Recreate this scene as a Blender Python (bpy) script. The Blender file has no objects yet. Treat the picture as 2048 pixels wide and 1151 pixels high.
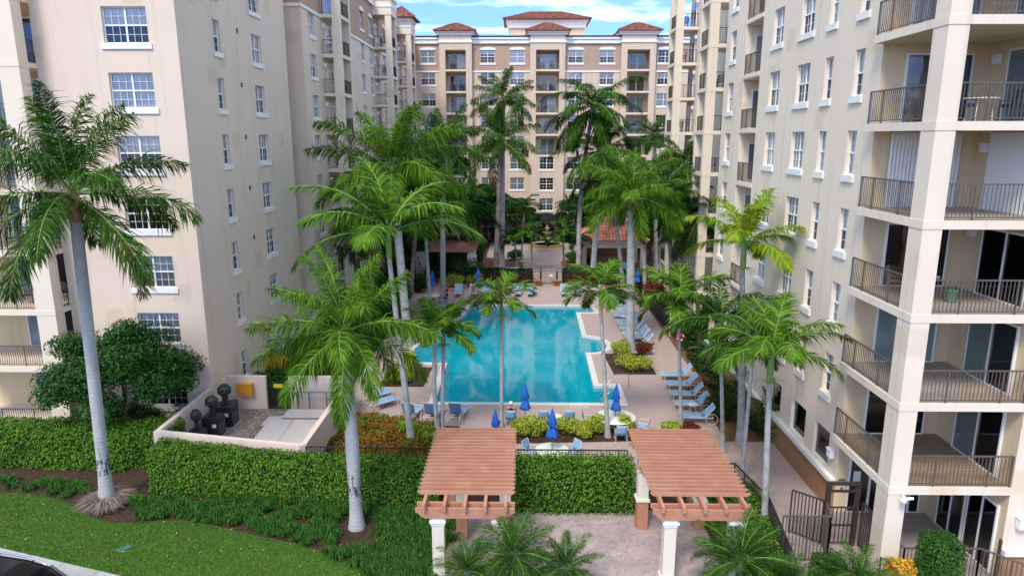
import bpy, math, random
import numpy as np
from mathutils import Vector, Matrix
PI = math.pi
R = math.radians
rnd = random.Random(7)
S = bpy.context.scene
COL = S.collection
CAM_H, PITCH, YAW, FPX = 14.6, R(12.4), R(.88), 1365.3

# ---------------------------------------------------------------- camera, light, sky
cam = bpy.data.objects.new('camera', bpy.data.cameras.new('camera')); COL.objects.link(cam)
cam.location = (0, 0, CAM_H); cam.rotation_euler = (PI/2-PITCH, 0, YAW)
cam.data.sensor_width = 36; cam.data.lens = 24.0; cam.data.clip_end = 3000; cam.data.clip_start = .1
S.camera = cam

def ground_at(px, py, z=0.0):
    """world x, y of the point seen at a pixel of the 2048-wide survey photo, on the level z"""
    dx = (px-1024)/FPX; dy = -(py-575.5)/FPX
    c, s, cp, sp = math.cos(YAW), math.sin(YAW), math.cos(PITCH), math.sin(PITCH)
    r = (-s*cp+dx*c-dy*s*sp, c*cp+dx*s+dy*c*sp, -sp+dy*cp)
    t = (z-CAM_H)/r[2]
    return r[0]*t, r[1]*t
G = ground_at

SUN_EL, SUN_AZ = R(52), R(205)          # azimuth clockwise from +Y
W = bpy.data.worlds.new('World'); S.world = W; W.use_nodes = True
nt = W.node_tree; nt.nodes.clear()
def wn(t, **k):
    n = nt.nodes.new(t)
    for a, b in k.items(): setattr(n, a, b)
    return n
out = wn('ShaderNodeOutputWorld'); bg = wn('ShaderNodeBackground'); nt.links.new(bg.outputs[0], out.inputs[0])
sky = wn('ShaderNodeTexSky', sky_type='NISHITA', sun_disc=False)
sky.sun_elevation = SUN_EL; sky.sun_rotation = SUN_AZ; sky.air_density = 1.0; sky.dust_density = .2; sky.ozone_density = 4.0
tc = wn('ShaderNodeTexCoord'); mp = wn('ShaderNodeMapping'); mp.inputs['Scale'].default_value = (1.2, 1.2, 6.5)
mp.inputs['Location'].default_value = (.62, .3, .55)
ns = wn('ShaderNodeTexNoise'); ns.inputs['Scale'].default_value = 2.2; ns.inputs['Detail'].default_value = 9; ns.inputs['Roughness'].default_value = .55; ns.inputs['Distortion'].default_value = .4
rp = wn('ShaderNodeValToRGB'); rp.color_ramp.elements[0].position = .47; rp.color_ramp.elements[1].position = .66
mx = wn('ShaderNodeMixRGB'); mx.inputs[2].default_value = (9.2, 9.4, 9.8, 1)
nt.links.new(tc.outputs['Generated'], mp.inputs[0]); nt.links.new(mp.outputs[0], ns.inputs[0]); nt.links.new(ns.outputs[0], rp.inputs[0])
nt.links.new(rp.outputs[0], mx.inputs[0])
hs = wn('ShaderNodeHueSaturation'); hs.inputs['Saturation'].default_value = 1.15; hs.inputs['Value'].default_value = .95
nt.links.new(sky.outputs[0], hs.inputs['Color']); tn = wn('ShaderNodeMixRGB', blend_type='MULTIPLY'); tn.inputs[0].default_value = 1; sx = wn('ShaderNodeSeparateXYZ'); nt.links.new(tc.outputs['Generated'], sx.inputs[0]); tr_ = wn('ShaderNodeValToRGB'); tr_.color_ramp.elements[0].position = .05; tr_.color_ramp.elements[0].color = (.33, .43, .90, 1); tr_.color_ramp.elements[1].position = .4; tr_.color_ramp.elements[1].color = (1, .90, .84, 1); nt.links.new(sx.outputs[2], tr_.inputs[0]); nt.links.new(tr_.outputs[0], tn.inputs[2]); nt.links.new(hs.outputs[0], tn.inputs[1]); nt.links.new(tn.outputs[0], mx.inputs[1]); nt.links.new(mx.outputs[0], bg.inputs[0])
bg.inputs[1].default_value = .15
sd = bpy.data.lights.new('sun', 'SUN'); sd.energy = 1.45; sd.angle = R(16); sd.color = (1, .93, .82)
sun = bpy.data.objects.new('sun', sd); COL.objects.link(sun)
sv = Vector((math.sin(SUN_AZ)*math.cos(SUN_EL), math.cos(SUN_AZ)*math.cos(SUN_EL), math.sin(SUN_EL)))
sun.rotation_euler = sv.to_track_quat('Z', 'Y').to_euler()
S.view_settings.view_transform = 'Standard'; S.view_settings.look = 'None'; S.view_settings.gamma = 1; S.view_settings.exposure = 1.24
S.cycles.max_bounces = 7; S.cycles.transparent_max_bounces = 12; S.cycles.diffuse_bounces = 4; S.cycles.transmission_bounces = 4; S.cycles.glossy_bounces = 3
S.cycles.caustics_reflective = False; S.cycles.caustics_refractive = False

# ---------------------------------------------------------------- materials
def mat(name, col, rough=.7, spec=.3, metal=0, noise=None, bump=None, island=None, trans=0, coat=0):
    """noise=(scale, other colour, amount) ; bump=(scale, strength, distance) ; island=list of (pos, colour)"""
    m = bpy.data.materials.new(name); m.use_nodes = True
    n = m.node_tree; P = n.nodes['Principled BSDF']
    P.inputs['Roughness'].default_value = rough; P.inputs['Specular IOR Level'].default_value = spec
    P.inputs['Metallic'].default_value = metal; P.inputs['Coat Weight'].default_value = coat
    P.inputs['Base Color'].default_value = (*col, 1)
    src = None
    def N(t): return n.nodes.new(t)
    coord = N('ShaderNodeTexCoord'); geo = N('ShaderNodeNewGeometry')
    if island:
        r = N('ShaderNodeValToRGB'); e = r.color_ramp.elements
        while len(e) < len(island): e.new(.5)
        for q, (p, c) in zip(e, island): q.position = p; q.color = (*c, 1)
        n.links.new(geo.outputs['Random Per Island'], r.inputs[0]); src = r.outputs[0]
    if noise:
        t = N('ShaderNodeTexNoise'); t.inputs['Scale'].default_value = noise[0]; t.inputs['Detail'].default_value = 6; t.inputs['Roughness'].default_value = .65
        n.links.new(geo.outputs['Position'], t.inputs[0])
        r = N('ShaderNodeValToRGB'); r.color_ramp.elements[0].position = .38; r.color_ramp.elements[1].position = .66
        n.links.new(t.outputs[0], r.inputs[0])
        mm = N('ShaderNodeMath'); mm.operation = 'MULTIPLY'; mm.inputs[1].default_value = noise[2]; n.links.new(r.outputs[0], mm.inputs[0])
        x = N('ShaderNodeMixRGB'); x.inputs[1].default_value = (*col, 1); x.inputs[2].default_value = (*noise[1], 1)
        if src: n.links.new(src, x.inputs[1])
        n.links.new(mm.outputs[0], x.inputs[0]); src = x.outputs[0]
    if src: n.links.new(src, P.inputs['Base Color'])
    if bump:
        t = N('ShaderNodeTexNoise'); t.inputs['Scale'].default_value = bump[0]; t.inputs['Detail'].default_value = 4
        n.links.new(geo.outputs['Position'], t.inputs[0])
        b = N('ShaderNodeBump'); b.inputs['Strength'].default_value = bump[1]; b.inputs['Distance'].default_value = bump[2]
        n.links.new(t.outputs[0], b.inputs['Height']); n.links.new(b.outputs[0], P.inputs['Normal'])
    if trans:
        tr = N('ShaderNodeBsdfTranslucent'); ms = N('ShaderNodeMixShader'); ms.inputs[0].default_value = trans
        if src: n.links.new(src, tr.inputs[0])
        else: tr.inputs[0].default_value = (*col, 1)
        o = n.nodes['Material Output']
        n.links.new(P.outputs[0], ms.inputs[1]); n.links.new(tr.outputs[0], ms.inputs[2]); n.links.new(ms.outputs[0], o.inputs[0])
    return m

def stucco(name, col, stain, patch):
    m = mat(name, col, .85, .2)
    n = m.node_tree; P = n.nodes['Principled BSDF']; N = n.nodes.new; L = n.links.new
    geo = N('ShaderNodeNewGeometry')
    a = N('ShaderNodeTexNoise'); a.inputs['Scale'].default_value = .35; a.inputs['Detail'].default_value = 8; L(geo.outputs['Position'], a.inputs[0])
    ra = N('ShaderNodeValToRGB'); ra.color_ramp.elements[0].position = .4; ra.color_ramp.elements[1].position = .7; L(a.outputs[0], ra.inputs[0])
    x = N('ShaderNodeMixRGB'); x.inputs[1].default_value = (*col, 1); x.inputs[2].default_value = (*stain, 1)
    ma = N('ShaderNodeMath'); ma.operation = 'MULTIPLY'; ma.inputs[1].default_value = .45; L(ra.outputs[0], ma.inputs[0]); L(ma.outputs[0], x.inputs[0])
    # repaired patches, boxy outlines
    v = N('ShaderNodeTexVoronoi'); v.distance = 'CHEBYCHEV'; v.inputs['Scale'].default_value = .42; v.inputs['Randomness'].default_value = 1
    wob = N('ShaderNodeTexNoise'); wob.inputs['Scale'].default_value = 2; L(geo.outputs['Position'], wob.inputs[0])
    va = N('ShaderNodeVectorMath'); va.operation = 'MULTIPLY_ADD'; va.inputs[1].default_value = (.35, .35, .35); L(wob.outputs['Color'], va.inputs[0]); L(geo.outputs['Position'], va.inputs[2])
    L(va.outputs[0], v.inputs[0])
    rv = N('ShaderNodeValToRGB'); rv.color_ramp.elements[0].position = .16; rv.color_ramp.elements[0].color = (1, 1, 1, 1); rv.color_ramp.elements[1].position = .22; rv.color_ramp.elements[1].color = (0, 0, 0, 1)
    L(v.outputs['Distance'], rv.inputs[0])
    mb_ = N('ShaderNodeMath'); mb_.operation = 'MULTIPLY'; mb_.inputs[1].default_value = .6; L(rv.outputs[0], mb_.inputs[0])
    y = N('ShaderNodeMixRGB'); y.inputs[2].default_value = (*patch, 1); L(x.outputs[0], y.inputs[1]); L(mb_.outputs[0], y.inputs[0])
    # faint vertical run-off streaks
    mp = N('ShaderNodeMapping'); mp.inputs['Scale'].default_value = (3.2, 3.2, .12); L(geo.outputs['Position'], mp.inputs[0])
    s = N('ShaderNodeTexNoise'); s.inputs['Scale'].default_value = 1; s.inputs['Detail'].default_value = 5; L(mp.outputs[0], s.inputs[0])
    rs = N('ShaderNodeValToRGB'); rs.color_ramp.elements[0].position = .56; rs.color_ramp.elements[1].position = .8; L(s.outputs[0], rs.inputs[0])
    ms = N('ShaderNodeMath'); ms.operation = 'MULTIPLY'; ms.inputs[1].default_value = .42; L(rs.outputs[0], ms.inputs[0])
    z = N('ShaderNodeMixRGB'); z.inputs[2].default_value = (col[0]*.6, col[1]*.58, col[2]*.56, 1); L(y.outputs[0], z.inputs[1]); L(ms.outputs[0], z.inputs[0])
    L(z.outputs[0], P.inputs['Base Color'])
    t = N('ShaderNodeTexNoise'); t.inputs['Scale'].default_value = 22; t.inputs['Detail'].default_value = 5; L(geo.outputs['Position'], t.inputs[0])
    b = N('ShaderNodeBump'); b.inputs['Strength'].default_value = .35; b.inputs['Distance'].default_value = .01; L(t.outputs[0], b.inputs['Height']); L(b.outputs[0], P.inputs['Normal'])
    return m

def glass(name, tint, rough=.03, alpha=.62):
    m = bpy.data.materials.new(name); m.use_nodes = True; n = m.node_tree; n.nodes.clear(); N = n.nodes.new; L = n.links.new
    o = N('ShaderNodeOutputMaterial'); t = N('ShaderNodeBsdfTransparent'); t.inputs[0].default_value = (*tint, 1)
    g = N('ShaderNodeBsdfGlossy'); g.inputs['Roughness'].default_value = rough; g.inputs[0].default_value = (.95, .97, 1, 1)
    f = N('ShaderNodeFresnel'); f.inputs[0].default_value = 1.5
    geo = N('ShaderNodeNewGeometry'); q = N('ShaderNodeTexNoise'); q.inputs['Scale'].default_value = 1.1; L(geo.outputs['Position'], q.inputs[0])
    b = N('ShaderNodeBump'); b.inputs['Strength'].default_value = .12; b.inputs['Distance'].default_value = .05; L(q.outputs[0], b.inputs['Height'])
    L(b.outputs[0], g.inputs['Normal'])
    mu = N('ShaderNodeMath'); mu.operation = 'MULTIPLY_ADD'; mu.inputs[1].default_value = 1.0; mu.inputs[2].default_value = .03; L(f.outputs[0], mu.inputs[0])
    x = N('ShaderNodeMixShader'); L(mu.outputs[0], x.inputs[0]); L(t.outputs[0], x.inputs[1]); L(g.outputs[0], x.inputs[2]); L(x.outputs[0], o.inputs[0])
    return m

def stripes(name, c1, c2, axis, scale, rough=.6):
    """narrow stripes along one object axis (blinds, shutters)"""
    m = mat(name, c1, rough, .25); n = m.node_tree; P = n.nodes['Principled BSDF']; N = n.nodes.new; L = n.links.new
    c = N('ShaderNodeTexCoord'); w = N('ShaderNodeTexWave'); w.bands_direction = axis; w.inputs['Scale'].default_value = scale; w.inputs['Distortion'].default_value = .15
    L(c.outputs['Object'], w.inputs[0]); x = N('ShaderNodeMixRGB'); x.inputs[1].default_value = (*c1, 1); x.inputs[2].default_value = (*c2, 1)
    L(w.outputs[0], x.inputs[0]); L(x.outputs[0], P.inputs['Base Color'])
    return m

M = {}
M['peach'] = stucco('peach stucco', (.70, .58, .46), (.65, .525, .405), (.60, .46, .33))
M['cream'] = stucco('cream stucco', (.76, .655, .52), (.71, .60, .465), (.66, .52, .37))
M['tan'] = stucco('tan stucco', (.44, .30, .22), (.40, .27, .195), (.40, .26, .185))
M['far'] = stucco('beige stucco', (.62, .49, .38), (.59, .46, .35), (.57, .43, .31))
M['yellow'] = stucco('yellow stucco', (.70, .565, .36), (.66, .52, .33), (.63, .49, .31))
M['trim'] = mat('white trim paint', (.80, .79, .75), .6, .3, noise=(3, (.7, .68, .63), .5), bump=(30, .2, .004))
M['frame'] = mat('white window frame', (.82, .82, .82), .4, .4)
M['dark'] = mat('unlit room backing', (.014, .014, .016), .9, .1)  # room darkness painted: near-black backing close behind the panes
M['screen'] = mat('insect screen', (.05, .052, .06), .6, .3, noise=(2.5, (.09, .1, .12), .7))
M['glass'] = glass('window glass', (.95, .97, .98))
M['glassdark'] = glass('dark door glass', (.30, .34, .36))
M['blind'] = stripes('pale slatted blind', (.90, .90, .89), (.72, .74, .75), 'Z', 9)
M['shutterblind'] = stripes('wide slat shutters', (.88, .89, .88), (.58, .6, .62), 'Z', 3.6)
M['curtain'] = stripes('pale vertical blinds', (.82, .83, .82), (.60, .62, .63), 'X', 4.5)
M['curtainblue'] = stripes('bluish grey vertical blinds', (.44, .52, .56), (.28, .35, .39), 'X', 5)
M['curtaingreen'] = stripes('green grey curtain', (.40, .52, .48), (.30, .41, .38), 'X', 5)
M['storm'] = mat('white storm shutter', (.74, .74, .72), .45, .4, noise=(2, (.66, .65, .62), .4))
M['rail'] = mat('bronze painted metal', (.10, .082, .07), .5, .4, noise=(6, (.15, .125, .11), .6))
M['blackrail'] = mat('black painted metal', (.022, .02, .02), .45, .4, noise=(5, (.05, .045, .04), .5))
M['slab'] = mat('concrete balcony floor', (.40, .33, .26), .85, .15, noise=(3, (.30, .25, .2), .7), bump=(25, .2, .004))
M['tilefloor'] = None
M['tile'] = mat('terracotta roof tile', (.3, .08, .05), .75, .2, island=[(0, (.13, .05, .035)), (.5, (.22, .075, .05)), (1, (.32, .12, .08))], noise=(1.2, (.16, .07, .055), .4))
M['tileorange'] = mat('orange roof tile', (.6, .2, .1), .75, .2, island=[(0, (.6, .16, .08)), (.5, (.78, .28, .15)), (1, (.85, .42, .26))], noise=(1.5, (.6, .22, .13), .3))
M['plinth'] = mat('brown painted plinth', (.36, .20, .11), .8, .2, noise=(2, (.29, .16, .09), .6), bump=(22, .2, .005))
M['roofdark'] = mat('dark roof edge', (.04, .035, .035), .6, .3)

# ---------------------------------------------------------------- mesh builder
class MB:
    def __init__(s): s.v = []; s.f = []; s.m = []; s.sm = []
    def add(s, vs, fs, mi=0, smooth=False):
        o = len(s.v); s.v.extend([tuple(p) for p in vs])
        for f in fs: s.f.append(tuple(i+o for i in f)); s.m.append(mi); s.sm.append(smooth)
        return s
    def box(s, x0, x1, y0, y1, z0, z1, mi=0):
        v = [(x0,y0,z0),(x1,y0,z0),(x1,y1,z0),(x0,y1,z0),(x0,y0,z1),(x1,y0,z1),(x1,y1,z1),(x0,y1,z1)]
        return s.add(v, [(0,3,2,1),(4,5,6,7),(0,1,5,4),(1,2,6,5),(2,3,7,6),(3,0,4,7)], mi)
    def bar(s, a, b, w, h=None, mi=0, up=(0,0,1)):
        """square bar from a to b"""
        h = h or w; a = Vector(a); b = Vector(b); d = (b-a).normalized(); u = Vector(up)
        if abs(d.dot(u)) > .98: u = Vector((0, 1, 0))
        x = d.cross(u).normalized()*w/2; z = x.cross(d).normalized()*h/2
        v = [a-x-z, a+x-z, a+x+z, a-x+z, b-x-z, b+x-z, b+x+z, b-x+z]
        return s.add(v, [(3,2,1,0),(4,5,6,7),(0,1,5,4),(1,2,6,5),(2,3,7,6),(3,0,4,7)], mi)
    def tube(s, pts, rad, n=8, mi=0, cap=True):
        pts = [Vector(p) for p in pts]; k = len(pts)
        rad = [rad]*k if not hasattr(rad, '__len__') else rad
        vs = []; fs = []; ref = None
        for i, p in enumerate(pts):
            d = (pts[min(i+1, k-1)]-pts[max(i-1, 0)]).normalized()
            if ref is None: ref = Vector((1, 0, 0)) if abs(d.x) < .9 else Vector((0, 1, 0))
            x = (ref-d*ref.dot(d)).normalized(); ref = x; y = d.cross(x)
            for j in range(n):
                a = 2*PI*j/n; vs.append(p+(x*math.cos(a)+y*math.sin(a))*rad[i])
        for i in range(k-1):
            for j in range(n):
                j2 = (j+1) % n; fs.append((i*n+j, i*n+j2, (i+1)*n+j2, (i+1)*n+j))
        s.add(vs, fs, mi, True)
        if cap: s.add(vs[:n], [tuple(reversed(range(n)))], mi); s.add(vs[-n:], [tuple(range(n))], mi)
        return s
    def lathe(s, prof, n=16, c=(0,0,0), mi=0, smooth=True, wob=None):
        vs = []; fs = []
        for r, z in prof:
            for j in range(n):
                a = 2*PI*j/n; q = r*(wob(j, z) if wob else 1)
                vs.append((c[0]+q*math.cos(a), c[1]+q*math.sin(a), c[2]+z))
        for i in range(len(prof)-1):
            for j in range(n):
                j2 = (j+1) % n; fs.append((i*n+j, i*n+j2, (i+1)*n+j2, (i+1)*n+j))
        s.add(vs, fs, mi, smooth)
        if prof[0][0] > .001: s.add(vs[:n], [tuple(reversed(range(n)))], mi)
        if prof[-1][0] > .001: s.add(vs[-n:], [tuple(range(n))], mi)
        return s
    def poly(s, pts, z0, z1, mi=0):
        n = len(pts); vs = [(x, y, z0) for x, y in pts]+[(x, y, z1) for x, y in pts]
        fs = [tuple(range(n, 2*n)), tuple(reversed(range(n)))]+[(i, (i+1) % n, n+(i+1) % n, n+i) for i in range(n)]
        return s.add(vs, fs, mi)
    def sheet(s, pts, z, mi=0): return s.add([(x, y, z) for x, y in pts], [tuple(range(len(pts)))], mi)
    def build(s, name, mats, parent=None, offset=None):
        me = bpy.data.meshes.new(name)
        off = Vector(offset) if offset is not None else Vector((0, 0, 0))
        v = s.v
        if off.length: v = [(p[0]-off.x, p[1]-off.y, p[2]-off.z) for p in v]
        me.from_pydata([tuple(p) for p in v], [], s.f)
        if not isinstance(mats, (list, tuple)): mats = [mats]
        for m in mats: me.materials.append(m)
        if len(mats) > 1: me.polygons.foreach_set('material_index', s.m)
        me.polygons.foreach_set('use_smooth', s.sm)
        me.update()
        o = bpy.data.objects.new(name, me); COL.objects.link(o)
        if parent is not None: o.parent = parent
        elif offset is not None: o.location = off
        return o
    def wbuild(s, name, mats, parent):
        """shapes given in world coordinates, parent an unrotated root"""
        return s.build(name, mats, parent, offset=parent.location)

def tag(o, label=None, cat=None, group=None, kind=None):
    if label: o['label'] = label
    if cat: o['category'] = cat
    if group: o['group'] = group
    if kind: o['kind'] = kind
    return o
def empty(name, loc, rz=0, label=None, cat=None, group=None):
    o = bpy.data.objects.new(name, None); COL.objects.link(o); o.location = loc; o.rotation_euler = (0, 0, rz)
    o.empty_display_size = .2
    return tag(o, label, cat, group)
def kids(o, pool=None): return [c for c in COL.objects if c.parent == o]
def tree_of(o):
    ch = [c for c in COL.objects if c.parent == o]
    return (o, [tree_of(c) for c in ch])
def copy_tree(t, parent=None):
    o, ch = t; c = o.copy(); COL.objects.link(c)
    if parent is not None: c.parent = parent
    for k in ch: copy_tree(k, c)
    return c
def fix_normals(o):
    import bmesh
    bm = bmesh.new(); bm.from_mesh(o.data); bmesh.ops.recalc_face_normals(bm, faces=bm.faces); bm.to_mesh(o.data); bm.free()
def bevel(o, w=.02, seg=2):
    md = o.modifiers.new('bevel', 'BEVEL'); md.width = w; md.segments = seg; md.limit_method = 'ANGLE'; return o
# ================================================================ BUILDINGS
F = [0, 3.4, 6.32, 9.24, 12.16, 15.07, 18.0, 20.9, 23.8]      # floor levels, ground to ninth
ROOF = 27.2

def wall(mb, p0, u, L, z0, z1, holes=(), rev=.22, deep=.5, mi=0, md=1, normal=None):
    """wall plane with openings. p0 (x,y), u unit 2D direction; normal 2D; holes (u0,u1,z0,z1[,open])"""
    nx, ny = normal
    us = sorted({0, L, *[h[0] for h in holes], *[h[1] for h in holes]}); us = [q for q in us if 0 <= q <= L]
    zs = sorted({z0, z1, *[h[2] for h in holes], *[h[3] for h in holes]}); zs = [q for q in zs if z0 <= q <= z1]
    P = lambda a, z, d=0: (p0[0]+u[0]*a-nx*d, p0[1]+u[1]*a-ny*d, z)
    flip = (u[1]*nx-u[0]*ny) < 0
    def q(a, b, c, d, m): mb.add([a, b, c, d], [(0, 1, 2, 3) if not flip else (3, 2, 1, 0)], m)
    for i in range(len(us)-1):
        j = 0
        while j < len(zs)-1:
            uc = (us[i]+us[i+1])/2; zc = (zs[j]+zs[j+1])/2
            ins = any(h[0] < uc < h[1] and h[2] < zc < h[3] for h in holes)
            if not ins: q(P(us[i], zs[j]), P(us[i+1], zs[j]), P(us[i+1], zs[j+1]), P(us[i], zs[j+1]), mi)
            j += 1
    for h in holes:
        a, b, c, d = h[:4]
        dd = deep
        for (w0, w1, m) in ((0, rev, mi), (rev, dd, md)):
            q(P(a, c, w0), P(b, c, w0), P(b, c, w1), P(a, c, w1), m); q(P(b, d, w0), P(a, d, w0), P(a, d, w1), P(b, d, w1), m)
            q(P(a, d, w0), P(a, c, w0), P(a, c, w1), P(a, d, w1), m); q(P(b, c, w0), P(b, d, w0), P(b, d, w1), P(b, c, w1), m)
        if not (len(h) > 4 and h[4]): q(P(a, c, dd), P(b, c, dd), P(b, d, dd), P(a, d, dd), md)

ROT = {(0, -1): 0, (1, 0): PI/2, (-1, 0): -PI/2}
_win = {}
def window_meshes(w, h, units, style, arch=False):
    """frame, sill, pane, blind, screen meshes: local x along the wall, +y inward, origin bottom centre"""
    key = (round(w, 2), round(h, 2), units, style, arch)
    if key in _win: return _win[key]
    y0 = .13; fr = MB(); t = .055
    fr.box(-w/2, w/2, y0, y0+.07, 0, t); fr.box(-w/2, w/2, y0, y0+.07, h-t, h)
    fr.box(-w/2, -w/2+t, y0, y0+.07, t, h-t); fr.box(w/2-t, w/2, y0, y0+.07, t, h-t)
    uw = (w-2*t)/units
    for k in range(1, units): fr.box(-w/2+t+uw*k-.04, -w/2+t+uw*k+.04, y0-.006, y0+.066, t, h-t)
    fr.box(-w/2+t, w/2-t, y0-.012, y0+.06, h/2-.035, h/2+.03)
    g = .017
    for k in range(units):
        a = -w/2+t+uw*k; nx = 3 if uw > .95 else 2
        for i in range(1, nx): fr.box(a+uw*i/nx-g/2, a+uw*i/nx+g/2, y0+.018, y0+.04, t, h-t)
        for zz in (.25, .75): fr.box(a, a+uw, y0+.02, y0+.042, h*zz-g/2, h*zz+g/2)
    pn = MB().add([(-w/2+t, y0+.045, t), (w/2-t, y0+.045, t), (w/2-t, y0+.045, h-t), (-w/2+t, y0+.045, h-t)], [(0, 1, 2, 3)])
    res = {'window': fr, 'pane': pn}
    lo = {'full': 0, 'half': .5, 'third': .68}.get(style[0])
    if lo is not None:
        res['blind'] = MB().add([(-w/2, y0+.075, h*lo), (w/2, y0+.075, h*lo), (w/2, y0+.085, h), (-w/2, y0+.085, h)], [(0, 1, 2, 3)])
    if style[1] == 's':
        res['insect_screen'] = MB().add([(-w/2+t, y0+.032, t), (w/2-t, y0+.032, t), (w/2-t, y0+.032, h/2-.03), (-w/2+t, y0+.032, h/2-.03)], [(0, 1, 2, 3)])
    e = .1 if w < 1.2 else .14
    res['sill'] = MB().box(-w/2-e, w/2+e, -.075, .128, -.26, -.002)
    if arch:
        n = 10; vs = []; a0 = w/2+.12; rise = .17
        for i in range(n+1):
            x = -a0+2*a0*i/n; zt = h+.22+rise*(1-(x/a0)**2); zb = h+.002+.0*(1-(x/a0)**2)
            vs += [(x, -.06, zb), (x, -.06, zt), (x, .02, zb), (x, .02, zt)]
        fs = []
        for i in range(n):
            b = i*4; c = b+4; fs += [(b, c, c+1, b+1), (b+1, c+1, c+3, b+3), (b, b+2, c+2, c)]
        fs += [(0, 1, 3, 2), (n*4, n*4+2, n*4+3, n*4+1)]
        res['lintel'] = MB().add(vs, fs)
    _win[key] = [res, None]
    return _win[key]
BL = {'': 'blind', 'w': 'blind', 'p': 'shutterblind'}
def window(parent, x, y, z, n, w, h, units=1, style=('half', 's', ''), arch=False):
    ent = window_meshes(w, h, units, style, arch)
    base = parent.location
    if ent[1] is None:
        r = ent[0]
        f = r['window'].build('window', M['frame'], parent)
        bl = M['shutterblind'] if style[2] == 'p' else M['blind']
        mm = {'pane': M['glass'], 'blind': bl, 'insect_screen': M['screen'], 'sill': M['trim'], 'lintel': M['trim']}
        ch = [r[k].build(k, mm[k], f) for k in r if k != 'window']
        ent[1] = (f, ch)
    else:
        f0, c0 = ent[1]
        f = f0.copy(); COL.objects.link(f); f.parent = parent
        for c in c0:
            d = c.copy(); COL.objects.link(d); d.parent = f
    f.location = (x-base.x, y-base.y, z-base.z); f.rotation_euler = (0, 0, ROT[n])
    return f

def railing(mb, a, b, h=1.05, gap=.115, z=0, post=True, bw=.02):
    a = Vector((a[0], a[1], z)); b = Vector((b[0], b[1], z)); L = (b-a).length; d = (b-a)/L
    up = Vector((0, 0, 1))
    mb.bar(a+up*h, b+up*h, .06, .04); mb.bar(a+up*.09, b+up*.09, .035, .03)
    n = max(2, int(L/gap))
    for i in range(n+1):
        p = a+d*(L*i/n); t = .045 if (post and (i in (0, n) or i % 14 == 7)) else bw
        if t > .03: mb.bar(p, p+up*(h-.021), t)
        else: mb.bar(p+up*.106, p+up*(h-.021), t)

def sliding_door(parent, x, y, z, n, w, h=2.3, kind='dark', curtain=None, frac=1.0, name='sliding_door'):
    """sliding door set on a wall; local x along wall, -y outward"""
    f = MB(); t = .07
    f.box(-w/2, -w/2+t, -.03, .05, 0, h); f.box(w/2-t, w/2, -.03, .05, 0, h); f.box(-w/2+t, w/2-t, -.03, .05, h-t, h); f.box(-w/2+t, w/2-t, -.03, .05, 0, .05)
    f.box(-.05, .05, -.022, .052, .05, h-t)
    f.add([(-w/2+t, .042, .05), (w/2-t, .042, .05), (w/2-t, .042, h-t), (-w/2+t, .042, h-t)], [(0, 1, 2, 3)], 1)
    o = f.build(name, [M['frame'], M['dark']], parent); o.location = Vector((x, y, z))-parent.location; o.rotation_euler = (0, 0, ROT[n])
    MB().add([(-w/2+t, -.015, .05), (w/2-t, -.015, .05), (w/2-t, -.015, h-t), (-w/2+t, -.015, h-t)], [(0, 1, 2, 3)]).build('pane', M['glass'] if kind == 'clear' else M['glassdark'], o)
    if curtain:
        a, b = frac if isinstance(frac, tuple) else (0, frac)
        x0 = -w/2+t+(w-2*t)*a; x1 = -w/2+t+(w-2*t)*b; k = max(4, int((x1-x0)/.09)); vs = []; fs = []
        for i in range(k+1):
            xx = x0+(x1-x0)*i/k; yy = .004+(.02 if i % 2 else 0); vs += [(xx, yy, .05), (xx, yy, h-t)]
            if i: fs.append((2*i-2, 2*i, 2*i+1, 2*i-1))
        MB().add(vs, fs).build('curtain', M[curtain], o)
    return o
def storm_shutter(parent, x, y, z, n, w, h):
    mb = MB(); k = int(w/.13); vs = []; fs = []
    for i in range(2*k+1):
        xx = -w/2+w*i/(2*k); yy = (0, -.05)[i % 2]; vs += [(xx, yy, .02), (xx, yy, h)]
        if i: fs.append((2*i-2, 2*i, 2*i+1, 2*i-1))
    mb.add(vs, fs); mb.box(-w/2, w/2, -.08, .03, h+.002, h+.08); mb.box(-w/2, w/2, -.07, .02, -.03, .018)
    o = mb.build('storm_shutter', M['storm'], parent); o.location = Vector((x, y, z))-parent.location; o.rotation_euler = (0, 0, ROT[n]); return o
def wall_light(parent, x, y, z, n, s=.28):
    mb = MB(); mb.box(-s*.5, s*.5, -.2, -.02, 0, s); mb.box(-s*.38, s*.38, -.02, 0, .04, s-.04); mb.box(-s*.58, s*.58, -.24, -.005, s, s+.04)
    for k in range(3): mb.box(-s*.5-.008, s*.5+.008, -.21, -.02, s*(.2+.25*k), s*(.28+.25*k))
    o = mb.build('wall_light', M['frame'], parent); o.location = Vector((x, y, z))-parent.location; o.rotation_euler = (0, 0, ROT[n]); return o

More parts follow.
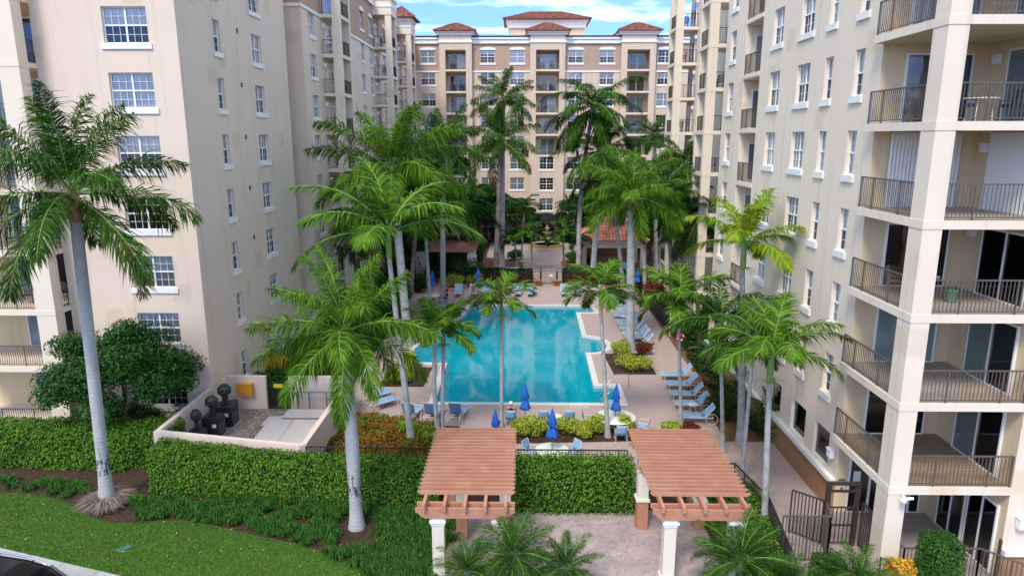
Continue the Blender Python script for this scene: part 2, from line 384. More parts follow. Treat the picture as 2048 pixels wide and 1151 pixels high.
def tile_roof(parent, x0, x1, y0, y1, z, rise, name='roof', m='tile', step=.34, tw=.3, ridge=None, over=.0):
    """hipped roof of barrel tiles over a rectangle"""
    mb = MB(); w = x1-x0; d = y1-y0; run = min(w, d)/2
    cx0, cx1 = x0+run, x1-run
    if w < d: cx0 = cx1 = (x0+x1)/2
    def slope(ex, ey, ux, uy, L, ix, iy, left, right):
        # eave from (ex,ey) along u length L, inward i; left/right hip run per metre = 1
        n = max(2, int(round(L/tw))); a = L/n
        sl = rise/run
        for k in range(n):
            s = (k+.5)*a; vmax = min(s, L-s, run)
            rows = max(1, int(math.ceil(vmax/step)))
            for r_ in range(rows):
                v0 = r_*step; v1 = min((r_+1)*step+.05, vmax+.08)
                if v0 >= vmax: break
                pts = []; seg = 5
                for vv, lift in ((v0, .05), (v1, .0)):
                    for j in range(seg+1):
                        t = PI*j/seg; off = -math.cos(t)*a*.5; hh = math.sin(t)*a*.36+lift
                        pts.append((ex+ux*(s+off)+ix*vv, ey+uy*(s+off)+iy*vv, z+sl*vv+hh))
                fs = [(j, j+1, seg+2+j, seg+1+j) for j in range(seg)]+[tuple(range(seg, -1, -1))]
                mb.add(pts, fs, 0, False)
        return
    slope(x0, y0, 1, 0, w, 0, 1, 1, 1); slope(x1, y1, -1, 0, w, 0, -1, 1, 1)
    slope(x1, y0, 0, 1, d, -1, 0, 1, 1); slope(x0, y1, 0, -1, d, 1, 0, 1, 1)
    cy0 = y0+run if w >= d else y0+run; cy1 = y1-run
    if w >= d: A, B = (cx0, (y0+y1)/2), (cx1, (y0+y1)/2)
    else: A, B = ((x0+x1)/2, y0+run), ((x0+x1)/2, y1-run)
    zt = z+rise
    mb.add([(x0, y0, z-.02), (x1, y0, z-.02), (x1, y1, z-.02), (x0, y1, z-.02), (A[0], A[1], zt), (B[0], B[1], zt)],
           [(0, 1, 5, 4) if w >= d else (0, 1, 4), (2, 3, 4, 5) if w >= d else (2, 3, 5), (1, 2, 5) if w >= d else (1, 2, 5, 4), (3, 0, 4) if w >= d else (3, 0, 4, 5), (3, 2, 1, 0)])
    # ridge and hip caps
    def cap(a, b):
        a = Vector(a); b = Vector(b); L = (b-a).length; n = max(1, int(L/.4))
        for i in range(n):
            mb.tube([a.lerp(b, i/n), a.lerp(b, (i+1.15)/n)], [.15, .12], 7)
    for c in ((x0, y0), (x0, y1)): cap((c[0], c[1], z+.1), (A[0], c[1]+(A[1]-c[1]) if w >= d else (A[1] if c[1] == y0 else B[1]), zt+.08))
    for c in ((x1, y0), (x1, y1)): cap((c[0], c[1], z+.1), (B[0], B[1] if w >= d else (A[1] if c[1] == y0 else B[1]), zt+.08))
    if (Vector(A)-Vector(B)).length > .2: cap((*A, zt+.08), (*B, zt+.08))
    return mb.wbuild(name, M[m], parent)

def rstyle(seed):
    r = random.Random(seed); k = r.random()
    return ('half', 's', '') if k < .45 else ('full', '', '') if k < .62 else ('third', 's', '') if k < .75 else ('none', '', '') if k < .85 else ('half', '', '')

# ---------------------------------------------------------------- near left block (tower)
TX, TY0, TY1 = -16.1, 33.3, 48.5
T = empty('apartment_tower', (-20, 38, 0), 0, 'peach stucco apartment tower nearest the camera at the left, windowed side wall facing the pool', 'building')
mb = MB()
side = []; spec = []
for i in range(0, 8):
    z = F[i]+1.0
    for (a, b, un) in ((37.2, 38.05, 1), (42.4, 43.95, 2)):
        side.append((a-TY0, b-TY0, z, z+1.62)); spec.append((TX, (a+b)/2, z, (1, 0), b-a, un, i))
wall(mb, (TX, TY0), (0, 1), TY1-TY0, 0, 28.4, side, normal=(1, 0))
front = []
for i in range(0, 8):
    z = F[i]+.9; front.append((28-19.55, 28-17.45, z, z+1.62)); spec.append((-18.5, TY0, z, (0, -1), 2.1, 2, i+20))
# front wall from x=-28 to TX with balcony recess left open (x -28 .. -22.9)
fh = [(h[0]-5.1, h[1]-5.1, h[2], h[3]) for h in front]
wall(mb, (-22.9, TY0), (1, 0), TX+22.9, 0, 28.4, fh, normal=(0, -1))
wall(mb, (-30, TY1), (1, 0), 30+TX, 0, 28.4, (), normal=(0, 1))
wall(mb, (-22.9, TY0), (0, 1), 2.2, 0, 28.4, (), normal=(-1, 0))
wall(mb, (-30, 35.5), (1, 0), 7.1, 0, 28.4, (), normal=(0, -1), mi=2)
mb.sheet([(-30, TY0), (TX, TY0), (TX, TY1), (-30, TY1)], 28.4)
mb.wbuild('wall', [M['peach'], M['dark'], M['yellow']], T)
st = [('half', 's', 'w'), ('full', '', 'p'), ('third', 's', ''), ('none', '', ''), ('half', 's', ''), ('half', 's', ''), ('half', '', '')]
for k, (x, y, z, n, w, un, i) in enumerate(spec):
    if i >= 20: sty = {6: ('half', '', ''), 5: ('full', '', 'p'), 4: ('half', 's', ''), 3: ('none', '', ''), 2: ('half', 's', ''), 1: ('full', '', '')}.get(i-20, ('half', '', ''))
    else: sty = rstyle(k*7+3)
    window(T, x, y, z, n, w, 1.62, un, sty)
# vent grilles on the side wall
for i in range(2, 8):
    MB().box(TX, TX+.05, 40.3, 40.45, F[i]+2.35, F[i]+2.6).wbuild('vent', M['rail'], T)
# balcony stack
MB().box(-23.85, -22.9, 32.1, 32.75, 0, 28.4).wbuild('pillar', M['cream'], T)
MB().box(-29.6, -29.0, 32.1, 32.75, 0, 28.4).wbuild('pillar', M['cream'], T)
cur = ['curtainblue', 'curtainblue', 'curtaingreen', 'curtainblue', 'curtain', 'curtainblue', 'curtain', 'curtainblue', 'curtain']
for i in range(0, 9):
    z = F[i]; b = None
    if i == 0: b = MB().box(-29.9, -22.95, 32.2, 35.49, -.1, .06).wbuild('balcony', [M['cream']], T)
    else: b = MB().box(-29.9, -22.88, 32.08, 35.49, z-.24, z).wbuild('balcony', [M['cream']], T)
    rl = MB(); railing(rl, (-29, 32.3), (-23.85, 32.3), z=z+.06 if i == 0 else z); railing(rl, (-23.0, 32.75), (-23.0, 33.3), z=z+.06 if i == 0 else z)
    rl.build('railing', M['rail'], b, offset=T.location)
    d = sliding_door(b, 0, 0, 0, (0, -1), 2.6, 2.35, 'clear', cur[i], (0, .62)); d.location = Vector((-25.6, 35.44, z+.07))-T.location
    wl = wall_light(b, 0, 0, 0, (0, -1)); wl.location = Vector((-23.7, 35.44, z+1.9))-T.location

# ---------------------------------------------------------------- generic projecting balcony stack on a side wing
def stack(B, xw, xo, y0, y1, top, sgn, floors, base_top=28.0, m='cream', seed=0, cap=True, far_open=False):
    """xw wall plane, xo outer plane; sgn +1 when the court lies towards +x"""
    def X(a, b): return (min(a, b), max(a, b))
    pw = .62
    a, b = X(xo, xo-sgn*pw)
    for yy in (y0, y1-.42):
        MB().box(a, b, yy, yy+.42, 0, top).wbuild('pillar', M[m], B)
    if cap:
        c, d = X(xo+sgn*.06, xw)
        e = MB().box(c, d, y0-.06, y1+.06, top, base_top+.5)
        e.wbuild('parapet', M[m], B)
        c2, d2 = X(xo+sgn*.2, xw-sgn*.0)
        MB().box(c2, d2, y0-.2, y1+.2, base_top+.5, base_top+.85).wbuild('cornice', M['trim'], B)
        c2, d2 = X(xo+sgn*.12, xw)
        MB().box(c2, d2, y0-.12, y1+.12, base_top-.25, base_top-.05).wbuild('cornice', M['trim'], B)
    for i in floors:
        z = F[i]; c, d = X(xo+sgn*.02, xw)
        o = MB().box(c, d, y0-.02, y1-.02, z-.25, z).wbuild('balcony', M[m], B)
        rl = MB(); railing(rl, (xw, y0+.1), (xo-sgn*pw, y0+.1), z=z, gap=.13); railing(rl, (xo-sgn*.1, y0+.42), (xo-sgn*.1, y1-.42), z=z, gap=.13)
        rl.build('railing', M['blackrail'], o, offset=B.location)
        r = random.Random(seed*31+i); cu = r.choice(['curtain', 'curtainblue', None, 'curtain', 'curtainblue'])
        n = (int(sgn), 0); fr = (0, r.choice([.4, .6, 1]))
        dd = sliding_door(o, 0, 0, 0, n, min(1.9, y1-y0-1.1), 2.25, 'dark' if cu is None else 'clear', cu, fr)
        dd.location = Vector((xw+sgn*.06, (y0+y1)/2+.15, z+.02))-B.location
        wl = wall_light(o, 0, 0, 0, n, .26); wl.location = Vector((xw+sgn*.01, y0+.32, z+1.95))-B.location

# ---------------------------------------------------------------- left wing behind the tower
BX = -15.5
Bw = empty('left_apartment_wing', (-18, 70, 0), 0, 'stucco wing with three balcony stacks behind the left tower, set back along the pool court', 'building')
mb = MB(); spec = []
lo, hi = [], []
for i in range(0, 9):
    z = F[i]+1.0
    for (a, b, un) in ((52.0, 53.5, 2), (60.2, 61.7, 2), (68.4, 69.9, 2), (72.3, 73.8, 2), (79, 80.5, 2), (84, 85.5, 2), (93, 94.4, 2)):
        (hi if i == 8 else lo).append((a-50.3, b-50.3, z, z+1.62)); spec.append((BX, (a+b)/2, z, b-a, un, i))
wall(mb, (BX, 50.3), (0, 1), 49.3, 0, 23.55, lo, normal=(1, 0))
wall(mb, (BX, 50.3), (0, 1), 49.3, 23.55, 28.2, hi, normal=(1, 0), mi=2)
wall(mb, (-30, 50.3), (1, 0), 30+BX, 0, 23.55, (), normal=(0, -1)); wall(mb, (-30, 50.3), (1, 0), 30+BX, 23.55, 28.2, (), normal=(0, -1), mi=2)
mb.sheet([(-30, 50.3), (BX, 50.3), (BX, 99.6), (-30, 99.6)], 28.2)
mb.wbuild('wall', [M['peach'], M['dark'], M['tan']], Bw)
MB().box(BX-.05, BX+.09, 50.2, 99.5, 23.5, 23.72).box(-30, BX-.05, 50.2, 50.299, 23.5, 23.72).wbuild('belt_course', M['trim'], Bw)
MB().box(BX-.3, BX+.25, 50.1, 99.4, 27.75, 28.5).wbuild('cornice', M['trim'], Bw)
for k, (x, y, z, w, un, i) in enumerate(spec):
    window(Bw, x, y, z, (1, 0), w, 1.62, un, rstyle(k*5+2), arch=(i == 8))
stack(Bw, BX, -14.0, 55.1, 58.4, 29, 1, range(0, 9), 28.2, seed=1)
stack(Bw, BX, -13.6, 74.2, 77.2, 26.9, 1, range(0, 9), 27.9, seed=2)
stack(Bw, BX, -13.7, 87.6, 90.8, 26.9, 1, range(0, 9), 27.9, seed=3)
tile_roof(Bw, -16.6, -13.1, 86.9, 91.5, 28.75, 1.35)

# ---------------------------------------------------------------- far block
CY = 99.6
C = empty('far_apartment_block', (2, 103, 0), 0, 'beige and brown apartment block with red tiled turrets closing the far end', 'building')
def fx(px): return (px-1045)*99.6*.9767/1365
mb = MB(); lo, hi, spec = [], [], []
bays = [(fx(882.5), fx(945.5)), (fx(1059), fx(1127)), (fx(1235.5), fx(1302))]
cols = [859, 976, 1034, 1148, 1209, 1322]
for i in range(0, 9):
    z = F[i]+.95
    for px in cols:
        c = fx(px); (hi if i == 8 else lo).append((c-1+16, c+1+16, z, z+1.72)); spec.append((c, CY, z, i, px))
xs = [-16]+[q for ab in bays for q in ab]+[34]
for k in range(0, len(xs), 2):
    a, b = xs[k], xs[k+1]; cut = lambda H_: [(h[0]-16-a, h[1]-16-a, h[2], h[3]) for h in H_ if h[0]-16 > a and h[1]-16 < b]
    wall(mb, (a, CY), (1, 0), b-a, 0, 23.55, cut(lo), normal=(0, -1)); wall(mb, (a, CY), (1, 0), b-a, 23.55, 27.3, cut(hi), normal=(0, -1), mi=2)
wall(mb, (34, CY), (0, 1), 14, 0, 27.3, (), normal=(1, 0))
mb.sheet([(-30, CY), (34, CY), (34, 114), (-30, 114)], 28.2)
PY = CY-.75
for bi, (a, b) in enumerate(bays):
    pw = .72 if bi != 1 else .72
    lowfl = 4 if bi == 1 else 3
    hs = [(pw+.1, b-a-pw-.1, F[i], F[i]+2.62, True) for i in range(lowfl, 9)]
    hw = []
    if True:
        for i in range(0, lowfl):
            c = (a+b)/2; hw.append(((b-a)/2-1, (b-a)/2+1, F[i]+.95, F[i]+2.67)); spec.append((c, PY, F[i]+.95, i, 'b'))
    wall(mb, (a, PY), (1, 0), b-a, 0, 27.6, hs+hw, rev=.45, deep=.46, normal=(0, -1))
    wall(mb, (a, PY), (0, 1), .75, 0, 28.7, (), normal=(-1, 0)); wall(mb, (b, PY), (0, 1), .75, 0, 28.7, (), normal=(1, 0))
    for i in range(lowfl, 9):   # loggia interiors
        z = F[i]; x0, x1 = a+pw+.1, b-pw-.1; mm = 2 if i == 8 else 3
        mb.add([(x0, PY+.45, z), (x0, PY+2.2, z), (x0, PY+2.2, z+2.62), (x0, PY+.45, z+2.62)], [(0, 1, 2, 3)], mm)
        mb.add([(x1, PY+.45, z), (x1, PY+2.2, z), (x1, PY+2.2, z+2.62), (x1, PY+.45, z+2.62)], [(3, 2, 1, 0)], mm)
        mb.add([(x0, PY+.45, z+2.62), (x0, PY+2.2, z+2.62), (x1, PY+2.2, z+2.62), (x1, PY+.45, z+2.62)], [(3, 2, 1, 0)], 0)
        mb.add([(x0, PY+2.2, z), (x1, PY+2.2, z), (x1, PY+2.2, z+2.62), (x0, PY+2.2, z+2.62)], [(0, 1, 2, 3)], mm)
        o = MB().box(x0-.02, x1+.02, PY-.06, PY+2.19, z-.2, z+.02).wbuild('balcony', M['cream'], C)
        rl = MB(); railing(rl, (x0, PY+.05), (x1, PY+.05), z=z+.02, gap=.14, bw=.025); rl.build('railing', M['rail'], o, offset=C.location)
        r = random.Random(i*9+bi); cu = r.choice(['curtain', 'curtainblue', 'curtain', None, 'curtaingreen'])
        dd = sliding_door(o, 0, 0, 0, (0, -1), 2.3, 2.25, 'dark' if cu is None else 'clear', cu, r.choice([(0, 1), (.5, 1), (0, .5), (0, 1)]))
        dd.location = Vector(((x0+x1)/2+.1, PY+2.13, z+.03))-C.location
        wl = wall_light(o, 0, 0, 0, (0, -1), .26); wl.location = Vector((x0+.3, PY+2.19, z+1.9))-C.location
    # turret head and roof
    MB().box(a+.01, b-.01, PY+.01, PY+4, 27.601, 28.7).wbuild('turret', M['cream'], C)
    MB().box(a-.12, b+.12, PY-.12, PY+4.1, 27.35, 27.6).box(a-.3, b+.3, PY-.3, PY+4.3, 28.35, 28.62).box(a-.5, b+.5, PY-.5, PY+4.5, 28.62, 28.78).wbuild('cornice', M['trim'], C)
    tile_roof(C, a-.65, b+.65, PY-.65, PY+4.6, 28.8, 1.25)
mb.wbuild('wall', [M['far'], M['dark'], M['tan'], M['yellow']], C)
xs = [-16]+[q for ab in bays for q in ab]+[34]
for k in range(0, len(xs), 2):
    MB().box(xs[k], xs[k+1], CY-.08, CY+.02, 23.5, 23.72).wbuild('belt_course', M['trim'], C)
    MB().box(xs[k], xs[k+1], CY-.25, CY+.4, 27.3, 27.85).box(xs[k], xs[k+1], CY-.4, CY+.6, 27.852, 28.1).wbuild('cornice', M['trim'], C)
    MB().box(xs[k], xs[k+1], CY-.42, CY+.7, 28.102, 28.32).wbuild('roof_edge', M['roofdark'], C)
for k, (x, y, z, i, px) in enumerate(spec):
    window(C, x, y, z, (0, -1), 2.0, 1.72, 2, rstyle(k*3+11), arch=(i == 8))
MB().box(-1.9, 8.9, 106, 112, 28, 30.3).wbuild('penthouse', M['far'], C)
MB().box(-2.2, 9.2, 105.7, 112.3, 30.3, 31.1).box(-2.5, 9.5, 105.4, 112.6, 31.102, 31.35).wbuild('cornice', M['trim'], C)
tile_roof(C, -2.9, 9.9, 105.0, 113.0, 31.37, 1.5)
# entrance: glazed double door under a black dome awning
ex = G(1090, 470)[0]
e = sliding_door(C, 3.4, PY-.06, .02, (0, -1), 2.6, 2.6, 'dark', None, name='entrance_door')
# awning over the entrance
aw = MB(); n = 12; vs = []; fs = []
for i in range(n+1):
    a = PI*i/n
    for j in range(5):
        b = (PI/2)*j/4; vs.append((3.4-math.cos(a)*2.2*math.cos(b*.0), PY-.05-1.6*math.sin(a)*math.cos(b) if j else PY-.05-1.6*math.sin(a), 2.75+1.25*math.sin(a)*math.sin(b)))
for i in range(n):
    for j in range(4): q = i*5+j; fs.append((q, q+5, q+6, q+1))
aw.add(vs, fs, 0, True)
M['awning'] = mat('black awning canvas', (.012, .012, .014), .75, .2)
tag(aw.build('awning', M['awning']), 'black domed canvas awning over the white entrance door at the far end', 'awning')

# ---------------------------------------------------------------- right wing, nearest the camera
DX = 12.4
D = empty('right_apartment_wing', (16, 35, 0), 0, 'cream stucco wing along the right side of the pool with deep corner balconies', 'building')
mb = MB(); hs, spec = [], []
wc = [(26.15, 26.9, 1), (28.75, 29.5, 1), (31.0, 32.45, 2), (34.6, 35.95, 2), (42.0, 43.1, 1)]
for i in range(1, 8):
    z = F[i]+1.05
    for k, (a, b, un) in enumerate(wc):
        hs.append((44-b, 44-a, z, z+1.65)); spec.append((DX, (a+b)/2, z, b-a, un, i, k))
for (a, b) in ((25.75, 27.25), (28.1, 29.7), (31.0, 32.5)): hs.append((44-b, 44-a, 1.5, 3.0))
wins = [h for h in hs]
def seg(y_hi, y_lo, holes, **k):
    sub = [(h[0]-(44-y_hi), h[1]-(44-y_hi), h[2], h[3]) for h in holes if h[0] >= 44-y_hi-.01 and h[1] <= 44-y_lo+.01]
    wall(mb, (DX, y_hi), (0, -1), y_hi-y_lo, 0, 28.2, sub, normal=(-1, 0), **k)
seg(44, 40.2, wins, rev=.2, deep=.5); seg(37.5, 24.9, wins, rev=.2, deep=.5)
wall(mb, (DX, 40.2), (0, -1), 2.7, 0, 28.2, [(.001, 2.699, F[i], F[i]+2.66, True) for i in range(9)], rev=1.7, deep=1.701, normal=(-1, 0))
for i in range(9): mb.add([(DX+1.7, 40.2, F[i]), (DX+1.7, 37.5, F[i]), (DX+1.7, 37.5, F[i]+2.66), (DX+1.7, 40.2, F[i]+2.66)], [(0, 1, 2, 3)], 2)
# return walls and the set-back part of the wing
wall(mb, (DX, 44), (1, 0), 8, 0, 28.2, (), normal=(0, 1))
wall(mb, (14.9, 64.5), (0, -1), 20.5, 0, 28.2, [(64.5-b, 64.5-a, F[i]+1, F[i]+2.65) for i in range(9) for a, b in ((55.5, 57), (58.5, 60))], normal=(-1, 0)); wall(mb, (14.9, 64.5), (1, 0), 13, 0, 28.2, (), normal=(0, 1))
for i in range(9):
    for a, b in ((55.5, 57), (58.5, 60)): spec.append((14.9, (a+b)/2, F[i]+1, b-a, 2, i, 9))
# corner balcony recess: back wall, side wall, outer wall
BKY, RX, FY = 24.9, 16.05, 20.7
wall(mb, (DX, BKY), (1, 0), RX-DX, 0, 28.2, (), normal=(0, -1), mi=2)
wall(mb, (RX, BKY), (0, -1), BKY-FY, 0, 28.2, (), normal=(-1, 0), mi=2)
wall(mb, (RX+.001, FY), (1, 0), 12, 0, 28.2, [(2.6, 4.4, F[i]+1.0, F[i]+2.65) for i in range(1, 8)], normal=(0, -1))
mb.sheet([(DX, 24.95), (28, 24.95), (28, 44), (DX, 44)], 28.2); mb.sheet([(14.9, 44), (28, 44), (28, 64.5), (14.9, 64.5)], 28.2)
mb.wbuild('wall', [M['cream'], M['dark'], M['yellow']], D)
MB().box(12.08, 12.68, FY, FY+.75, 0, 28.2).wbuild('pillar', M['cream'], D)
for (x, y, z, w, un, i, k) in spec:
    r = random.Random(i*13+k*5+1); q = r.random()
    sty = ('half', 's', '') if q < .55 else ('full', '', '') if q < .85 else ('third', 's', '')
    if i == 4 and k < 5: sty = ('full', '', '')
    window(D, x, y, z, (-1, 0), w, 1.65, un, sty)
for i in range(1, 8): window(D, RX+3.5, FY, F[i]+1.0, (0, -1), 1.8, 1.65, 2, rstyle(i+60))
# ground floor fixed windows
for (a, b) in ((25.75, 27.25), (28.1, 29.7), (31.0, 32.5)):
    w = b-a; f = MB(); t = .06
    f.box(-w/2, w/2, .1, .18, 0, t); f.box(-w/2, w/2, .1, .18, 1.5-t, 1.5); f.box(-w/2, -w/2+t, .1, .18, t, 1.5-t); f.box(w/2-t, w/2, .1, .18, t, 1.5-t)
    o = f.build('window', M['frame'], D); o.location = Vector((DX, (a+b)/2, 1.5))-D.location; o.rotation_euler = (0, 0, -PI/2)
    MB().add([(-w/2+t, .14, t), (w/2-t, .14, t), (w/2-t, .14, 1.5-t), (-w/2+t, .14, 1.5-t)], [(0, 1, 2, 3)]).build('pane', M['glassdark'], o)
# plinth and ledge
MB().box(DX-.1, DX-.002, 24.9, 44, 0, 1.25).box(RX+.001, 28, FY-.1, FY-.002, 0, 1.0).wbuild('plinth', M['plinth'], D)
MB().box(DX-.22, DX-.003, 24.88, 44, 1.251, 1.44).box(RX, 28, FY-.2, FY-.003, 1.001, 1.2).wbuild('ledge', M['trim'], D)
# tiled balcony floor
M['tilefloor'] = mat('tan balcony tiles', (.34, .25, .17), .7, .2); _n = M['tilefloor'].node_tree; _P = _n.nodes['Principled BSDF']
_b = _n.nodes.new('ShaderNodeTexBrick'); _b.inputs['Scale'].default_value = 1; _b.inputs['Brick Width'].default_value = .42; _b.inputs['Row Height'].default_value = .21; _b.inputs['Mortar Size'].default_value = .012
_b.inputs['Color1'].default_value = (.36, .26, .17, 1); _b.inputs['Color2'].default_value = (.29, .20, .13, 1); _b.inputs['Mortar'].default_value = (.16, .12, .09, 1)
_g = _n.nodes.new('ShaderNodeNewGeometry'); _n.links.new(_g.outputs['Position'], _b.inputs[0]); _n.links.new(_b.outputs[0], _P.inputs['Base Color'])
conf = {  # floor: (back door curtain, side door curtain, kind)
 7: ('curtainblue', 'curtain'), 6: ('curtainblue', 'curtainblue'), 5: ('curtaindark', 'curtainblue'), 4: ('storm', 'storm'), 3: (None, None), 2: ('curtaingreen', 'curtaingreen'), 1: (None, 'curtaingreen'), 8: ('curtain', 'curtain')}
M['curtaindark'] = stripes('charcoal vertical blinds', (.10, .115, .13), (.055, .065, .075), 'X', 5)
for i in range(1, 9):
    z = F[i]
    o = MB().box(12.06, RX, FY-.02, BKY-.001, z-.26, z).wbuild('balcony', M['cream'], D)
    MB().sheet([(12.75, FY+.12), (RX-.01, FY+.12), (RX-.01, BKY-.01), (12.2, BKY-.01), (12.2, FY+.8), (12.75, FY+.8)], z+.004).build('floor_tiles', M['slab'] if i > 1 else M['tilefloor'], o, offset=D.location)
    rl = MB(); railing(rl, (12.14, BKY-.02), (12.14, FY+.75), z=z, h=1.08, gap=.12); railing(rl, (12.68, FY+.06), (RX-.04, FY+.06), z=z, h=1.08, gap=.12)
    rl.build('railing', M['rail'], o, offset=D.location)
    cb, cs = conf[i]
    if cb == 'storm':
        s = storm_shutter(o, 0, 0, 0, (0, -1), 2.5, 2.5); s.location = Vector((14.25, BKY-.05, z+.04))-D.location
        s = storm_shutter(o, 0, 0, 0, (-1, 0), 2.9, 2.5); s.location = Vector((RX-.05, 22.7, z+.04))-D.location
    else:
        s = sliding_door(o, 0, 0, 0, (0, -1), 2.3, 2.35, 'dark' if cb is None else 'clear', cb); s.location = Vector((14.35, BKY-.06, z+.01))-D.location
        s = sliding_door(o, 0, 0, 0, (-1, 0), 2.4, 2.35, 'dark' if cs is None else 'clear', cs, (.0, .5) if i < 3 else (0, 1)); s.location = Vector((RX-.06, 22.6, z+.01))-D.location
    wl = wall_light(o, 0, 0, 0, (-1, 0), .26); wl.location = Vector((RX-.005, 24.3, z+1.95))-D.location
# recessed balconies half way along
for i in range(1, 9):
    z = F[i]; o = MB().box(DX-.04, DX+1.69, 37.49, 40.21, z-.2, z+.01).wbuild('balcony', M['cream'], D)
    rl = MB(); railing(rl, (DX+.03, 40.15), (DX+.03, 37.55), z=z+.01, gap=.12); rl.build('railing', M['rail'], o, offset=D.location)
    s = sliding_door(o, 0, 0, 0, (0, -1), 1.0, 2.15, 'clear', 'curtainblue' if i % 3 else 'curtain'); s.location = Vector((DX+1.0, 40.13, z+.02))-D.location
# ground floor doors of the corner
o = sliding_door(D, 13.7, BKY-.06, .07, (0, -1), 1.7, 2.4, 'dark', None, name='glass_door')
o = sliding_door(D, 15.3, BKY-.06, .07, (0, -1), .9, 2.4, 'dark', None, name='glass_door')
for yy in (23.35, 21.75): sliding_door(D, RX-.06, yy, .07, (-1, 0), 1.5, 2.5, 'dark', None, name='glass_door')
wall_light(D, DX-.01, 25.3, 2.2, (-1, 0), .32); wall_light(D, RX+.5, FY-.01, 2.0, (0, -1), .36)
wp = MB(); wp.box(13.02, 13.3, BKY-.12, BKY-.1, 1.35, 1.85); wp.wbuild('door_notice', M['trim'], D)
MB().box(12.5, 12.78, BKY-.02, BKY-.001, 1.4, 1.46).box(12.62, 12.7, BKY-.02, BKY-.001, .95, 1.1).wbuild('wall_plate', M['rail'], D)
cm = MB(); cm.tube([(12.68, FY+.3, 3.15), (12.5, FY-.1, 3.2), (12.46, FY-.24, 3.1)], .025, 8); cm.lathe([(.0, -.12), (.07, -.1), (.1, 0), (.1, .06), (0, .07)], 12, (12.46, FY-.26, 3.05)); cm.tube([(12.5, FY-.28, 3.13), (12.74, FY-.28, 3.15)], .05, 8)
cm.wbuild('security_camera', M['frame'], D)
stack(D, 14.9, 12.8, 49.6, 52.5, 29, -1, range(0, 9), 28.2, m='cream', seed=5)
stack(D, 14.9, 13.05, 61.6, 64.6, 29, -1, range(0, 9), 28.2, m='cream', seed=6)
MB().box(14.65, 14.9, 44.01, 64.5, 27.7, 28.4).wbuild('cornice', M['trim'], D)

# ================================================================ GROUND
def st(o, k='structure'): return tag(o, kind=k)
def noise_mat(name, cols, scale, rough=.9, bump=(20, .5, .02), scale2=None, spec=.15):
    m = mat(name, cols[0], rough, spec, bump=bump); n = m.node_tree; P = n.nodes['Principled BSDF']; N = n.nodes.new; L = n.links.new
    g = N('ShaderNodeNewGeometry'); t = N('ShaderNodeTexNoise'); t.inputs['Scale'].default_value = scale; t.inputs['Detail'].default_value = 10; t.inputs['Roughness'].default_value = .7
    L(g.outputs['Position'], t.inputs[0]); r = N('ShaderNodeValToRGB'); e = r.color_ramp.elements
    while len(e) < len(cols): e.new(.5)
    for i, c in enumerate(cols): e[i].position = .3+.4*i/(len(cols)-1); e[i].color = (*c, 1)
    L(t.outputs[0], r.inputs[0]); src = r.outputs[0]
    if scale2:
        t2 = N('ShaderNodeTexNoise'); t2.inputs['Scale'].default_value = scale2[0]; t2.inputs['Detail'].default_value = 5; L(g.outputs['Position'], t2.inputs[0])
        r2 = N('ShaderNodeValToRGB'); r2.color_ramp.elements[0].position = .4; r2.color_ramp.elements[1].position = .65; L(t2.outputs[0], r2.inputs[0])
        mu = N('ShaderNodeMath'); mu.operation = 'MULTIPLY'; mu.inputs[1].default_value = scale2[2]; L(r2.outputs[0], mu.inputs[0])
        x = N('ShaderNodeMixRGB'); x.inputs[2].default_value = (*scale2[1], 1); L(src, x.inputs[1]); L(mu.outputs[0], x.inputs[0]); src = x.outputs[0]
    L(src, P.inputs['Base Color']); return m
M['soil'] = noise_mat('dark mulch soil', [(.02, .013, .009), (.06, .036, .024), (.12, .075, .05)], 9, bump=(30, .9, .04))
M['mulch'] = noise_mat('bark mulch', [(.05, .022, .012), (.20, .09, .045), (.34, .18, .10)], 14, bump=(30, 1, .05))
M['lawn'] = noise_mat('lawn', [(.035, .095, .014), (.068, .165, .022), (.11, .22, .035)], 7, bump=(60, .8, .03), scale2=(.7, (.08, .16, .02), .5))
M['gravel'] = noise_mat('river gravel', [(.08, .06, .045), (.26, .2, .15), (.45, .38, .32)], 16, bump=(22, 1, .05))
M['concrete'] = noise_mat('sidewalk concrete', [(.34, .34, .33), (.40, .395, .38), (.45, .44, .42)], 2.5, bump=(60, .3, .004), scale2=(.8, (.3, .3, .29), .5))
M['asphalt'] = noise_mat('asphalt', [(.035, .035, .037), (.05, .05, .052), (.065, .065, .066)], 20)
M['coping'] = noise_mat('pool coping', [(.56, .54, .50), (.63, .61, .57), (.68, .66, .62)], 3, rough=.6, bump=(40, .2, .004))
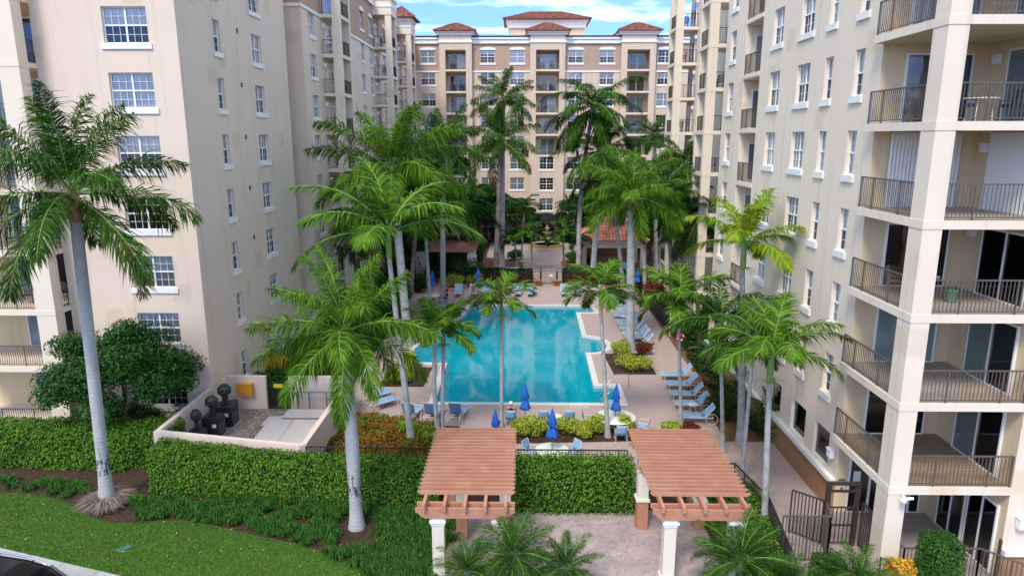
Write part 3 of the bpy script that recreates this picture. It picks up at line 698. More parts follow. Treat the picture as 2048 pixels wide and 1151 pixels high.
def paver_mat(name, c1, c2, mortar, w, h, rot=0, stain=None):
    m = mat(name, c1, .85, .15); n = m.node_tree; P = n.nodes['Principled BSDF']; N = n.nodes.new; L = n.links.new
    g = N('ShaderNodeNewGeometry'); mp = N('ShaderNodeMapping'); mp.inputs['Rotation'].default_value = (0, 0, rot); L(g.outputs['Position'], mp.inputs[0])
    b = N('ShaderNodeTexBrick'); b.inputs['Scale'].default_value = 1; b.inputs['Brick Width'].default_value = w; b.inputs['Row Height'].default_value = h; b.inputs['Mortar Size'].default_value = .006
    b.inputs['Bias'].default_value = -.1
    b.inputs['Color1'].default_value = (*c1, 1); b.inputs['Color2'].default_value = (*c2, 1); b.inputs['Mortar'].default_value = (*mortar, 1); L(mp.outputs[0], b.inputs[0])
    t = N('ShaderNodeTexNoise'); t.inputs['Scale'].default_value = .55; t.inputs['Detail'].default_value = 8; t.inputs['Roughness'].default_value = .6; L(g.outputs['Position'], t.inputs[0])
    r = N('ShaderNodeValToRGB'); r.color_ramp.elements[0].position = .38; r.color_ramp.elements[1].position = .68; r.color_ramp.elements[1].color = (.6, .6, .6, 1); L(t.outputs[0], r.inputs[0])
    x = N('ShaderNodeMixRGB'); x.inputs[2].default_value = (*(stain or [q*.72 for q in c1]), 1); L(b.outputs[0], x.inputs[1]); L(r.outputs[0], x.inputs[0]); L(x.outputs[0], P.inputs['Base Color'])
    bp = N('ShaderNodeBump'); bp.inputs['Strength'].default_value = .5; bp.inputs['Distance'].default_value = .004; bp.invert = True; L(b.outputs['Fac'], bp.inputs['Height']); L(bp.outputs[0], P.inputs['Normal'])
    return m
M['deck'] = paver_mat('mauve deck pavers', (.47, .365, .325), (.41, .31, .275), (.31, .24, .22), .2, .1, R(45), (.39, .31, .28))
M['path'] = paver_mat('pink path pavers', (.48, .385, .345), (.42, .33, .30), (.24, .2, .19), .2, .1, R(0))
M['walk'] = paver_mat('grey pink walk pavers', (.43, .355, .32), (.36, .29, .265), (.2, .17, .16), .22, .11, R(45))

# lawn with a wavy bed edge
edge = [G(*p) for p in ((-500, 970), (-200, 978), (0, 985), (80, 990), (150, 1010), (190, 1036), (240, 1046), (330, 1040), (400, 1045), (500, 1068), (600, 1090), (680, 1115), (740, 1151))]
edge += [(-4.2, 19.5), (-3.6, 17.5)]
def arc_smooth(p, n=4):
    o = []
    for i in range(len(p)-1):
        a, b, c, d = p[max(i-1, 0)], p[i], p[i+1], p[min(i+2, len(p)-1)]
        for k in range(n):
            t = k/n; o.append(tuple(.5*((2*b[q])+(-a[q]+c[q])*t+(2*a[q]-5*b[q]+4*c[q]-d[q])*t*t+(-a[q]+3*b[q]-3*c[q]+d[q])*t**3) for q in (0, 1)))
    return o+[p[-1]]
LE = arc_smooth(edge)
swd = Vector((5.31, -1.54)).normalized(); sw0 = Vector((-19.01, 21.99)); sn = Vector((swd.y, -swd.x))     # sn points towards the camera side
if sn.y > 0: sn = -sn
def sw(t, o): p = sw0+swd*t+sn*o; return (p.x, p.y)
lawn = LE+[sw(22, .0), sw(-40, .0)]
lv = []; lf = []
for i, p in enumerate(LE):
    q = sw0+swd*((p[0]-sw0.x)/swd.x); lv += [(p[0], p[1], .02), (q.x, q.y, .02)]
    if i: lf.append((2*i-2, 2*i-1, 2*i+1, 2*i))
st(MB().add(lv, lf).build('lawn', M['lawn']))
s1 = MB()
for k in range(-8, 8): s1.poly([sw(k*1.55+.012, .03), sw(k*1.55+1.54, .03), sw(k*1.55+1.54, 1.5), sw(k*1.55+.012, 1.5)], -.1, .045)
st(s1.build('sidewalk', M['concrete']))
st(MB().poly([sw(-14, 1.515), sw(14, 1.515), sw(14, 1.67), sw(-14, 1.67)], -.1, .05).build('kerb', M['concrete']))
st(MB().sheet([sw(-60, 1.672), sw(60, 1.672), sw(60, 12), sw(-60, 12)], -.012).build('road', M['asphalt']))
# lawn blades: fine upright grass over the near part
def blades(name, pts_fn, n, h, w, m, lean=.5, seed=1, seg_out=.0):
    g = np.random.default_rng(seed); P = pts_fn(g, n); n = len(P)
    a = g.uniform(0, 2*PI, n); hh = h*g.uniform(.6, 1.25, n); ln = lean*g.uniform(.2, 1, n)*hh
    b = g.uniform(0, 2*PI, n); wx = np.cos(b)*w/2; wy = np.sin(b)*w/2
    V = np.zeros((n, 3, 3)); V[:, 0] = P; V[:, 1] = P; V[:, 0, 0] -= wx; V[:, 0, 1] -= wy; V[:, 1, 0] += wx; V[:, 1, 1] += wy
    V[:, 2] = P; V[:, 2, 0] += np.cos(a)*ln; V[:, 2, 1] += np.sin(a)*ln; V[:, 2, 2] += hh
    return np_mesh(name, V.reshape(-1, 3), np.arange(n*3).reshape(-1, 3), m)
def np_mesh(name, V, Fc, mats, parent=None, mi=None, smooth=False):
    me = bpy.data.meshes.new(name); k = Fc.shape[1]
    me.vertices.add(len(V)); me.vertices.foreach_set('co', np.asarray(V, dtype=np.float32).ravel())
    me.loops.add(Fc.size); me.loops.foreach_set('vertex_index', Fc.ravel().astype(np.int32))
    me.polygons.add(len(Fc)); me.polygons.foreach_set('loop_start', np.arange(0, Fc.size, k, dtype=np.int32))
    if not isinstance(mats, (list, tuple)): mats = [mats]
    for m in mats: me.materials.append(m)
    if mi is not None: me.polygons.foreach_set('material_index', np.asarray(mi, dtype=np.int32))
    if smooth: me.polygons.foreach_set('use_smooth', np.ones(len(Fc), dtype=bool))
    me.update(calc_edges=True); me.validate()
    o = bpy.data.objects.new(name, me); COL.objects.link(o)
    if parent is not None: o.parent = parent
    return o
def in_poly(P, poly):
    x, y = P[:, 0], P[:, 1]; ins = np.zeros(len(P), bool); n = len(poly)
    for i in range(n):
        x1, y1 = poly[i]; x2, y2 = poly[(i+1) % n]
        c = ((y1 > y) != (y2 > y)) & (x < (x2-x1)*(y-y1)/((y2-y1) or 1e-9)+x1); ins ^= c
    return ins
def poly_pts(poly, z=.02):
    xs = [p[0] for p in poly]; ys = [p[1] for p in poly]
    def fn(g, n):
        P = np.stack([g.uniform(min(xs), max(xs), n), g.uniform(min(ys), max(ys), n), np.full(n, z)], 1)
        return P[in_poly(P, poly)]
    return fn
M['blade'] = mat('grass blade', (.06, .18, .03), .6, .2, island=[(0, (.038, .105, .014)), (.6, (.08, .195, .025)), (1, (.17, .29, .05))], noise=(.7, (.10, .15, .03), .7), trans=.2)
vis = [p for p in lawn]; near_lawn = [(max(p[0], -23), p[1]) for p in LE]+[sw(12, 0), sw(-5.5, 0)]
tag(blades('grass', poly_pts(near_lawn), 150000, .06, .026, M['blade'], .6), kind='stuff')

# pool deck with the pool cut out
POOL = [(-4.9, 36.2), (5.55, 36.2), (5.6, 38.9), (4.3, 38.9), (4.4, 45.4)]
bay = [(4.75+1.35*math.cos(a), 47.35+1.95*math.sin(a)) for a in [R(-78+156*i/12) for i in range(13)]]
POOL += bay+[(4.5, 49.6), (4.6, 56.6), (6.15, 56.6), (6.15, 59.0), (-4.6, 59.0), (-4.75, 56.2), (-7.6, 46.2), (-7.3, 43.2), (-4.95, 43.0)]
def offset_poly(p, d):
    n = len(p); o = []
    for i in range(n):
        a, b, c = Vector(p[i-1]), Vector(p[i]), Vector(p[(i+1) % n]); e1 = (b-a).normalized(); e2 = (c-b).normalized()
        n1 = Vector((e1.y, -e1.x)); n2 = Vector((e2.y, -e2.x)); m_ = (n1+n2); m_ = m_/max(m_.length_squared/2, .35) if m_.length > 1e-6 else n1
        q = b+m_*d*1.0; o.append((q.x, q.y))
    return o
COP = offset_poly(POOL, .36)
DECK = [(-10.2, 34.4), (-8.9, 33.6), (-3.2, 32.9), (-3.2, 26.5), (8.3, 26.5), (12.28, 26.5), (12.28, 31.3), (10.0, 31.3), (10.2, 35), (9.6, 38), (10.9, 41.2), (10.9, 46), (11.0, 60), (10.6, 66), (8, 67.9), (-10.5, 67.9), (-10.3, 52), (-10.2, 43)]
import bmesh
def ring(name, outer, inner, z0, z1, m, lip=None):
    """flat surface with a hole, by triangle fill"""
    bm = bmesh.new(); es = []
    for L_ in (outer, inner):
        vs = [bm.verts.new((x, y, z1)) for x, y in L_]
        for i in range(len(vs)): es.append(bm.edges.new((vs[i], vs[(i+1) % len(vs)])))
    bmesh.ops.triangle_fill(bm, edges=es, use_beauty=True, use_dissolve=False)
    for f in bm.faces:
        if f.normal.z < 0: f.normal_flip()
    if lip is not None:
        for L_ in ((outer, inner) if lip == 2 else (inner,)):
            n = len(L_); vs = [bm.verts.new((x, y, z1)) for x, y in L_]; ws = [bm.verts.new((x, y, z0)) for x, y in L_]
            for i in range(n): bm.faces.new((vs[i], vs[(i+1) % n], ws[(i+1) % n], ws[i]))
    me = bpy.data.meshes.new(name); bm.to_mesh(me); bm.free(); me.materials.append(m)
    o = bpy.data.objects.new(name, me); COL.objects.link(o); return o
st(ring('pool_deck', DECK, COP, 0, .03, M['deck']))
st(ring('coping', COP, POOL, -.12, .055, M['coping'], 2))
st(ring('ground', [(-600, -300), (600, -300), (600, 1500), (-600, 1500)], offset_poly(POOL, .2), 0, -.02, M['soil']))
# basin
M['plaster'] = mat('pale blue pool plaster', (.55, .78, .80), .7, .2, noise=(.6, (.45, .70, .74), .7))
M['bandtile'] = mat('navy waterline tile', (.012, .02, .06), .25, .5, noise=(14, (.03, .05, .14), .8))
ba = MB(); n = len(POOL)
bv = [(x, y, -.12) for x, y in POOL]+[(x, y, -.42) for x, y in POOL]; ba.add(bv, [((i+1) % n, i, n+i, n+(i+1) % n) for i in range(n)], 1)
bv = [(x, y, -.42) for x, y in POOL]+[(x, y, -1.45) for x, y in POOL]; ba.add(bv, [((i+1) % n, i, n+i, n+(i+1) % n) for i in range(n)]+[tuple(range(n, 2*n))], 0)
for k in range(3): ba.box(4.35+.0, 5.54-.38*k, 36.25, 38.85, -1.44, -1.15+.28*k-.002) if 0 else None
# entry steps: near right, far right, bay bench
for k in range(3): ba.box(4.32+.42*k, 5.54, 36.24, 38.86, -1.44+.001*k, -1.05+.28*k); ba.box(4.64+.5*k, 6.12, 56.64, 58.96, -1.44+.001*k, -1.05+.28*k)
st(ba.build('pool_basin', [M['plaster'], M['bandtile']]))
# water surface: tinted, rippled, reflecting
m = bpy.data.materials.new('pool water'); m.use_nodes = True; nn = m.node_tree; nn.nodes.clear(); N = nn.nodes.new; L = nn.links.new
o_ = N('ShaderNodeOutputMaterial'); tr = N('ShaderNodeBsdfTransparent'); tr.inputs[0].default_value = (.22, .80, .90, 1)
df = N('ShaderNodeBsdfDiffuse'); df.inputs[0].default_value = (.0, .47, .60, 1)
gl = N('ShaderNodeBsdfGlossy'); gl.inputs['Roughness'].default_value = .035
fr = N('ShaderNodeFresnel'); fr.inputs[0].default_value = 1.45
gg = N('ShaderNodeNewGeometry'); mp = N('ShaderNodeMapping'); mp.inputs['Scale'].default_value = (1, .6, 1); L(gg.outputs['Position'], mp.inputs[0])
t1 = N('ShaderNodeTexNoise'); t1.inputs['Scale'].default_value = 1.0; t1.inputs['Detail'].default_value = 6; t1.inputs['Distortion'].default_value = .6; L(mp.outputs[0], t1.inputs[0])
bp = N('ShaderNodeBump'); bp.inputs['Strength'].default_value = .5; bp.inputs['Distance'].default_value = .02; L(t1.outputs[0], bp.inputs['Height'])
L(bp.outputs[0], gl.inputs['Normal']); L(bp.outputs[0], fr.inputs['Normal'])
m1 = N('ShaderNodeMixShader'); m1.inputs[0].default_value = .65; L(tr.outputs[0], m1.inputs[1]); L(df.outputs[0], m1.inputs[2])
mf = N('ShaderNodeMath'); mf.operation = 'MULTIPLY_ADD'; mf.inputs[1].default_value = 1.25; mf.inputs[2].default_value = .04; L(fr.outputs[0], mf.inputs[0])
m2 = N('ShaderNodeMixShader'); L(mf.outputs[0], m2.inputs[0]); L(m1.outputs[0], m2.inputs[1]); L(gl.outputs[0], m2.inputs[2]); L(m2.outputs[0], o_.inputs[0])
M['water'] = m
st(MB().sheet(POOL, -.13).build('pool_water', m))
# depth numbers stencilled on the coping edge
def text(name, s, loc, rot, size, m, parent=None, ext=.002):
    c = bpy.data.curves.new(name, 'FONT'); c.body = s; c.size = size; c.extrude = ext; c.align_x = 'CENTER'; c.align_y = 'CENTER'
    o = bpy.data.objects.new(name, c); COL.objects.link(o); dg = bpy.context.evaluated_depsgraph_get()
    me = bpy.data.meshes.new_from_object(o.evaluated_get(dg)); bpy.data.objects.remove(o); me.materials.clear(); me.materials.append(m)
    o = bpy.data.objects.new(name, me); COL.objects.link(o); o.location = loc; o.rotation_euler = rot
    if parent: o.parent = parent
    return o
M['mark'] = mat('white deck marking', (.72, .71, .68), .7, .2)
for (s, x, y) in (('3 1/2 FT', -3.1, 35.55), ('3 1/2 FT', 3.2, 35.55), ('4 FT', -3.6, 59.8), ('4 FT', 3.2, 59.8)):
    st(text('depth_marking', s, (x, y, .035), (0, 0, 0), .32, M['mark'], ext=.001))

# back court: path, paved circle, brown beds, raised terrace
st(MB().sheet([(.0, 67.91), (4.75, 67.91), (4.6, 81), (5.6, 83), (8.5, 84.5), (9, 96), (-4.5, 96), (-4.5, 84), (-.8, 82), (.1, 80.5)], .034).build('court_path', M['path']))
st(MB().sheet([(-14.8, 67.92), (14.2, 67.92), (14.2, 98), (-14.8, 98)], .008).build('court_bed', M['mulch']))
st(MB().sheet([(9.2, 31.0), (12.28, 31.0), (12.28, 44.1), (14.85, 44.1), (14.85, 67.9), (9.5, 67.9)], .012).build('side_bed', M['mulch']))
st(MB().sheet([(8.95, 20.0), (12.31, 20.0), (12.31, 26.499), (9.72, 26.499), (9.0, 24.0)], .036).build('side_walk', M['walk']))
st(MB().sheet([(12.32, 15), (28, 15), (28, 24.85), (12.32, 24.85)], .03).build('corner_terrace', M['walk']))
# herringbone plaza, each paver laid
M['brick'] = mat('herringbone paver', (.4, .3, .28), .85, .15, island=[(0, (.34, .27, .25)), (.35, (.46, .35, .31)), (.7, (.42, .37, .35)), (1, (.52, .38, .32))], noise=(.9, (.24, .20, .19), .65))
hb = []; a = .205; b = .1025; g = .006
PL = [(-3.05, 24.9), (-2.6, 23.0), (-3.3, 19), (-3.3, 13), (9, 13), (8.9, 19.5), (7.05, 22.1), (6.95, 24.9)]
c45, s45 = math.cos(R(45)), math.sin(R(45))
for i in range(-90, 90):
    for j in range(-40, 60):
        for (w_, h_, ox, oy) in ((a, b, 0, 0), (b, a, a, 0)):
            # classic herringbone lattice
            x = ox+i*b+j*2*a*1.0; y = oy+i*b-0*j
            if w_ == b: y -= b*1.0-b*0; x += 0
            X0, Y0 = x, y
            cx, cy = x+w_/2, y+h_/2
            rx, ry = cx*c45-cy*s45, cx*s45+cy*c45
            hb.append((rx+3, ry+19, w_/2-g/2, h_/2-g/2))
H = np.array(hb); PP = H[:, :2]; H = H[in_poly(PP, PL)]
V = []
for sx, sy in ((-1, -1), (1, -1), (1, 1), (-1, 1)):
    lx = H[:, 2]*sx; ly = H[:, 3]*sy; V.append(np.stack([H[:, 0]+lx*c45-ly*s45, H[:, 1]+lx*s45+ly*c45, np.full(len(H), .034)], 1))
V = np.stack(V, 1).reshape(-1, 3)
st(np_mesh('plaza_paving', V, np.arange(len(V)).reshape(-1, 4), M['brick']))
st(MB().sheet(PL, .03).build('plaza_joint', mat('paver joint sand', (.13, .11, .1), .9, .1)))
# ================================================================ PLANTS
def leafmat(name, cols, tr=.16, rough=.5, patch=None):
    k = len(cols); return mat(name, cols[0], rough+.1, .08, island=[(i/(k-1), c) for i, c in enumerate(cols)], noise=patch, trans=tr)
M['palm'] = leafmat('royal palm leaflets', [(0.011, 0.036, 0.005), (0.028, 0.079, 0.009), (0.048, 0.115, 0.013), (0.075, 0.158, 0.018)])
M['palmbright'] = leafmat('bright palm leaflets', [(0.028, 0.086, 0.005), (0.056, 0.144, 0.009), (0.112, 0.230, 0.016), (0.187, 0.302, 0.027)], .3)
M['palmyellow'] = leafmat('yellow green palm leaflets', [(0.057, 0.148, 0.007), (0.133, 0.262, 0.015), (0.266, 0.369, 0.020), (0.399, 0.410, 0.030)], .35)
M['palmdark'] = leafmat('dark palm leaflets', [(0.006, 0.021, 0.005), (0.013, 0.045, 0.008), (0.027, 0.074, 0.011), (0.048, 0.107, 0.015)], .2)
M['dead'] = leafmat('dry brown leaflets', [(.2, .13, .06), (.3, .2, .1), (.38, .26, .12)], .1)
M['rachis'] = mat('pale green leaf stem', (.20, .34, .07), .5, .3)
M['shaft'] = mat('green crownshaft', (.16, .30, .07), .4, .4, noise=(3, (.26, .34, .10), .7))
M['boot'] = mat('orange brown leaf sheath', (.42, .24, .11), .7, .2, noise=(5, (.24, .14, .07), .8))
M['flower'] = mat('pale palm flower stalk', (.5, .42, .22), .8, .1)
def trunk_mat(name, c1, c2, ring=9):
    m = mat(name, c1, .85, .15); n = m.node_tree; P = n.nodes['Principled BSDF']; N = n.nodes.new; L = n.links.new
    g = N('ShaderNodeNewGeometry'); w = N('ShaderNodeTexWave'); w.bands_direction = 'Z'; w.inputs['Scale'].default_value = ring*.33; w.inputs['Distortion'].default_value = 3.5; w.inputs['Detail'].default_value = 3; w.inputs['Detail Scale'].default_value = 1.5
    L(g.outputs['Position'], w.inputs[0]); r = N('ShaderNodeValToRGB'); r.color_ramp.elements[0].position = .0; r.color_ramp.elements[0].color = (.5, .5, .5, 1); r.color_ramp.elements[1].position = .25; r.color_ramp.elements[1].color = (0, 0, 0, 1); L(w.outputs[0], r.inputs[0])
    t = N('ShaderNodeTexNoise'); t.inputs['Scale'].default_value = 2.2; t.inputs['Detail'].default_value = 9; t.inputs['Roughness'].default_value = .7; L(g.outputs['Position'], t.inputs[0])
    r2 = N('ShaderNodeValToRGB'); r2.color_ramp.elements[0].position = .44; r2.color_ramp.elements[1].position = .66; L(t.outputs[0], r2.inputs[0])
    mx = N('ShaderNodeMath'); mx.operation = 'MAXIMUM'; L(r.outputs[0], mx.inputs[0]); L(r2.outputs[0], mx.inputs[1])
    x = N('ShaderNodeMixRGB'); x.inputs[1].default_value = (*c1, 1); x.inputs[2].default_value = (*c2, 1); L(mx.outputs[0], x.inputs[0]); L(x.outputs[0], P.inputs['Base Color'])
    b = N('ShaderNodeBump'); b.inputs['Strength'].default_value = .3; b.inputs['Distance'].default_value = .015; L(w.outputs[0], b.inputs['Height']); L(b.outputs[0], P.inputs['Normal'])
    return m
M['trunk'] = trunk_mat('grey palm trunk', (.42, .42, .41), (.24, .23, .21), 12)
M['trunkpale'] = trunk_mat('pale grey royal trunk', (.40, .41, .42), (.26, .26, .25), 6)
M['trunkdark'] = trunk_mat('dark grey palm trunk', (.27, .25, .23), (.12, .10, .09), 14)
M['trunkstain'] = trunk_mat('stained grey white trunk', (.42, .42, .41), (.33, .33, .32), 6)
_n = M['trunkstain'].node_tree; _N = _n.nodes.new; _L = _n.links.new; _P = _n.nodes['Principled BSDF']; _src = _P.inputs['Base Color'].links[0].from_socket
_g = _N('ShaderNodeNewGeometry'); _s = _N('ShaderNodeSeparateXYZ'); _L(_g.outputs['Position'], _s.inputs[0]); _r = _N('ShaderNodeValToRGB'); _e = _r.color_ramp.elements
_m = _N('ShaderNodeMath'); _m.operation = 'DIVIDE'; _m.inputs[1].default_value = 6; _L(_s.outputs[2], _m.inputs[0]); _L(_m.outputs[0], _r.inputs[0])
_e[0].position = 0; _e[0].color = (.2, .2, .2, 1); _e[1].position = .75; _e[1].color = (0, 0, 0, 1); _q = _e.new(.25); _q.color = (1, 1, 1, 1); _q = _e.new(.5); _q.color = (.7, .7, .7, 1)
_mp = _N('ShaderNodeMapping'); _mp.inputs['Scale'].default_value = (5, 5, 1.6); _L(_g.outputs['Position'], _mp.inputs[0]); _t = _N('ShaderNodeTexNoise'); _t.inputs['Scale'].default_value = 1.3; _t.inputs['Detail'].default_value = 8; _t.inputs['Roughness'].default_value = .75; _L(_mp.outputs[0], _t.inputs[0])
_k = _N('ShaderNodeMath'); _k.operation = 'MULTIPLY'; _L(_t.outputs[0], _k.inputs[0]); _L(_r.outputs[0], _k.inputs[1]); _w = _N('ShaderNodeValToRGB'); _w.color_ramp.elements[0].position = .45; _w.color_ramp.elements[1].position = .52; _L(_k.outputs[0], _w.inputs[0])
_x = _N('ShaderNodeMixRGB'); _x.inputs[2].default_value = (.06, .055, .05, 1); _L(_src, _x.inputs[1]); _L(_w.outputs[0], _x.inputs[0]); _L(_x.outputs[0], _P.inputs['Base Color'])
M['drygrass'] = leafmat('grey brown dry grass', [(.14, .10, .085), (.27, .20, .17), (.40, .32, .28)], .05)
M['wood'] = mat('brown stem', (.13, .09, .06), .9, .1, noise=(4, (.07, .05, .035), .8))

def frond_arrays(g, L, az, el0, droop, nl, ll, lw, plume=.35, start=.14, curl=.5, bend=0.0, hang=.35):
    """one pinnate leaf: returns verts (n,3), quads (m,4), material per quad"""
    K = 18; P = np.zeros((K+1, 3)); T = np.zeros((K+1, 3)); el = el0; a = az
    for i in range(K+1):
        t = i/K; el = el0-droop*(t**1.35); a = az+bend*t
        T[i] = (math.cos(a)*math.cos(el), math.sin(a)*math.cos(el), math.sin(el))
        if i: P[i] = P[i-1]+(T[i-1]+T[i])/2*L/K
    t = np.linspace(start, .995, nl); t = np.concatenate([t, t+ (t[1]-t[0])*.5]); t = np.clip(t, 0, 1); side = np.concatenate([np.ones(nl), -np.ones(nl)])
    idx = t*K; i0 = np.minimum(idx.astype(int), K-1); f = (idx-i0)[:, None]
    p = P[i0]*(1-f)+P[i0+1]*f; tt = T[i0]*(1-f)+T[i0+1]*f; tt /= np.linalg.norm(tt, axis=1)[:, None]
    S_ = np.stack([tt[:, 1], -tt[:, 0], np.zeros(len(t))], 1); S_ /= np.maximum(np.linalg.norm(S_, axis=1), 1e-4)[:, None]
    U = np.cross(S_, tt); U *= np.sign(U[:, 2]+1e-6)[:, None]
    prof = np.sin(np.clip((t-start)/(1-start), 0, 1)*PI*.86+.32)**.65; ln = ll*prof*g.uniform(.85, 1.12, len(t))
    fwd = .45+.65*t+g.normal(0, .07, len(t)); pl = g.normal(0, plume, len(t))+.12
    d = S_*side[:, None]*np.cos(fwd)[:, None]+tt*np.sin(fwd)[:, None]+U*pl[:, None]; d /= np.linalg.norm(d, axis=1)[:, None]
    w = tt-d*np.sum(d*tt, 1)[:, None]; w /= np.maximum(np.linalg.norm(w, axis=1), 1e-4)[:, None]; w *= (lw*g.uniform(.8, 1.2, len(t)))[:, None]/2
    dz = np.zeros_like(d); dz[:, 2] = -1
    hg = (hang*g.uniform(.5, 1.4, len(t)))[:, None]
    m1 = p+d*(ln*.5)[:, None]+dz*(ln[:, None]*hg*.18); d2 = d+dz*hg*1.3; d2 /= np.linalg.norm(d2, axis=1)[:, None]
    tip = m1+d2*(ln*.55)[:, None]
    V = np.stack([p-w*.5, p+w*.5, m1+w, m1-w, tip], 1).reshape(-1, 3)
    n = len(t); b = np.arange(n)*5
    Q = np.concatenate([np.stack([b, b+1, b+2, b+3], 1), np.stack([b+3, b+2, b+4, b+4], 1)])
    # rachis: three sided
    rv = []; K2 = K+1
    rad = np.linspace(.045, .008, K2)*(L/3.6)**.6
    Sr = np.stack([T[:, 1], -T[:, 0], np.zeros(K2)], 1); Sr /= np.maximum(np.linalg.norm(Sr, axis=1), 1e-4)[:, None]
    for k in range(3):
        an = 2*PI*k/3+PI/2; rv.append(P+Sr*(rad*math.cos(an))[:, None]+np.array([0, 0, 1])*(rad*math.sin(an))[:, None])
    RV = np.stack(rv, 1).reshape(-1, 3); o = len(V); rq = []
    for i in range(K):
        for k in range(3): k2 = (k+1) % 3; rq.append((o+i*3+k, o+i*3+k2, o+(i+1)*3+k2, o+(i+1)*3+k))
    V = np.concatenate([V, RV]); mi = np.concatenate([np.zeros(2*n, int), np.ones(len(rq), int)])
    return V, np.concatenate([Q, np.array(rq)]), mi, P[-1]
def fix_tris(name, V, Q, mats, mi, parent=None):
    """quads whose last two corners match are triangles"""
    tri = Q[:, 2] == Q[:, 3]
    me = bpy.data.meshes.new(name); me.vertices.add(len(V)); me.vertices.foreach_set('co', V.astype(np.float32).ravel())
    cnt = np.where(tri, 3, 4); start = np.concatenate([[0], np.cumsum(cnt)[:-1]]); flat = Q.ravel()[~np.stack([np.zeros_like(tri)]*3+[tri], 1).ravel()] if True else None
    me.loops.add(int(cnt.sum())); me.loops.foreach_set('vertex_index', flat.astype(np.int32))
    me.polygons.add(len(Q)); me.polygons.foreach_set('loop_start', start.astype(np.int32))
    for m in mats: me.materials.append(m)
    me.polygons.foreach_set('material_index', mi.astype(np.int32)); me.update(calc_edges=True); me.validate()
    o = bpy.data.objects.new(name, me); COL.objects.link(o)
    if parent is not None: o.parent = parent
    return o
PK = {
 # kind: fronds, length, leaflets per side, leaflet len, width, plume, elevation range (young, old), droop range
 'royal': dict(n=22, L=4.1, nl=118, ll=.98, lw=.043, plume=.5, e=(87, -30), d=(34, 70), hang=.95, m='palm'),
 'royalbright': dict(n=21, L=3.9, nl=105, ll=1.0, lw=.048, plume=.42, e=(86, -22), d=(42, 78), hang=.9, m='palmbright'),
 'coconut': dict(n=24, L=4.1, nl=92, ll=1.1, lw=.055, plume=.12, e=(75, -40), d=(75, 70), hang=.8, m='palm'),
 'alexander': dict(n=12, L=2.9, nl=66, ll=.85, lw=.055, plume=.08, e=(80, 8), d=(55, 92), hang=.7, m='palmbright'),
 'christmas': dict(n=12, L=1.8, nl=50, ll=.62, lw=.05, plume=.16, e=(75, 5), d=(75, 95), hang=.35, m='palmbright'),
 'date': dict(n=38, L=1.8, nl=74, ll=.42, lw=.018, plume=.3, e=(84, -22), d=(45, 80), hang=.35, m='palm'),
}
_crown = {}
def crown_data(kind, m, seed):
    key = (kind, m, seed)
    if key in _crown: return _crown[key]
    k = PK[kind]; g = np.random.default_rng(seed*101+len(kind)*7+sum(map(ord, kind))); Vs, Qs, Ms = [], [], []; o = 0
    for i in range(k['n']):
        t = (i+.3)/k['n']; e = k['e'][0]+(k['e'][1]-k['e'][0])*t**.85+g.normal(0, 5); d = k['d'][0]+(k['d'][1]-k['d'][0])*t+g.normal(0, 6)
        if t > .75: d *= .8
        if i >= k['n']-1 and (kind == 'coconut' or (kind == 'royal' and seed % 3 == 1)): e -= 28
        V, Q, mi, _ = frond_arrays(g, k['L']*g.uniform(.86, 1.08)*(.82 if i < 2 else 1), i*2.39996+g.normal(0, .16), R(e), R(d), k['nl'], k['ll'], k['lw'], k['plume'], bend=g.normal(0, .18), hang=k['hang'])
        if i >= k['n']-1 and (kind == 'coconut' or (kind == 'royal' and seed % 3 == 1)): mi = np.where(mi == 0, 2, mi)      # DEADF a dry frond or two hangs below
        V = V+np.array([0, 0, -.25*t]); Vs.append(V); Qs.append(Q+o); Ms.append(mi); o += len(V)
    ob = fix_tris('crown', np.concatenate(Vs), np.concatenate(Qs), [M[m], M['rachis'], M['dead']], np.concatenate(Ms)); me = ob.data; bpy.data.objects.remove(ob)
    _crown[key] = me; return me
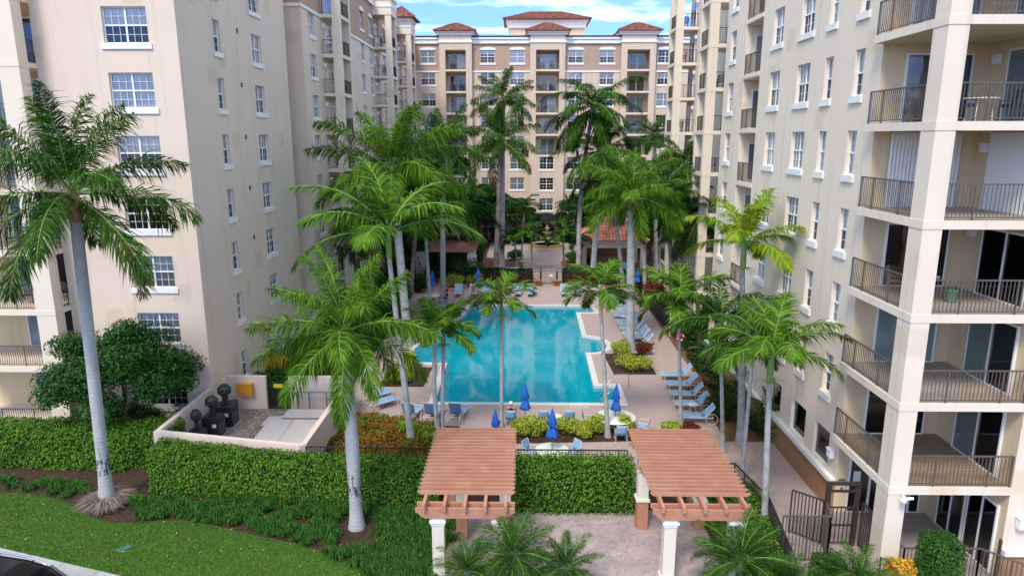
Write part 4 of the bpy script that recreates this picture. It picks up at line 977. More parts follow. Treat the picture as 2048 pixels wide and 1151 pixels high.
def palm(label, base, top_z, kind, r0, r1, top=None, scale=1.0, seed=1, rot=0, tm='trunk', leaf=None, shaft='green', bulge=False, skirt=False, group=None, name='palm_tree', flowers=False, curve=(0, 0)):
    """base (x,y) on the ground; top (x,y) of the trunk"""
    root = empty(name, (base[0], base[1], 0), 0, label, 'palm tree', group)
    tx, ty = (top[0]-base[0], top[1]-base[1]) if top else (0, 0); H_ = top_z; n = 16; pts, rad = [], []
    sh = {'green': 1.35, 'brown': 1.2, 'none': .1}[shaft]*min(scale, 1.1)*(.75 if kind in ('christmas',) else 1)
    zt = H_-sh
    for i in range(n+1):
        t = i/n; pts.append((tx*t+curve[0]*math.sin(PI*t), ty*t+curve[1]*math.sin(PI*t), zt*t-.02))
        rr = r0+(r1-r0)*t+ (r0*.6*math.exp(-t*H_/.55))
        if bulge: rr += r0*.22*math.exp(-((t-.45)/.22)**2)
        rad.append(rr)
    MB().tube(pts, rad, 14).build('trunk', M[tm], root)
    a = Vector(pts[-1]); b = Vector((tx, ty, H_)); up = (b-a).normalized()
    if shaft == 'green':
        MB().tube([a, a+up*sh*.12, a+up*sh*.45, a+up*sh*.8, b], [r1*1.02, r1*1.28, r1*1.18, r1*.8, r1*.45], 12).build('crownshaft', M['shaft'], root)
    elif shaft == 'brown':
        MB().tube([a, a+up*sh*.2, a+up*sh*.5, a+up*sh*.8, b], [r1*1.02, r1*1.3, r1*1.25, r1*1.0, r1*.5], 10).build('crownshaft', M['boot'], root)
    me = crown_data(kind, leaf or PK[kind]['m'], seed); c = bpy.data.objects.new('crown', me); COL.objects.link(c); c.parent = root
    c.location = (tx, ty, H_-.12); c.scale = (scale,)*3; c.rotation_euler = (rnd.uniform(-.05, .05), rnd.uniform(-.05, .05), rot)
    if flowers:
        f = MB(); r = random.Random(seed+5)
        for k in range(34):
            an = r.uniform(0, 2*PI); l_ = r.uniform(.35, .8); q = a+Vector((0, 0, .05))
            f.tube([q, q+Vector((math.cos(an)*l_*.6, math.sin(an)*l_*.6, .05)), q+Vector((math.cos(an)*l_, math.sin(an)*l_, -.35*r.random()-.1))], [.014, .01, .004], 3, cap=False)
        f.build('flower_stalk', M['flower'], root)
    return root
def at_depth(px, py, base):
    """height z at which the pixel's sight line passes over the base's distance, with its x"""
    dx = (px-1024)/FPX; dy = -(py-575.5)/FPX; c, s, cp, sp = math.cos(YAW), math.sin(YAW), math.cos(PITCH), math.sin(PITCH)
    r = (-s*cp+dx*c-dy*s*sp, c*cp+dx*s+dy*c*sp, -sp+dy*cp); t = base[1]/r[1]
    return r[0]*t, CAM_H+r[2]*t
def P_(label, bpx, cpx, kind, r0, r1, **k):
    base = G(*bpx); x, z = at_depth(cpx[0], cpx[1], base)
    return palm(label, base, z, kind, r0, r1, top=(x, base[1]), **k)

P_('tall royal palm with slim leaning grey trunk in front of the left tower', (215, 1003), (142, 372), 'royal', .235, .21, scale=1.14, seed=1, rot=.4, tm='trunkstain', shaft='brown', bulge=False)
P_('royal palm with thick stained pale trunk beside the utility enclosure, brown crownshaft', (714, 1052), (690, 650), 'royal', .215, .2, scale=.88, seed=2, rot=1.0, tm='trunkstain', shaft='brown', leaf='palmbright', bulge=True)
P_('slender ringed palm rising out of the red flower bed', (824, 892), (776, 452), 'alexander', .17, .11, scale=1.55, seed=1, rot=2.1, shaft='green')
P_('big bright green palm on a thick white trunk, left of the pool', (817, 690), (785, 330), 'royalbright', .31, .28, scale=1.5, seed=3, rot=.3, tm='trunkpale', shaft='green')
P_('thin dark ringed palm with green crownshaft beside the white umbrella table, left of pool', (862, 640), (850, 430), 'alexander', .17, .13, scale=1.5, seed=2, rot=.8, tm='trunk', leaf='palmbright')
P_('dark royal palm on a straight pale trunk behind the pool\'s far left corner', (886, 606), (884, 290), 'royal', .25, .21, scale=1.15, seed=4, rot=1.9, tm='trunkpale')
P_('small twin palm at the pool edge, right trunk with the low crown', (884, 868), (886, 648), 'christmas', .11, .085, scale=1.2, seed=1, rot=.2, flowers=True)
P_('small twin palm at the pool edge, left trunk curving away', (877, 872), (868, 640), 'christmas', .12, .09, scale=1.0, seed=2, rot=2.0, curve=(-.1, 0))
P_('thin palm standing in front of the middle of the pool', (1003, 856), (1003, 590), 'christmas', .10, .075, scale=1.15, seed=3, rot=1.2, flowers=True)
P_('thin palm in the yellow shrub bed in front of the round white table', (1216, 874), (1203, 570), 'christmas', .12, .085, scale=1.22, seed=4, rot=.5, flowers=True)
P_('royal palm on a very thick smooth trunk in the square yellow planter right of pool', (1259, 700), (1265, 385), 'royalbright', .33, .26, scale=1.02, seed=5, rot=.9, tm='trunkpale', shaft='brown')
P_('tallest dark royal palm of the far pair on paired grey trunks', (1004, 537), (1006, 192), 'royal', .30, .23, scale=1.0, seed=6, rot=.1, tm='trunk', leaf='palm')
P_('lower dark royal palm of the far pair on paired grey trunks', (991, 549), (1001, 276), 'royal', .30, .25, scale=1.22, seed=7, rot=2.2, tm='trunkdark', leaf='palm')
P_('wide dark palm with drooping crown before the far block, right of centre', (1157, 556), (1187, 208), 'coconut', .26, .19, scale=1.38, seed=1, rot=1.1, leaf='palm', shaft='none', curve=(-.5, 0))
P_('drooping yellowish palm behind the thick planter palm, on a pale trunk', (1184, 560), (1205, 300), 'coconut', .30, .24, scale=1.3, seed=2, rot=.3, leaf='palm', shaft='none', tm='trunkpale')
P_('leaning slim coconut palm in front of the orange tiled pavilion', (1246, 572), (1226, 370), 'coconut', .20, .15, scale=.95, seed=3, rot=2.6, shaft='none', leaf='palm')
P_('slim straight coconut palm right of the orange tiled pavilion', (1290, 594), (1287, 385), 'coconut', .20, .15, scale=.95, seed=4, rot=1.6, shaft='none', leaf='palmbright')
P_('curving coconut palm leaning by the end of the long lounger row', (1342, 660), (1330, 385), 'coconut', .22, .15, scale=.95, seed=5, rot=.6, shaft='none', leaf='palm', curve=(.25, 0), tm='trunkdark')
P_('large drooping dark coconut palm against the right wing', (1352, 610), (1368, 330), 'coconut', .24, .18, scale=1.2, seed=6, rot=2.4, shaft='none', leaf='palm', tm='trunkdark', curve=(-.3, 0))
P_('bright yellow green palm arching over the right side bed', (1482, 882), (1490, 475), 'alexander', .19, .11, scale=1.15, seed=3, rot=.0, leaf='palmyellow', tm='trunk', flowers=True)
P_('small palm with upright fan of bright leaves beside the near lounger group', (1362, 862), (1360, 585), 'christmas', .10, .08, scale=1.45, seed=5, rot=1.3, leaf='palmbright')
P_('lush palm on a slim pale trunk at the right walk, closest to the building', (1528, 1063), (1545, 690), 'alexander', .125, .10, scale=1.02, seed=4, rot=.75, leaf='palmbright', flowers=True)
P_('thin leaning palm between the walk and the right pergola', (1482, 965), (1508, 680), 'alexander', .09, .075, scale=.85, seed=6, rot=.4, leaf='palm')
P_('thin palm with spotted trunk at the corner of the pool deck', (1446, 905), (1446, 630), 'alexander', .10, .08, scale=1.05, seed=7, rot=2.9, leaf='palm')
P_('small double palm left of the fountain, in front of the far facade', (1042, 520), (1048, 410), 'christmas', .13, .10, scale=1.5, seed=8, rot=0, leaf='palm')
P_('short bushy palm just left of the fountain', (1064, 545), (1063, 462), 'christmas', .10, .08, scale=1.2, seed=9, rot=.5, leaf='palm', tm='trunkdark')
P_('short bushy palm left of the path behind the blue bench', (1035, 540), (1030, 470), 'christmas', .10, .08, scale=1.15, seed=2, rot=2.5, leaf='palm', tm='trunkdark')
P_('short bushy palm just right of the fountain', (1128, 548), (1127, 462), 'christmas', .10, .08, scale=1.4, seed=4, rot=1.5, leaf='palm', tm='trunkdark')
P_('short leaning palm between fountain and pavilion', (1147, 543), (1158, 475), 'christmas', .10, .08, scale=1.2, seed=6, rot=3.5, leaf='palm', tm='trunkdark')
P_('coconut palm deep in the dark trees left of the far pair', (942, 545), (930, 400), 'coconut', .18, .14, scale=1.2, seed=7, rot=1, leaf='palmdark', shaft='none', tm='trunkdark')
P_('dark coconut palm behind the bright palm, beside the left wing', (822, 590), (838, 345), 'coconut', .22, .16, scale=1.35, seed=2, rot=2.1, leaf='palm', shaft='none', tm='trunkdark')
P_('dark palm against the ground floor balconies of the left wing', (742, 650), (745, 440), 'coconut', .2, .15, scale=.95, seed=3, rot=.2, leaf='palmdark', shaft='none', tm='trunkdark')
P_('small fan of palm leaves against the far block near the right wing', (1312, 540), (1310, 268), 'royalbright', .22, .16, scale=.75, seed=3, rot=.2, leaf='palm', shaft='none')
P_('dark palm behind the curved trunk, in front of the right wing balconies', (1400, 660), (1395, 430), 'coconut', .2, .15, scale=.85, seed=8, rot=1.2, leaf='palmdark', shaft='none', tm='trunkdark')

# feathery pygmy date palms along the bottom
def pygmy(label, px, py, z, s, seed, rot, Y=None):
    b = G(px, py, z); palm(label, b, z, 'date', .13, .11, scale=s, seed=seed, rot=rot, shaft='none', tm='trunkdark', leaf='palm', group='feathery date palms along the entrance')
pygmy('largest feathery date palm left of centre at the bottom', 1028, 1100, 1.8, .92, 1, .2)
pygmy('feathery date palm beside the left pergola post', 935, 1135, 1.4, .7, 2, .9)
pygmy('feathery date palm at the bottom centre before the paved plaza', 1132, 1128, 1.5, .72, 3, 1.9)
pygmy('dense feathery date palm covering the right pergola\'s outer post', 1482, 1112, 1.7, .95, 4, .5)
pygmy('feathery date palm at the bottom under the black gate', 1718, 1150, 1.3, .68, 5, 2.2)
pygmy('smaller feathery date palm just right of the dense one', 1585, 1158, 1.2, .6, 6, 1.2)

# ---- leafy masses
def leaf_cloud(g, C_, nrm, n, size, up=.3):
    """n quads at points C_ facing roughly nrm"""
    k = len(C_); d = g.normal(0, 1, (k, 3)); N_ = nrm+d*.55; N_ /= np.linalg.norm(N_, axis=1)[:, None]
    a = g.normal(0, 1, (k, 3)); a[:, 2] *= .5; u = np.cross(N_, a); u /= np.maximum(np.linalg.norm(u, axis=1), 1e-4)[:, None]; v = np.cross(N_, u)
    s = size*g.uniform(.6, 1.35, k)[:, None]
    return np.stack([C_-u*s, C_-v*s*.5+N_*s*.15, C_+u*s, C_+v*s*.5+N_*s*.15], 1).reshape(-1, 3)
def leaf_obj(name, V, m, parent=None): return np_mesh(name, V, np.arange(len(V)).reshape(-1, 4), m, parent)
M['hedge'] = leafmat('clipped hedge leaves', [(.025, .075, .008), (.055, .16, .012), (.10, .25, .02), (.14, .31, .03), (.20, .37, .045), (.20, .17, .05)], .2, patch=(1.3, (.035, .10, .012), .6))
M['hedgecore'] = mat('dark hedge core', (.014, .03, .008), .95, .05)  # shade inside the foliage, put into a near-black green
M['crotonyel'] = leafmat('yellow green shrub leaves', [(.10, .20, .02), (.28, .38, .03), (.48, .52, .06), (.62, .60, .12)], .25)
M['redgreen'] = leafmat('mixed red and green shrub leaves', [(.03, .09, .015), (.06, .17, .02), (.10, .24, .03), (.14, .22, .03), (.5, .09, .02)], .2, patch=(1.1, (.34, .06, .015), .75))
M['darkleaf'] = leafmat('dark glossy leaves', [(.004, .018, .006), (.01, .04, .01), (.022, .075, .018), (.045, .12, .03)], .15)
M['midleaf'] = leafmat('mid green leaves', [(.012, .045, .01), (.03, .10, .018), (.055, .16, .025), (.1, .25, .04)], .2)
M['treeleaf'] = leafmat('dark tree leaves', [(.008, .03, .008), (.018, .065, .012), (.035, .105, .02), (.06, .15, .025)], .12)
M['redleaf'] = leafmat('dark red leaves', [(.05, .012, .01), (.16, .025, .02), (.28, .05, .03), (.05, .09, .02)], .2)
M['croton'] = leafmat('orange croton leaves', [(.5, .12, .02), (.75, .36, .04), (.85, .6, .08), (.3, .35, .04)], .25)
def hedge(label, corners, z1, m='hedge', dens=420, size=.055, seed=0, name='hedge', cat='hedge', rough=.05, round_=.12, group=None, bumpy=0):
    """clipped hedge over a quad/polygon footprint given counter clockwise"""
    cx = sum(p[0] for p in corners)/len(corners); cy = sum(p[1] for p in corners)/len(corners)
    root = empty(name, (cx, cy, 0), 0, label, cat, group); g = np.random.default_rng(seed+77)
    c = [(p[0]-cx, p[1]-cy) for p in corners]; n = len(c); ins = offset_poly(c, -.12)
    a = sum(c[i][0]*c[(i+1) % n][1]-c[(i+1) % n][0]*c[i][1] for i in range(n))
    if a < 0: c = c[::-1]; ins = offset_poly(c, -.12)
    MB().poly(ins, .0, z1-.12).build('shade_core', M['hedgecore'], root)  # solid block added under the leaves, coloured dark as inner shade
    Cs, Ns = [], []
    for i in range(n):
        p, q = np.array(c[i]), np.array(c[(i+1) % n]); L_ = np.linalg.norm(q-p); k = int(L_*z1*dens); nr = np.array([(q-p)[1], -(q-p)[0], 0])/L_
        t = g.uniform(0, 1, k); z = g.uniform(.02, z1, k); xy = p[None]+(q-p)[None]*t[:, None]
        C_ = np.stack([xy[:, 0], xy[:, 1], z], 1); rn = np.clip((z-(z1-round_))/round_, 0, 1)**2*round_*.6
        C_ -= nr[None]*(rn+g.uniform(-rough, rough*1.6, k)+.05*np.sin(C_[:, 0]*2.3+C_[:, 2]*2.1+seed)*np.sin(C_[:, 2]*3.1+C_[:, 1]*1.7))[:, None]; Cs.append(C_); Ns.append(np.tile(nr, (k, 1))+np.array([0, 0, .35]))
    xs = [p[0] for p in c]; ys = [p[1] for p in c]; A = (max(xs)-min(xs))*(max(ys)-min(ys)); k = int(A*dens)
    P = np.stack([g.uniform(min(xs), max(xs), k), g.uniform(min(ys), max(ys), k), np.full(k, z1)], 1); P = P[in_poly(P, c)]
    P[:, 2] += g.uniform(-rough*1.5, rough*1.4, len(P))+(bumpy or .05)*(np.sin(P[:, 0]*2.1+seed)*np.sin(P[:, 1]*2.7+P[:, 0]*.6)+.5*np.sin(P[:, 0]*5.3+P[:, 1]*4)); Cs.append(P); Ns.append(np.tile([0, 0, 1.], (len(P), 1)))
    C_ = np.concatenate(Cs); leaf_obj('foliage', leaf_cloud(g, C_, np.concatenate(Ns), len(C_), size), M[m], root); return root
hedge('long clipped hedge at the far left, beyond the leaning royal palm', [G(-160, 930), G(246, 943), (-15.9, 28.7), (-15.9, 29.9), (-26, 29.9), (-26, 28.3)], 1.7, seed=1)
hedge('clipped hedge in front of the utility enclosure, from the leaning palm to the left pergola', [(-15.6, 25.9), (-9.6, 25.25), (-3.3, 24.85), (-3.3, 26.05), (-9.6, 26.4), (-15.9, 27.7)], 1.75, seed=2)
hedge('tall loosely clipped hedge between the two pergolas', [(-.3, 24.55), (4.45, 24.55), (4.45, 25.9), (-.3, 25.9)], 1.95, seed=3, rough=.12, bumpy=.06)
hedge('low hedge strip between right pergola and side walk', [(6.95, 20.6), (8.8, 20.2), (9.6, 26.0), (7.4, 26.0)], .75, seed=4, rough=.1, bumpy=.08)
hedge('clipped box shaped bush in front of the corner terrace doors', [(13.0, 19.3), (13.95, 19.3), (13.95, 20.3), (13.0, 20.3)], 2.1, seed=5, size=.035, dens=1100, rough=.03, name='clipped_bush', cat='bush', m='midleaf')
hedge('small cube shaped bush in front of the black railing', [(9.75, 19.9), (10.65, 19.9), (10.65, 20.7), (9.75, 20.7)], 1.0, seed=6, size=.035, dens=1100, rough=.03, name='clipped_bush', cat='bush', m='midleaf')

def bush(label, x, y, rx, ry, h, m='midleaf', n=1500, size=.08, seed=0, name='shrub', cat='shrub', group=None, z0=0, lobes=7, stems=True):
    root = empty(name, (x, y, z0), 0, label, cat, group); g = np.random.default_rng(seed*13+5)
    Cs, Ns = [], []
    for k in range(lobes):
        a = g.uniform(0, 2*PI); q = g.uniform(0, .55)**.5; c = np.array([math.cos(a)*rx*q*.8, math.sin(a)*ry*q*.8, h*g.uniform(.35, .72)]); s = np.array([rx, ry, h*.62])*g.uniform(.42, .62)
        m_ = n//lobes; d = g.normal(0, 1, (m_, 3)); d /= np.linalg.norm(d, axis=1)[:, None]; rr = g.uniform(.55, 1.08, m_)[:, None]
        P = c+d*s*rr; keep = P[:, 2] > .02; Cs.append(P[keep]); Ns.append((d+np.array([0, 0, .4]))[keep])
    C_ = np.concatenate(Cs); leaf_obj('foliage', leaf_cloud(g, C_, np.concatenate(Ns), len(C_), size), M[m], root)
    if stems:
        sm = MB(); r = random.Random(seed)
        for k in range(5):
            a = r.uniform(0, 6.3); sm.tube([(0.05*math.cos(a), .05*math.sin(a), 0), (rx*.3*math.cos(a), ry*.3*math.sin(a), h*.35), (rx*.55*math.cos(a), ry*.55*math.sin(a), h*.65)], [.03, .022, .012], 5)
        sm.build('stems', M['wood'], root)
    return root
def B_(label, px, py, rx, ry, h, m='midleaf', **k):
    x, y = G(px, py); return bush(label, x, y, rx, ry, h, m, **k)

def tree(label, x, y, h, rad, m='darkleaf', n=9000, size=.12, seed=0, trunk_r=.16, flat=.62, z_low=.32, group=None):
    root = empty('tree', (x, y, 0), 0, label, 'tree', group); g = np.random.default_rng(seed*17+3); r = random.Random(seed)
    tb = MB(); fork = h*z_low; tb.tube([(0, 0, -.05), (.05, .03, fork*.5), (0, 0, fork)], [trunk_r*1.25, trunk_r, trunk_r*.8], 9)
    Cs, Ns = [], []; nl = 26
    for k in range(nl):
        a = k*2.4+r.uniform(-.3, .3); q = (k+.5)/nl; e = math.acos(1-1.35*q)
        c = np.array([math.cos(a)*math.sin(e)*rad*.78, math.sin(a)*math.sin(e)*rad*.78, h*.58+math.cos(e)*h*.42*.8]) + g.normal(0, rad*.08, 3)
        if k % 2 == 0: tb.tube([(0, 0, fork*.9), (c[0]*.45, c[1]*.45, (fork+c[2])/2), tuple(c)], [trunk_r*.5, trunk_r*.28, .015], 6, cap=False)
        m_ = n//nl; d = g.normal(0, 1, (m_, 3)); d /= np.linalg.norm(d, axis=1)[:, None]; s = rad*g.uniform(.22, .42)
        P = c+d*np.array([s, s, s*flat])*g.uniform(.25, 1.15, m_)[:, None]; Cs.append(P); Ns.append(d+np.array([0, 0, .6]))
    C_ = np.concatenate(Cs); tb.build('trunk', M['wood'], root)
    leaf_obj('crown', leaf_cloud(g, C_, np.concatenate(Ns), len(C_), size), M[m], root); return root

tree('broad dark leafy tree against the left tower beside its balconies', -19.3, 30.9, 5.8, 3.25, 'treeleaf', 34000, .085, seed=1, trunk_r=.15, z_low=.3)
B_('dark shrub under the leafy tree beside the enclosure wall', 370, 832, 1.6, 1.2, 1.5, 'darkleaf', n=3500, size=.07, seed=2)
B_('dark shrub under the leafy tree behind the leaning palm', 250, 850, 2.2, 1.0, 1.3, 'darkleaf', n=3500, size=.07, seed=3)
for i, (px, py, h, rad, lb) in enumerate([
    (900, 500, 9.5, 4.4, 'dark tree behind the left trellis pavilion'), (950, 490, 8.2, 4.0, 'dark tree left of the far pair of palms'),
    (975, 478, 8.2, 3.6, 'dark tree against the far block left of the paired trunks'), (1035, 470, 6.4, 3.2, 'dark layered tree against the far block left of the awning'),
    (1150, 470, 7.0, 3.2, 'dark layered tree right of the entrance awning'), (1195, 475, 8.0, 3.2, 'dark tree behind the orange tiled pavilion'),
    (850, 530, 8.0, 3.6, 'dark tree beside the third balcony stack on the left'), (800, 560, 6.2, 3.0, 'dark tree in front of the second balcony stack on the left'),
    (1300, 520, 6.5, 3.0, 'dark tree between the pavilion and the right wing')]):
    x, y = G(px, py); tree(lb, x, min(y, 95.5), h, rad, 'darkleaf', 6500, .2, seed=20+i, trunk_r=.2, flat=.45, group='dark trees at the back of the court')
# shrubs: label, base pixel, rx, ry, h, material
SH = [
 ('yellow green planter shrub at the foot of the thick palm trunk, front side', 1265, 742, 1.35, .75, 1.1, 'crotonyel'),
 ('yellow green planter shrub at the foot of the thick palm trunk, left side', 1243, 708, .8, .9, 1.0, 'crotonyel'),
 ('dark red planter shrub right of the thick palm trunk', 1287, 708, .7, .7, 1.0, 'redleaf'),
 ('yellow green shrub in the left planter, half nearest the camera', 795, 765, 1.3, .8, 1.3, 'crotonyel'),
 ('yellow green shrub in the left planter, half beside the pool', 825, 735, .8, .9, 1.2, 'crotonyel'),
 ('yellow green shrub below the small closed umbrella, left end of the front bed', 1048, 872, .75, .6, 1.15, 'crotonyel'),
 ('pale yellow shrub in front of the single back to back chairs, front bed', 1085, 872, .7, .6, 1.1, 'crotonyel'),
 ('yellow shrub just right of the front closed umbrella', 1135, 870, .75, .55, 1.1, 'crotonyel'),
 ('bare twiggy yellow shrub in the middle of the front bed', 1165, 876, .6, .5, .9, 'crotonyel'),
 ('yellow shrub left of the thin palm in the front bed', 1192, 868, .65, .55, 1.1, 'crotonyel'),
 ('yellow shrub under the round table, right end of the front bed', 1248, 866, .7, .55, 1.2, 'crotonyel'),
 ('low yellow green shrub behind the right pergola', 1345, 862, .7, .45, .55, 'crotonyel'),
 ('low dark red shrub behind the right pergola', 1385, 862, .6, .45, .5, 'redleaf'),
 ('round bright yellow shrub beside the left stone steps', 912, 578, 1.0, .9, 1.5, 'crotonyel'),
 ('yellow shrub behind the far closed umbrella', 948, 573, .9, .8, 1.4, 'crotonyel'),
 ('round dark clipped shrub behind the far left loungers', 935, 558, 2.0, 1.6, 2.3, 'midleaf'),
 ('dark shrub left of the trellis pavilion pillar', 765, 600, 2.4, 1.8, 1.9, 'midleaf'),
 ('dark ferny shrub left of the deck edge', 795, 640, 1.8, 2.2, 1.8, 'midleaf'),
 ('dark ferny shrub between balconies and deck', 740, 680, 2.0, 2.0, 1.7, 'darkleaf'),
 ('leafy shrub behind the closed umbrella, left of the pool', 830, 585, 1.8, 1.6, 1.9, 'darkleaf'),
 ('green shrub next to the pool corner under twin palm', 905, 640, .9, .9, 1.3, 'midleaf'),
 ('bright green shrub with orange tips behind the enclosure gate', 545, 745, 1.5, 1.0, 1.5, 'croton'),
 ('dark green bush behind the enclosure wall', 600, 735, 1.6, 1.0, 1.6, 'midleaf'),
 ('dark bush at the far corner of the left tower', 640, 700, 2.0, 1.6, 1.9, 'midleaf'),
 ('bush beside the bench, left of the path', 1028, 520, 1.1, 1.0, 1.5, 'midleaf'),
 ('clump of shrubs right of the path near the pavilion', 1150, 525, 1.9, 1.4, 1.5, 'midleaf'),
 ('bush at the base of the slim straight coconut palm', 1305, 600, 1.5, 1.2, 1.8, 'redleaf'),
 ('dark bush beside the pavilion', 1280, 585, 1.4, 1.2, 1.8, 'darkleaf'),
 ('leafy bush by the ground floor of the right wing, far end', 1400, 690, 1.5, 2.0, 3.2, 'midleaf'),
 ('large leafy bush against the right wing behind the near loungers', 1452, 742, 1.5, 1.9, 3.3, 'midleaf'),
 ('leafy bush against the right wing beside the yellow palm', 1492, 800, 1.4, 1.7, 3.0, 'midleaf'),
 ('dark leafy bush at the last planting before the side walk', 1535, 858, 1.0, 1.2, 2.1, 'midleaf'),
 ('low shrub on the mulch beside the lounger row', 1440, 830, .8, 1.3, 1.2, 'darkleaf'),
 ('orange and yellow croton bush at the foot of the corner pillar', 1806, 1172, .6, .5, 1.0, 'croton'),
]
for i, (lb, px, py, rx, ry, h, m_) in enumerate(SH):
    near = py > 690; B_(lb, px, py, rx, ry, h, m_, n=int((2600 if near else 1500)*max(1, rx*ry*.8)), size=.055 if near else .09, seed=i+40, name='shrub', cat='shrub')

# UNDERGROWTH: ferny mass nobody could count, one object per planting bed
def undergrowth(poly, n, h, m, seed, size=.11, z=0.0):
    g = np.random.default_rng(seed); P = poly_pts(poly, 0)(g, n)
    hh = h*(.45+.4*np.sin(P[:, 0]*1.3+seed)*np.cos(P[:, 1]*.9+seed*2)+.25*np.sin(P[:, 0]*3.1+P[:, 1]*2.3)); P[:, 2] = np.clip(hh, .1, None)*g.uniform(.35, 1.05, len(P))
    N_ = np.tile([0, 0, 1.], (len(P), 1))+g.normal(0, .5, (len(P), 3)); o = leaf_obj('undergrowth', leaf_cloud(g, P, N_, len(P), size), M[m]); tag(o, kind='stuff'); return o
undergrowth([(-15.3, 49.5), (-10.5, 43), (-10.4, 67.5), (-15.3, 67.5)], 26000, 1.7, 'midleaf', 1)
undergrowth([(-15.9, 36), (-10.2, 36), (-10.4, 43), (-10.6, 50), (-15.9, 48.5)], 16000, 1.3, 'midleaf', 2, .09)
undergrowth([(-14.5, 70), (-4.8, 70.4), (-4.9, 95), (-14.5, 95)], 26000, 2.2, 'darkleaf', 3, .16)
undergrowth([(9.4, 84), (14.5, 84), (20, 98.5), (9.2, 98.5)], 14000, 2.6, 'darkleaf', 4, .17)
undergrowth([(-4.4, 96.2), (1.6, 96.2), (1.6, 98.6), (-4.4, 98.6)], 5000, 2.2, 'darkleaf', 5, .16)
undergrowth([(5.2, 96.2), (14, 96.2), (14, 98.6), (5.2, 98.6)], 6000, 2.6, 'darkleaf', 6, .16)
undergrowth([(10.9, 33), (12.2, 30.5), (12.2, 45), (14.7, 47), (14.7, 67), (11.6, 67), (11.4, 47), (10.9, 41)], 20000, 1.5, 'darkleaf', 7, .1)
undergrowth([(-15.9, 28.2), (-22.5, 28.5), (-22.5, 33), (-16.2, 33)], 5000, .6, 'darkleaf', 8, .08)
# ================================================================ GROUND COVER, BEDS
def tuft(label, x, y, r, h, n, m, w=.03, seed=0, name='grass_tuft', cat='grass', group=None, lean=1.0):
    root_m = M[m]; g = np.random.default_rng(seed); a = g.uniform(0, 2*PI, n); q = r*.25*g.uniform(0, 1, n)**.5; hh = h*g.uniform(.6, 1.1, n); out = lean*r*g.uniform(.35, 1.0, n)
    ca, sa = np.cos(a), np.sin(a); B = np.stack([ca*q, sa*q, np.zeros(n)], 1); Wd = np.stack([-sa, ca, np.zeros(n)], 1)*w/2
    M1 = B+np.stack([ca*out*.4, sa*out*.4, hh*.85], 1); T_ = B+np.stack([ca*out, sa*out, hh*.7*g.uniform(.3, 1.1, n)], 1)
    V = np.stack([B-Wd, B+Wd, M1+Wd, M1-Wd, T_], 1).reshape(-1, 3); b = np.arange(n)*5
    Q = np.concatenate([np.stack([b, b+1, b+2, b+3], 1), np.stack([b+3, b+2, b+4, b+4], 1)])
    o = fix_tris(name, V, Q, [root_m], np.zeros(len(Q), int)); o.location = (x, y, 0); return tag(o, label, cat, group)
M['liriope'] = leafmat('dark strap grass', [(.012, .05, .01), (.028, .10, .015), (.05, .15, .02), (.09, .20, .035)], .2)
M['strap'] = leafmat('bright strap leaves', [(.08, .2, .02), (.18, .34, .03), (.32, .45, .05)], .3)
# thick grassy border behind the lawn edge: nobody could count its tufts, so one mesh
g = np.random.default_rng(5); cv = []
for (poly, n, k) in (([G(480, 1025), G(700, 1062), (-6.9, 22.4), (-3.2, 21.5), (-3.4, 18.2), G(735, 1148), G(600, 1085), G(500, 1062)], 260, 1), ([(-6, 24.4), (-3.3, 24.2), (-3.1, 19), (-5, 20.4), (-5.4, 22.8)], 150, 1), ([G(260, 1000), G(480, 1022), G(560, 1060), G(470, 1052), G(390, 1040), G(280, 1040)], 75, 1), ([G(0, 955), G(120, 960), G(210, 985), G(190, 1010), G(80, 985), G(0, 975)], 26, 1), ([G(420, 985), G(830, 1025), G(840, 1042), G(700, 1050), G(430, 1018)], 120, 1), ([(-3.2, 24.6), (-2.3, 24.6), (-2.55, 23), (-3.2, 19)], 30, 1)):
    P = poly_pts(poly, 0)(g, n*2)
    keep = [p for p in P if (p[0]+6.29)**2+(p[1]-23.5)**2 > .8 and (p[0]+16.9)**2+(p[1]-25.2)**2 > .9][:n]
    cv += [(p[0], p[1]) for p in keep]
Vs, Qs, o = [], [], 0
for (x, y) in cv:
    n = 60; r = g.uniform(.3, .48); h = g.uniform(.28, .42); a = g.uniform(0, 2*PI, n); q = r*.25*g.uniform(0, 1, n)**.5; hh = h*g.uniform(.6, 1.1, n); ou = r*g.uniform(.35, 1., n)
    ca, sa = np.cos(a), np.sin(a); B = np.stack([x+ca*q, y+sa*q, np.zeros(n)], 1); Wd = np.stack([-sa, ca, np.zeros(n)], 1)*.014
    M1 = B+np.stack([ca*ou*.45, sa*ou*.45, hh*.9], 1); T_ = B+np.stack([ca*ou, sa*ou, hh*.5], 1)
    V = np.stack([B-Wd, B+Wd, M1+Wd, M1-Wd, T_], 1).reshape(-1, 3); b = np.arange(n)*5+o
    Vs.append(V); Qs.append(np.concatenate([np.stack([b, b+1, b+2, b+3], 1), np.stack([b+3, b+2, b+4, b+4], 1)])); o += len(V)
Qa = np.concatenate(Qs); gc = fix_tris('border_grass', np.concatenate(Vs), Qa, [M['liriope']], np.zeros(len(Qa), int)); tag(gc, kind='stuff')
tag(tuft('', *G(215, 1008), 1.05, .5, 1500, 'drygrass', .025, 9), 'skirt of dry brown grass around the foot of the leaning royal palm', 'grass')
for i, (px, py, lb) in enumerate(((110, 975, 'dark grass tuft left of the leaning palm foot'), (155, 978, 'second dark grass tuft left of the leaning palm foot, nearer to it'), (300, 1012, 'dark grass tuft right of the dry grass skirt'), (345, 1005, 'second dark grass tuft right of the dry grass skirt'))):
    tuft(lb, *G(px, py), .5, .45, 130, 'liriope', .03, 30+i)
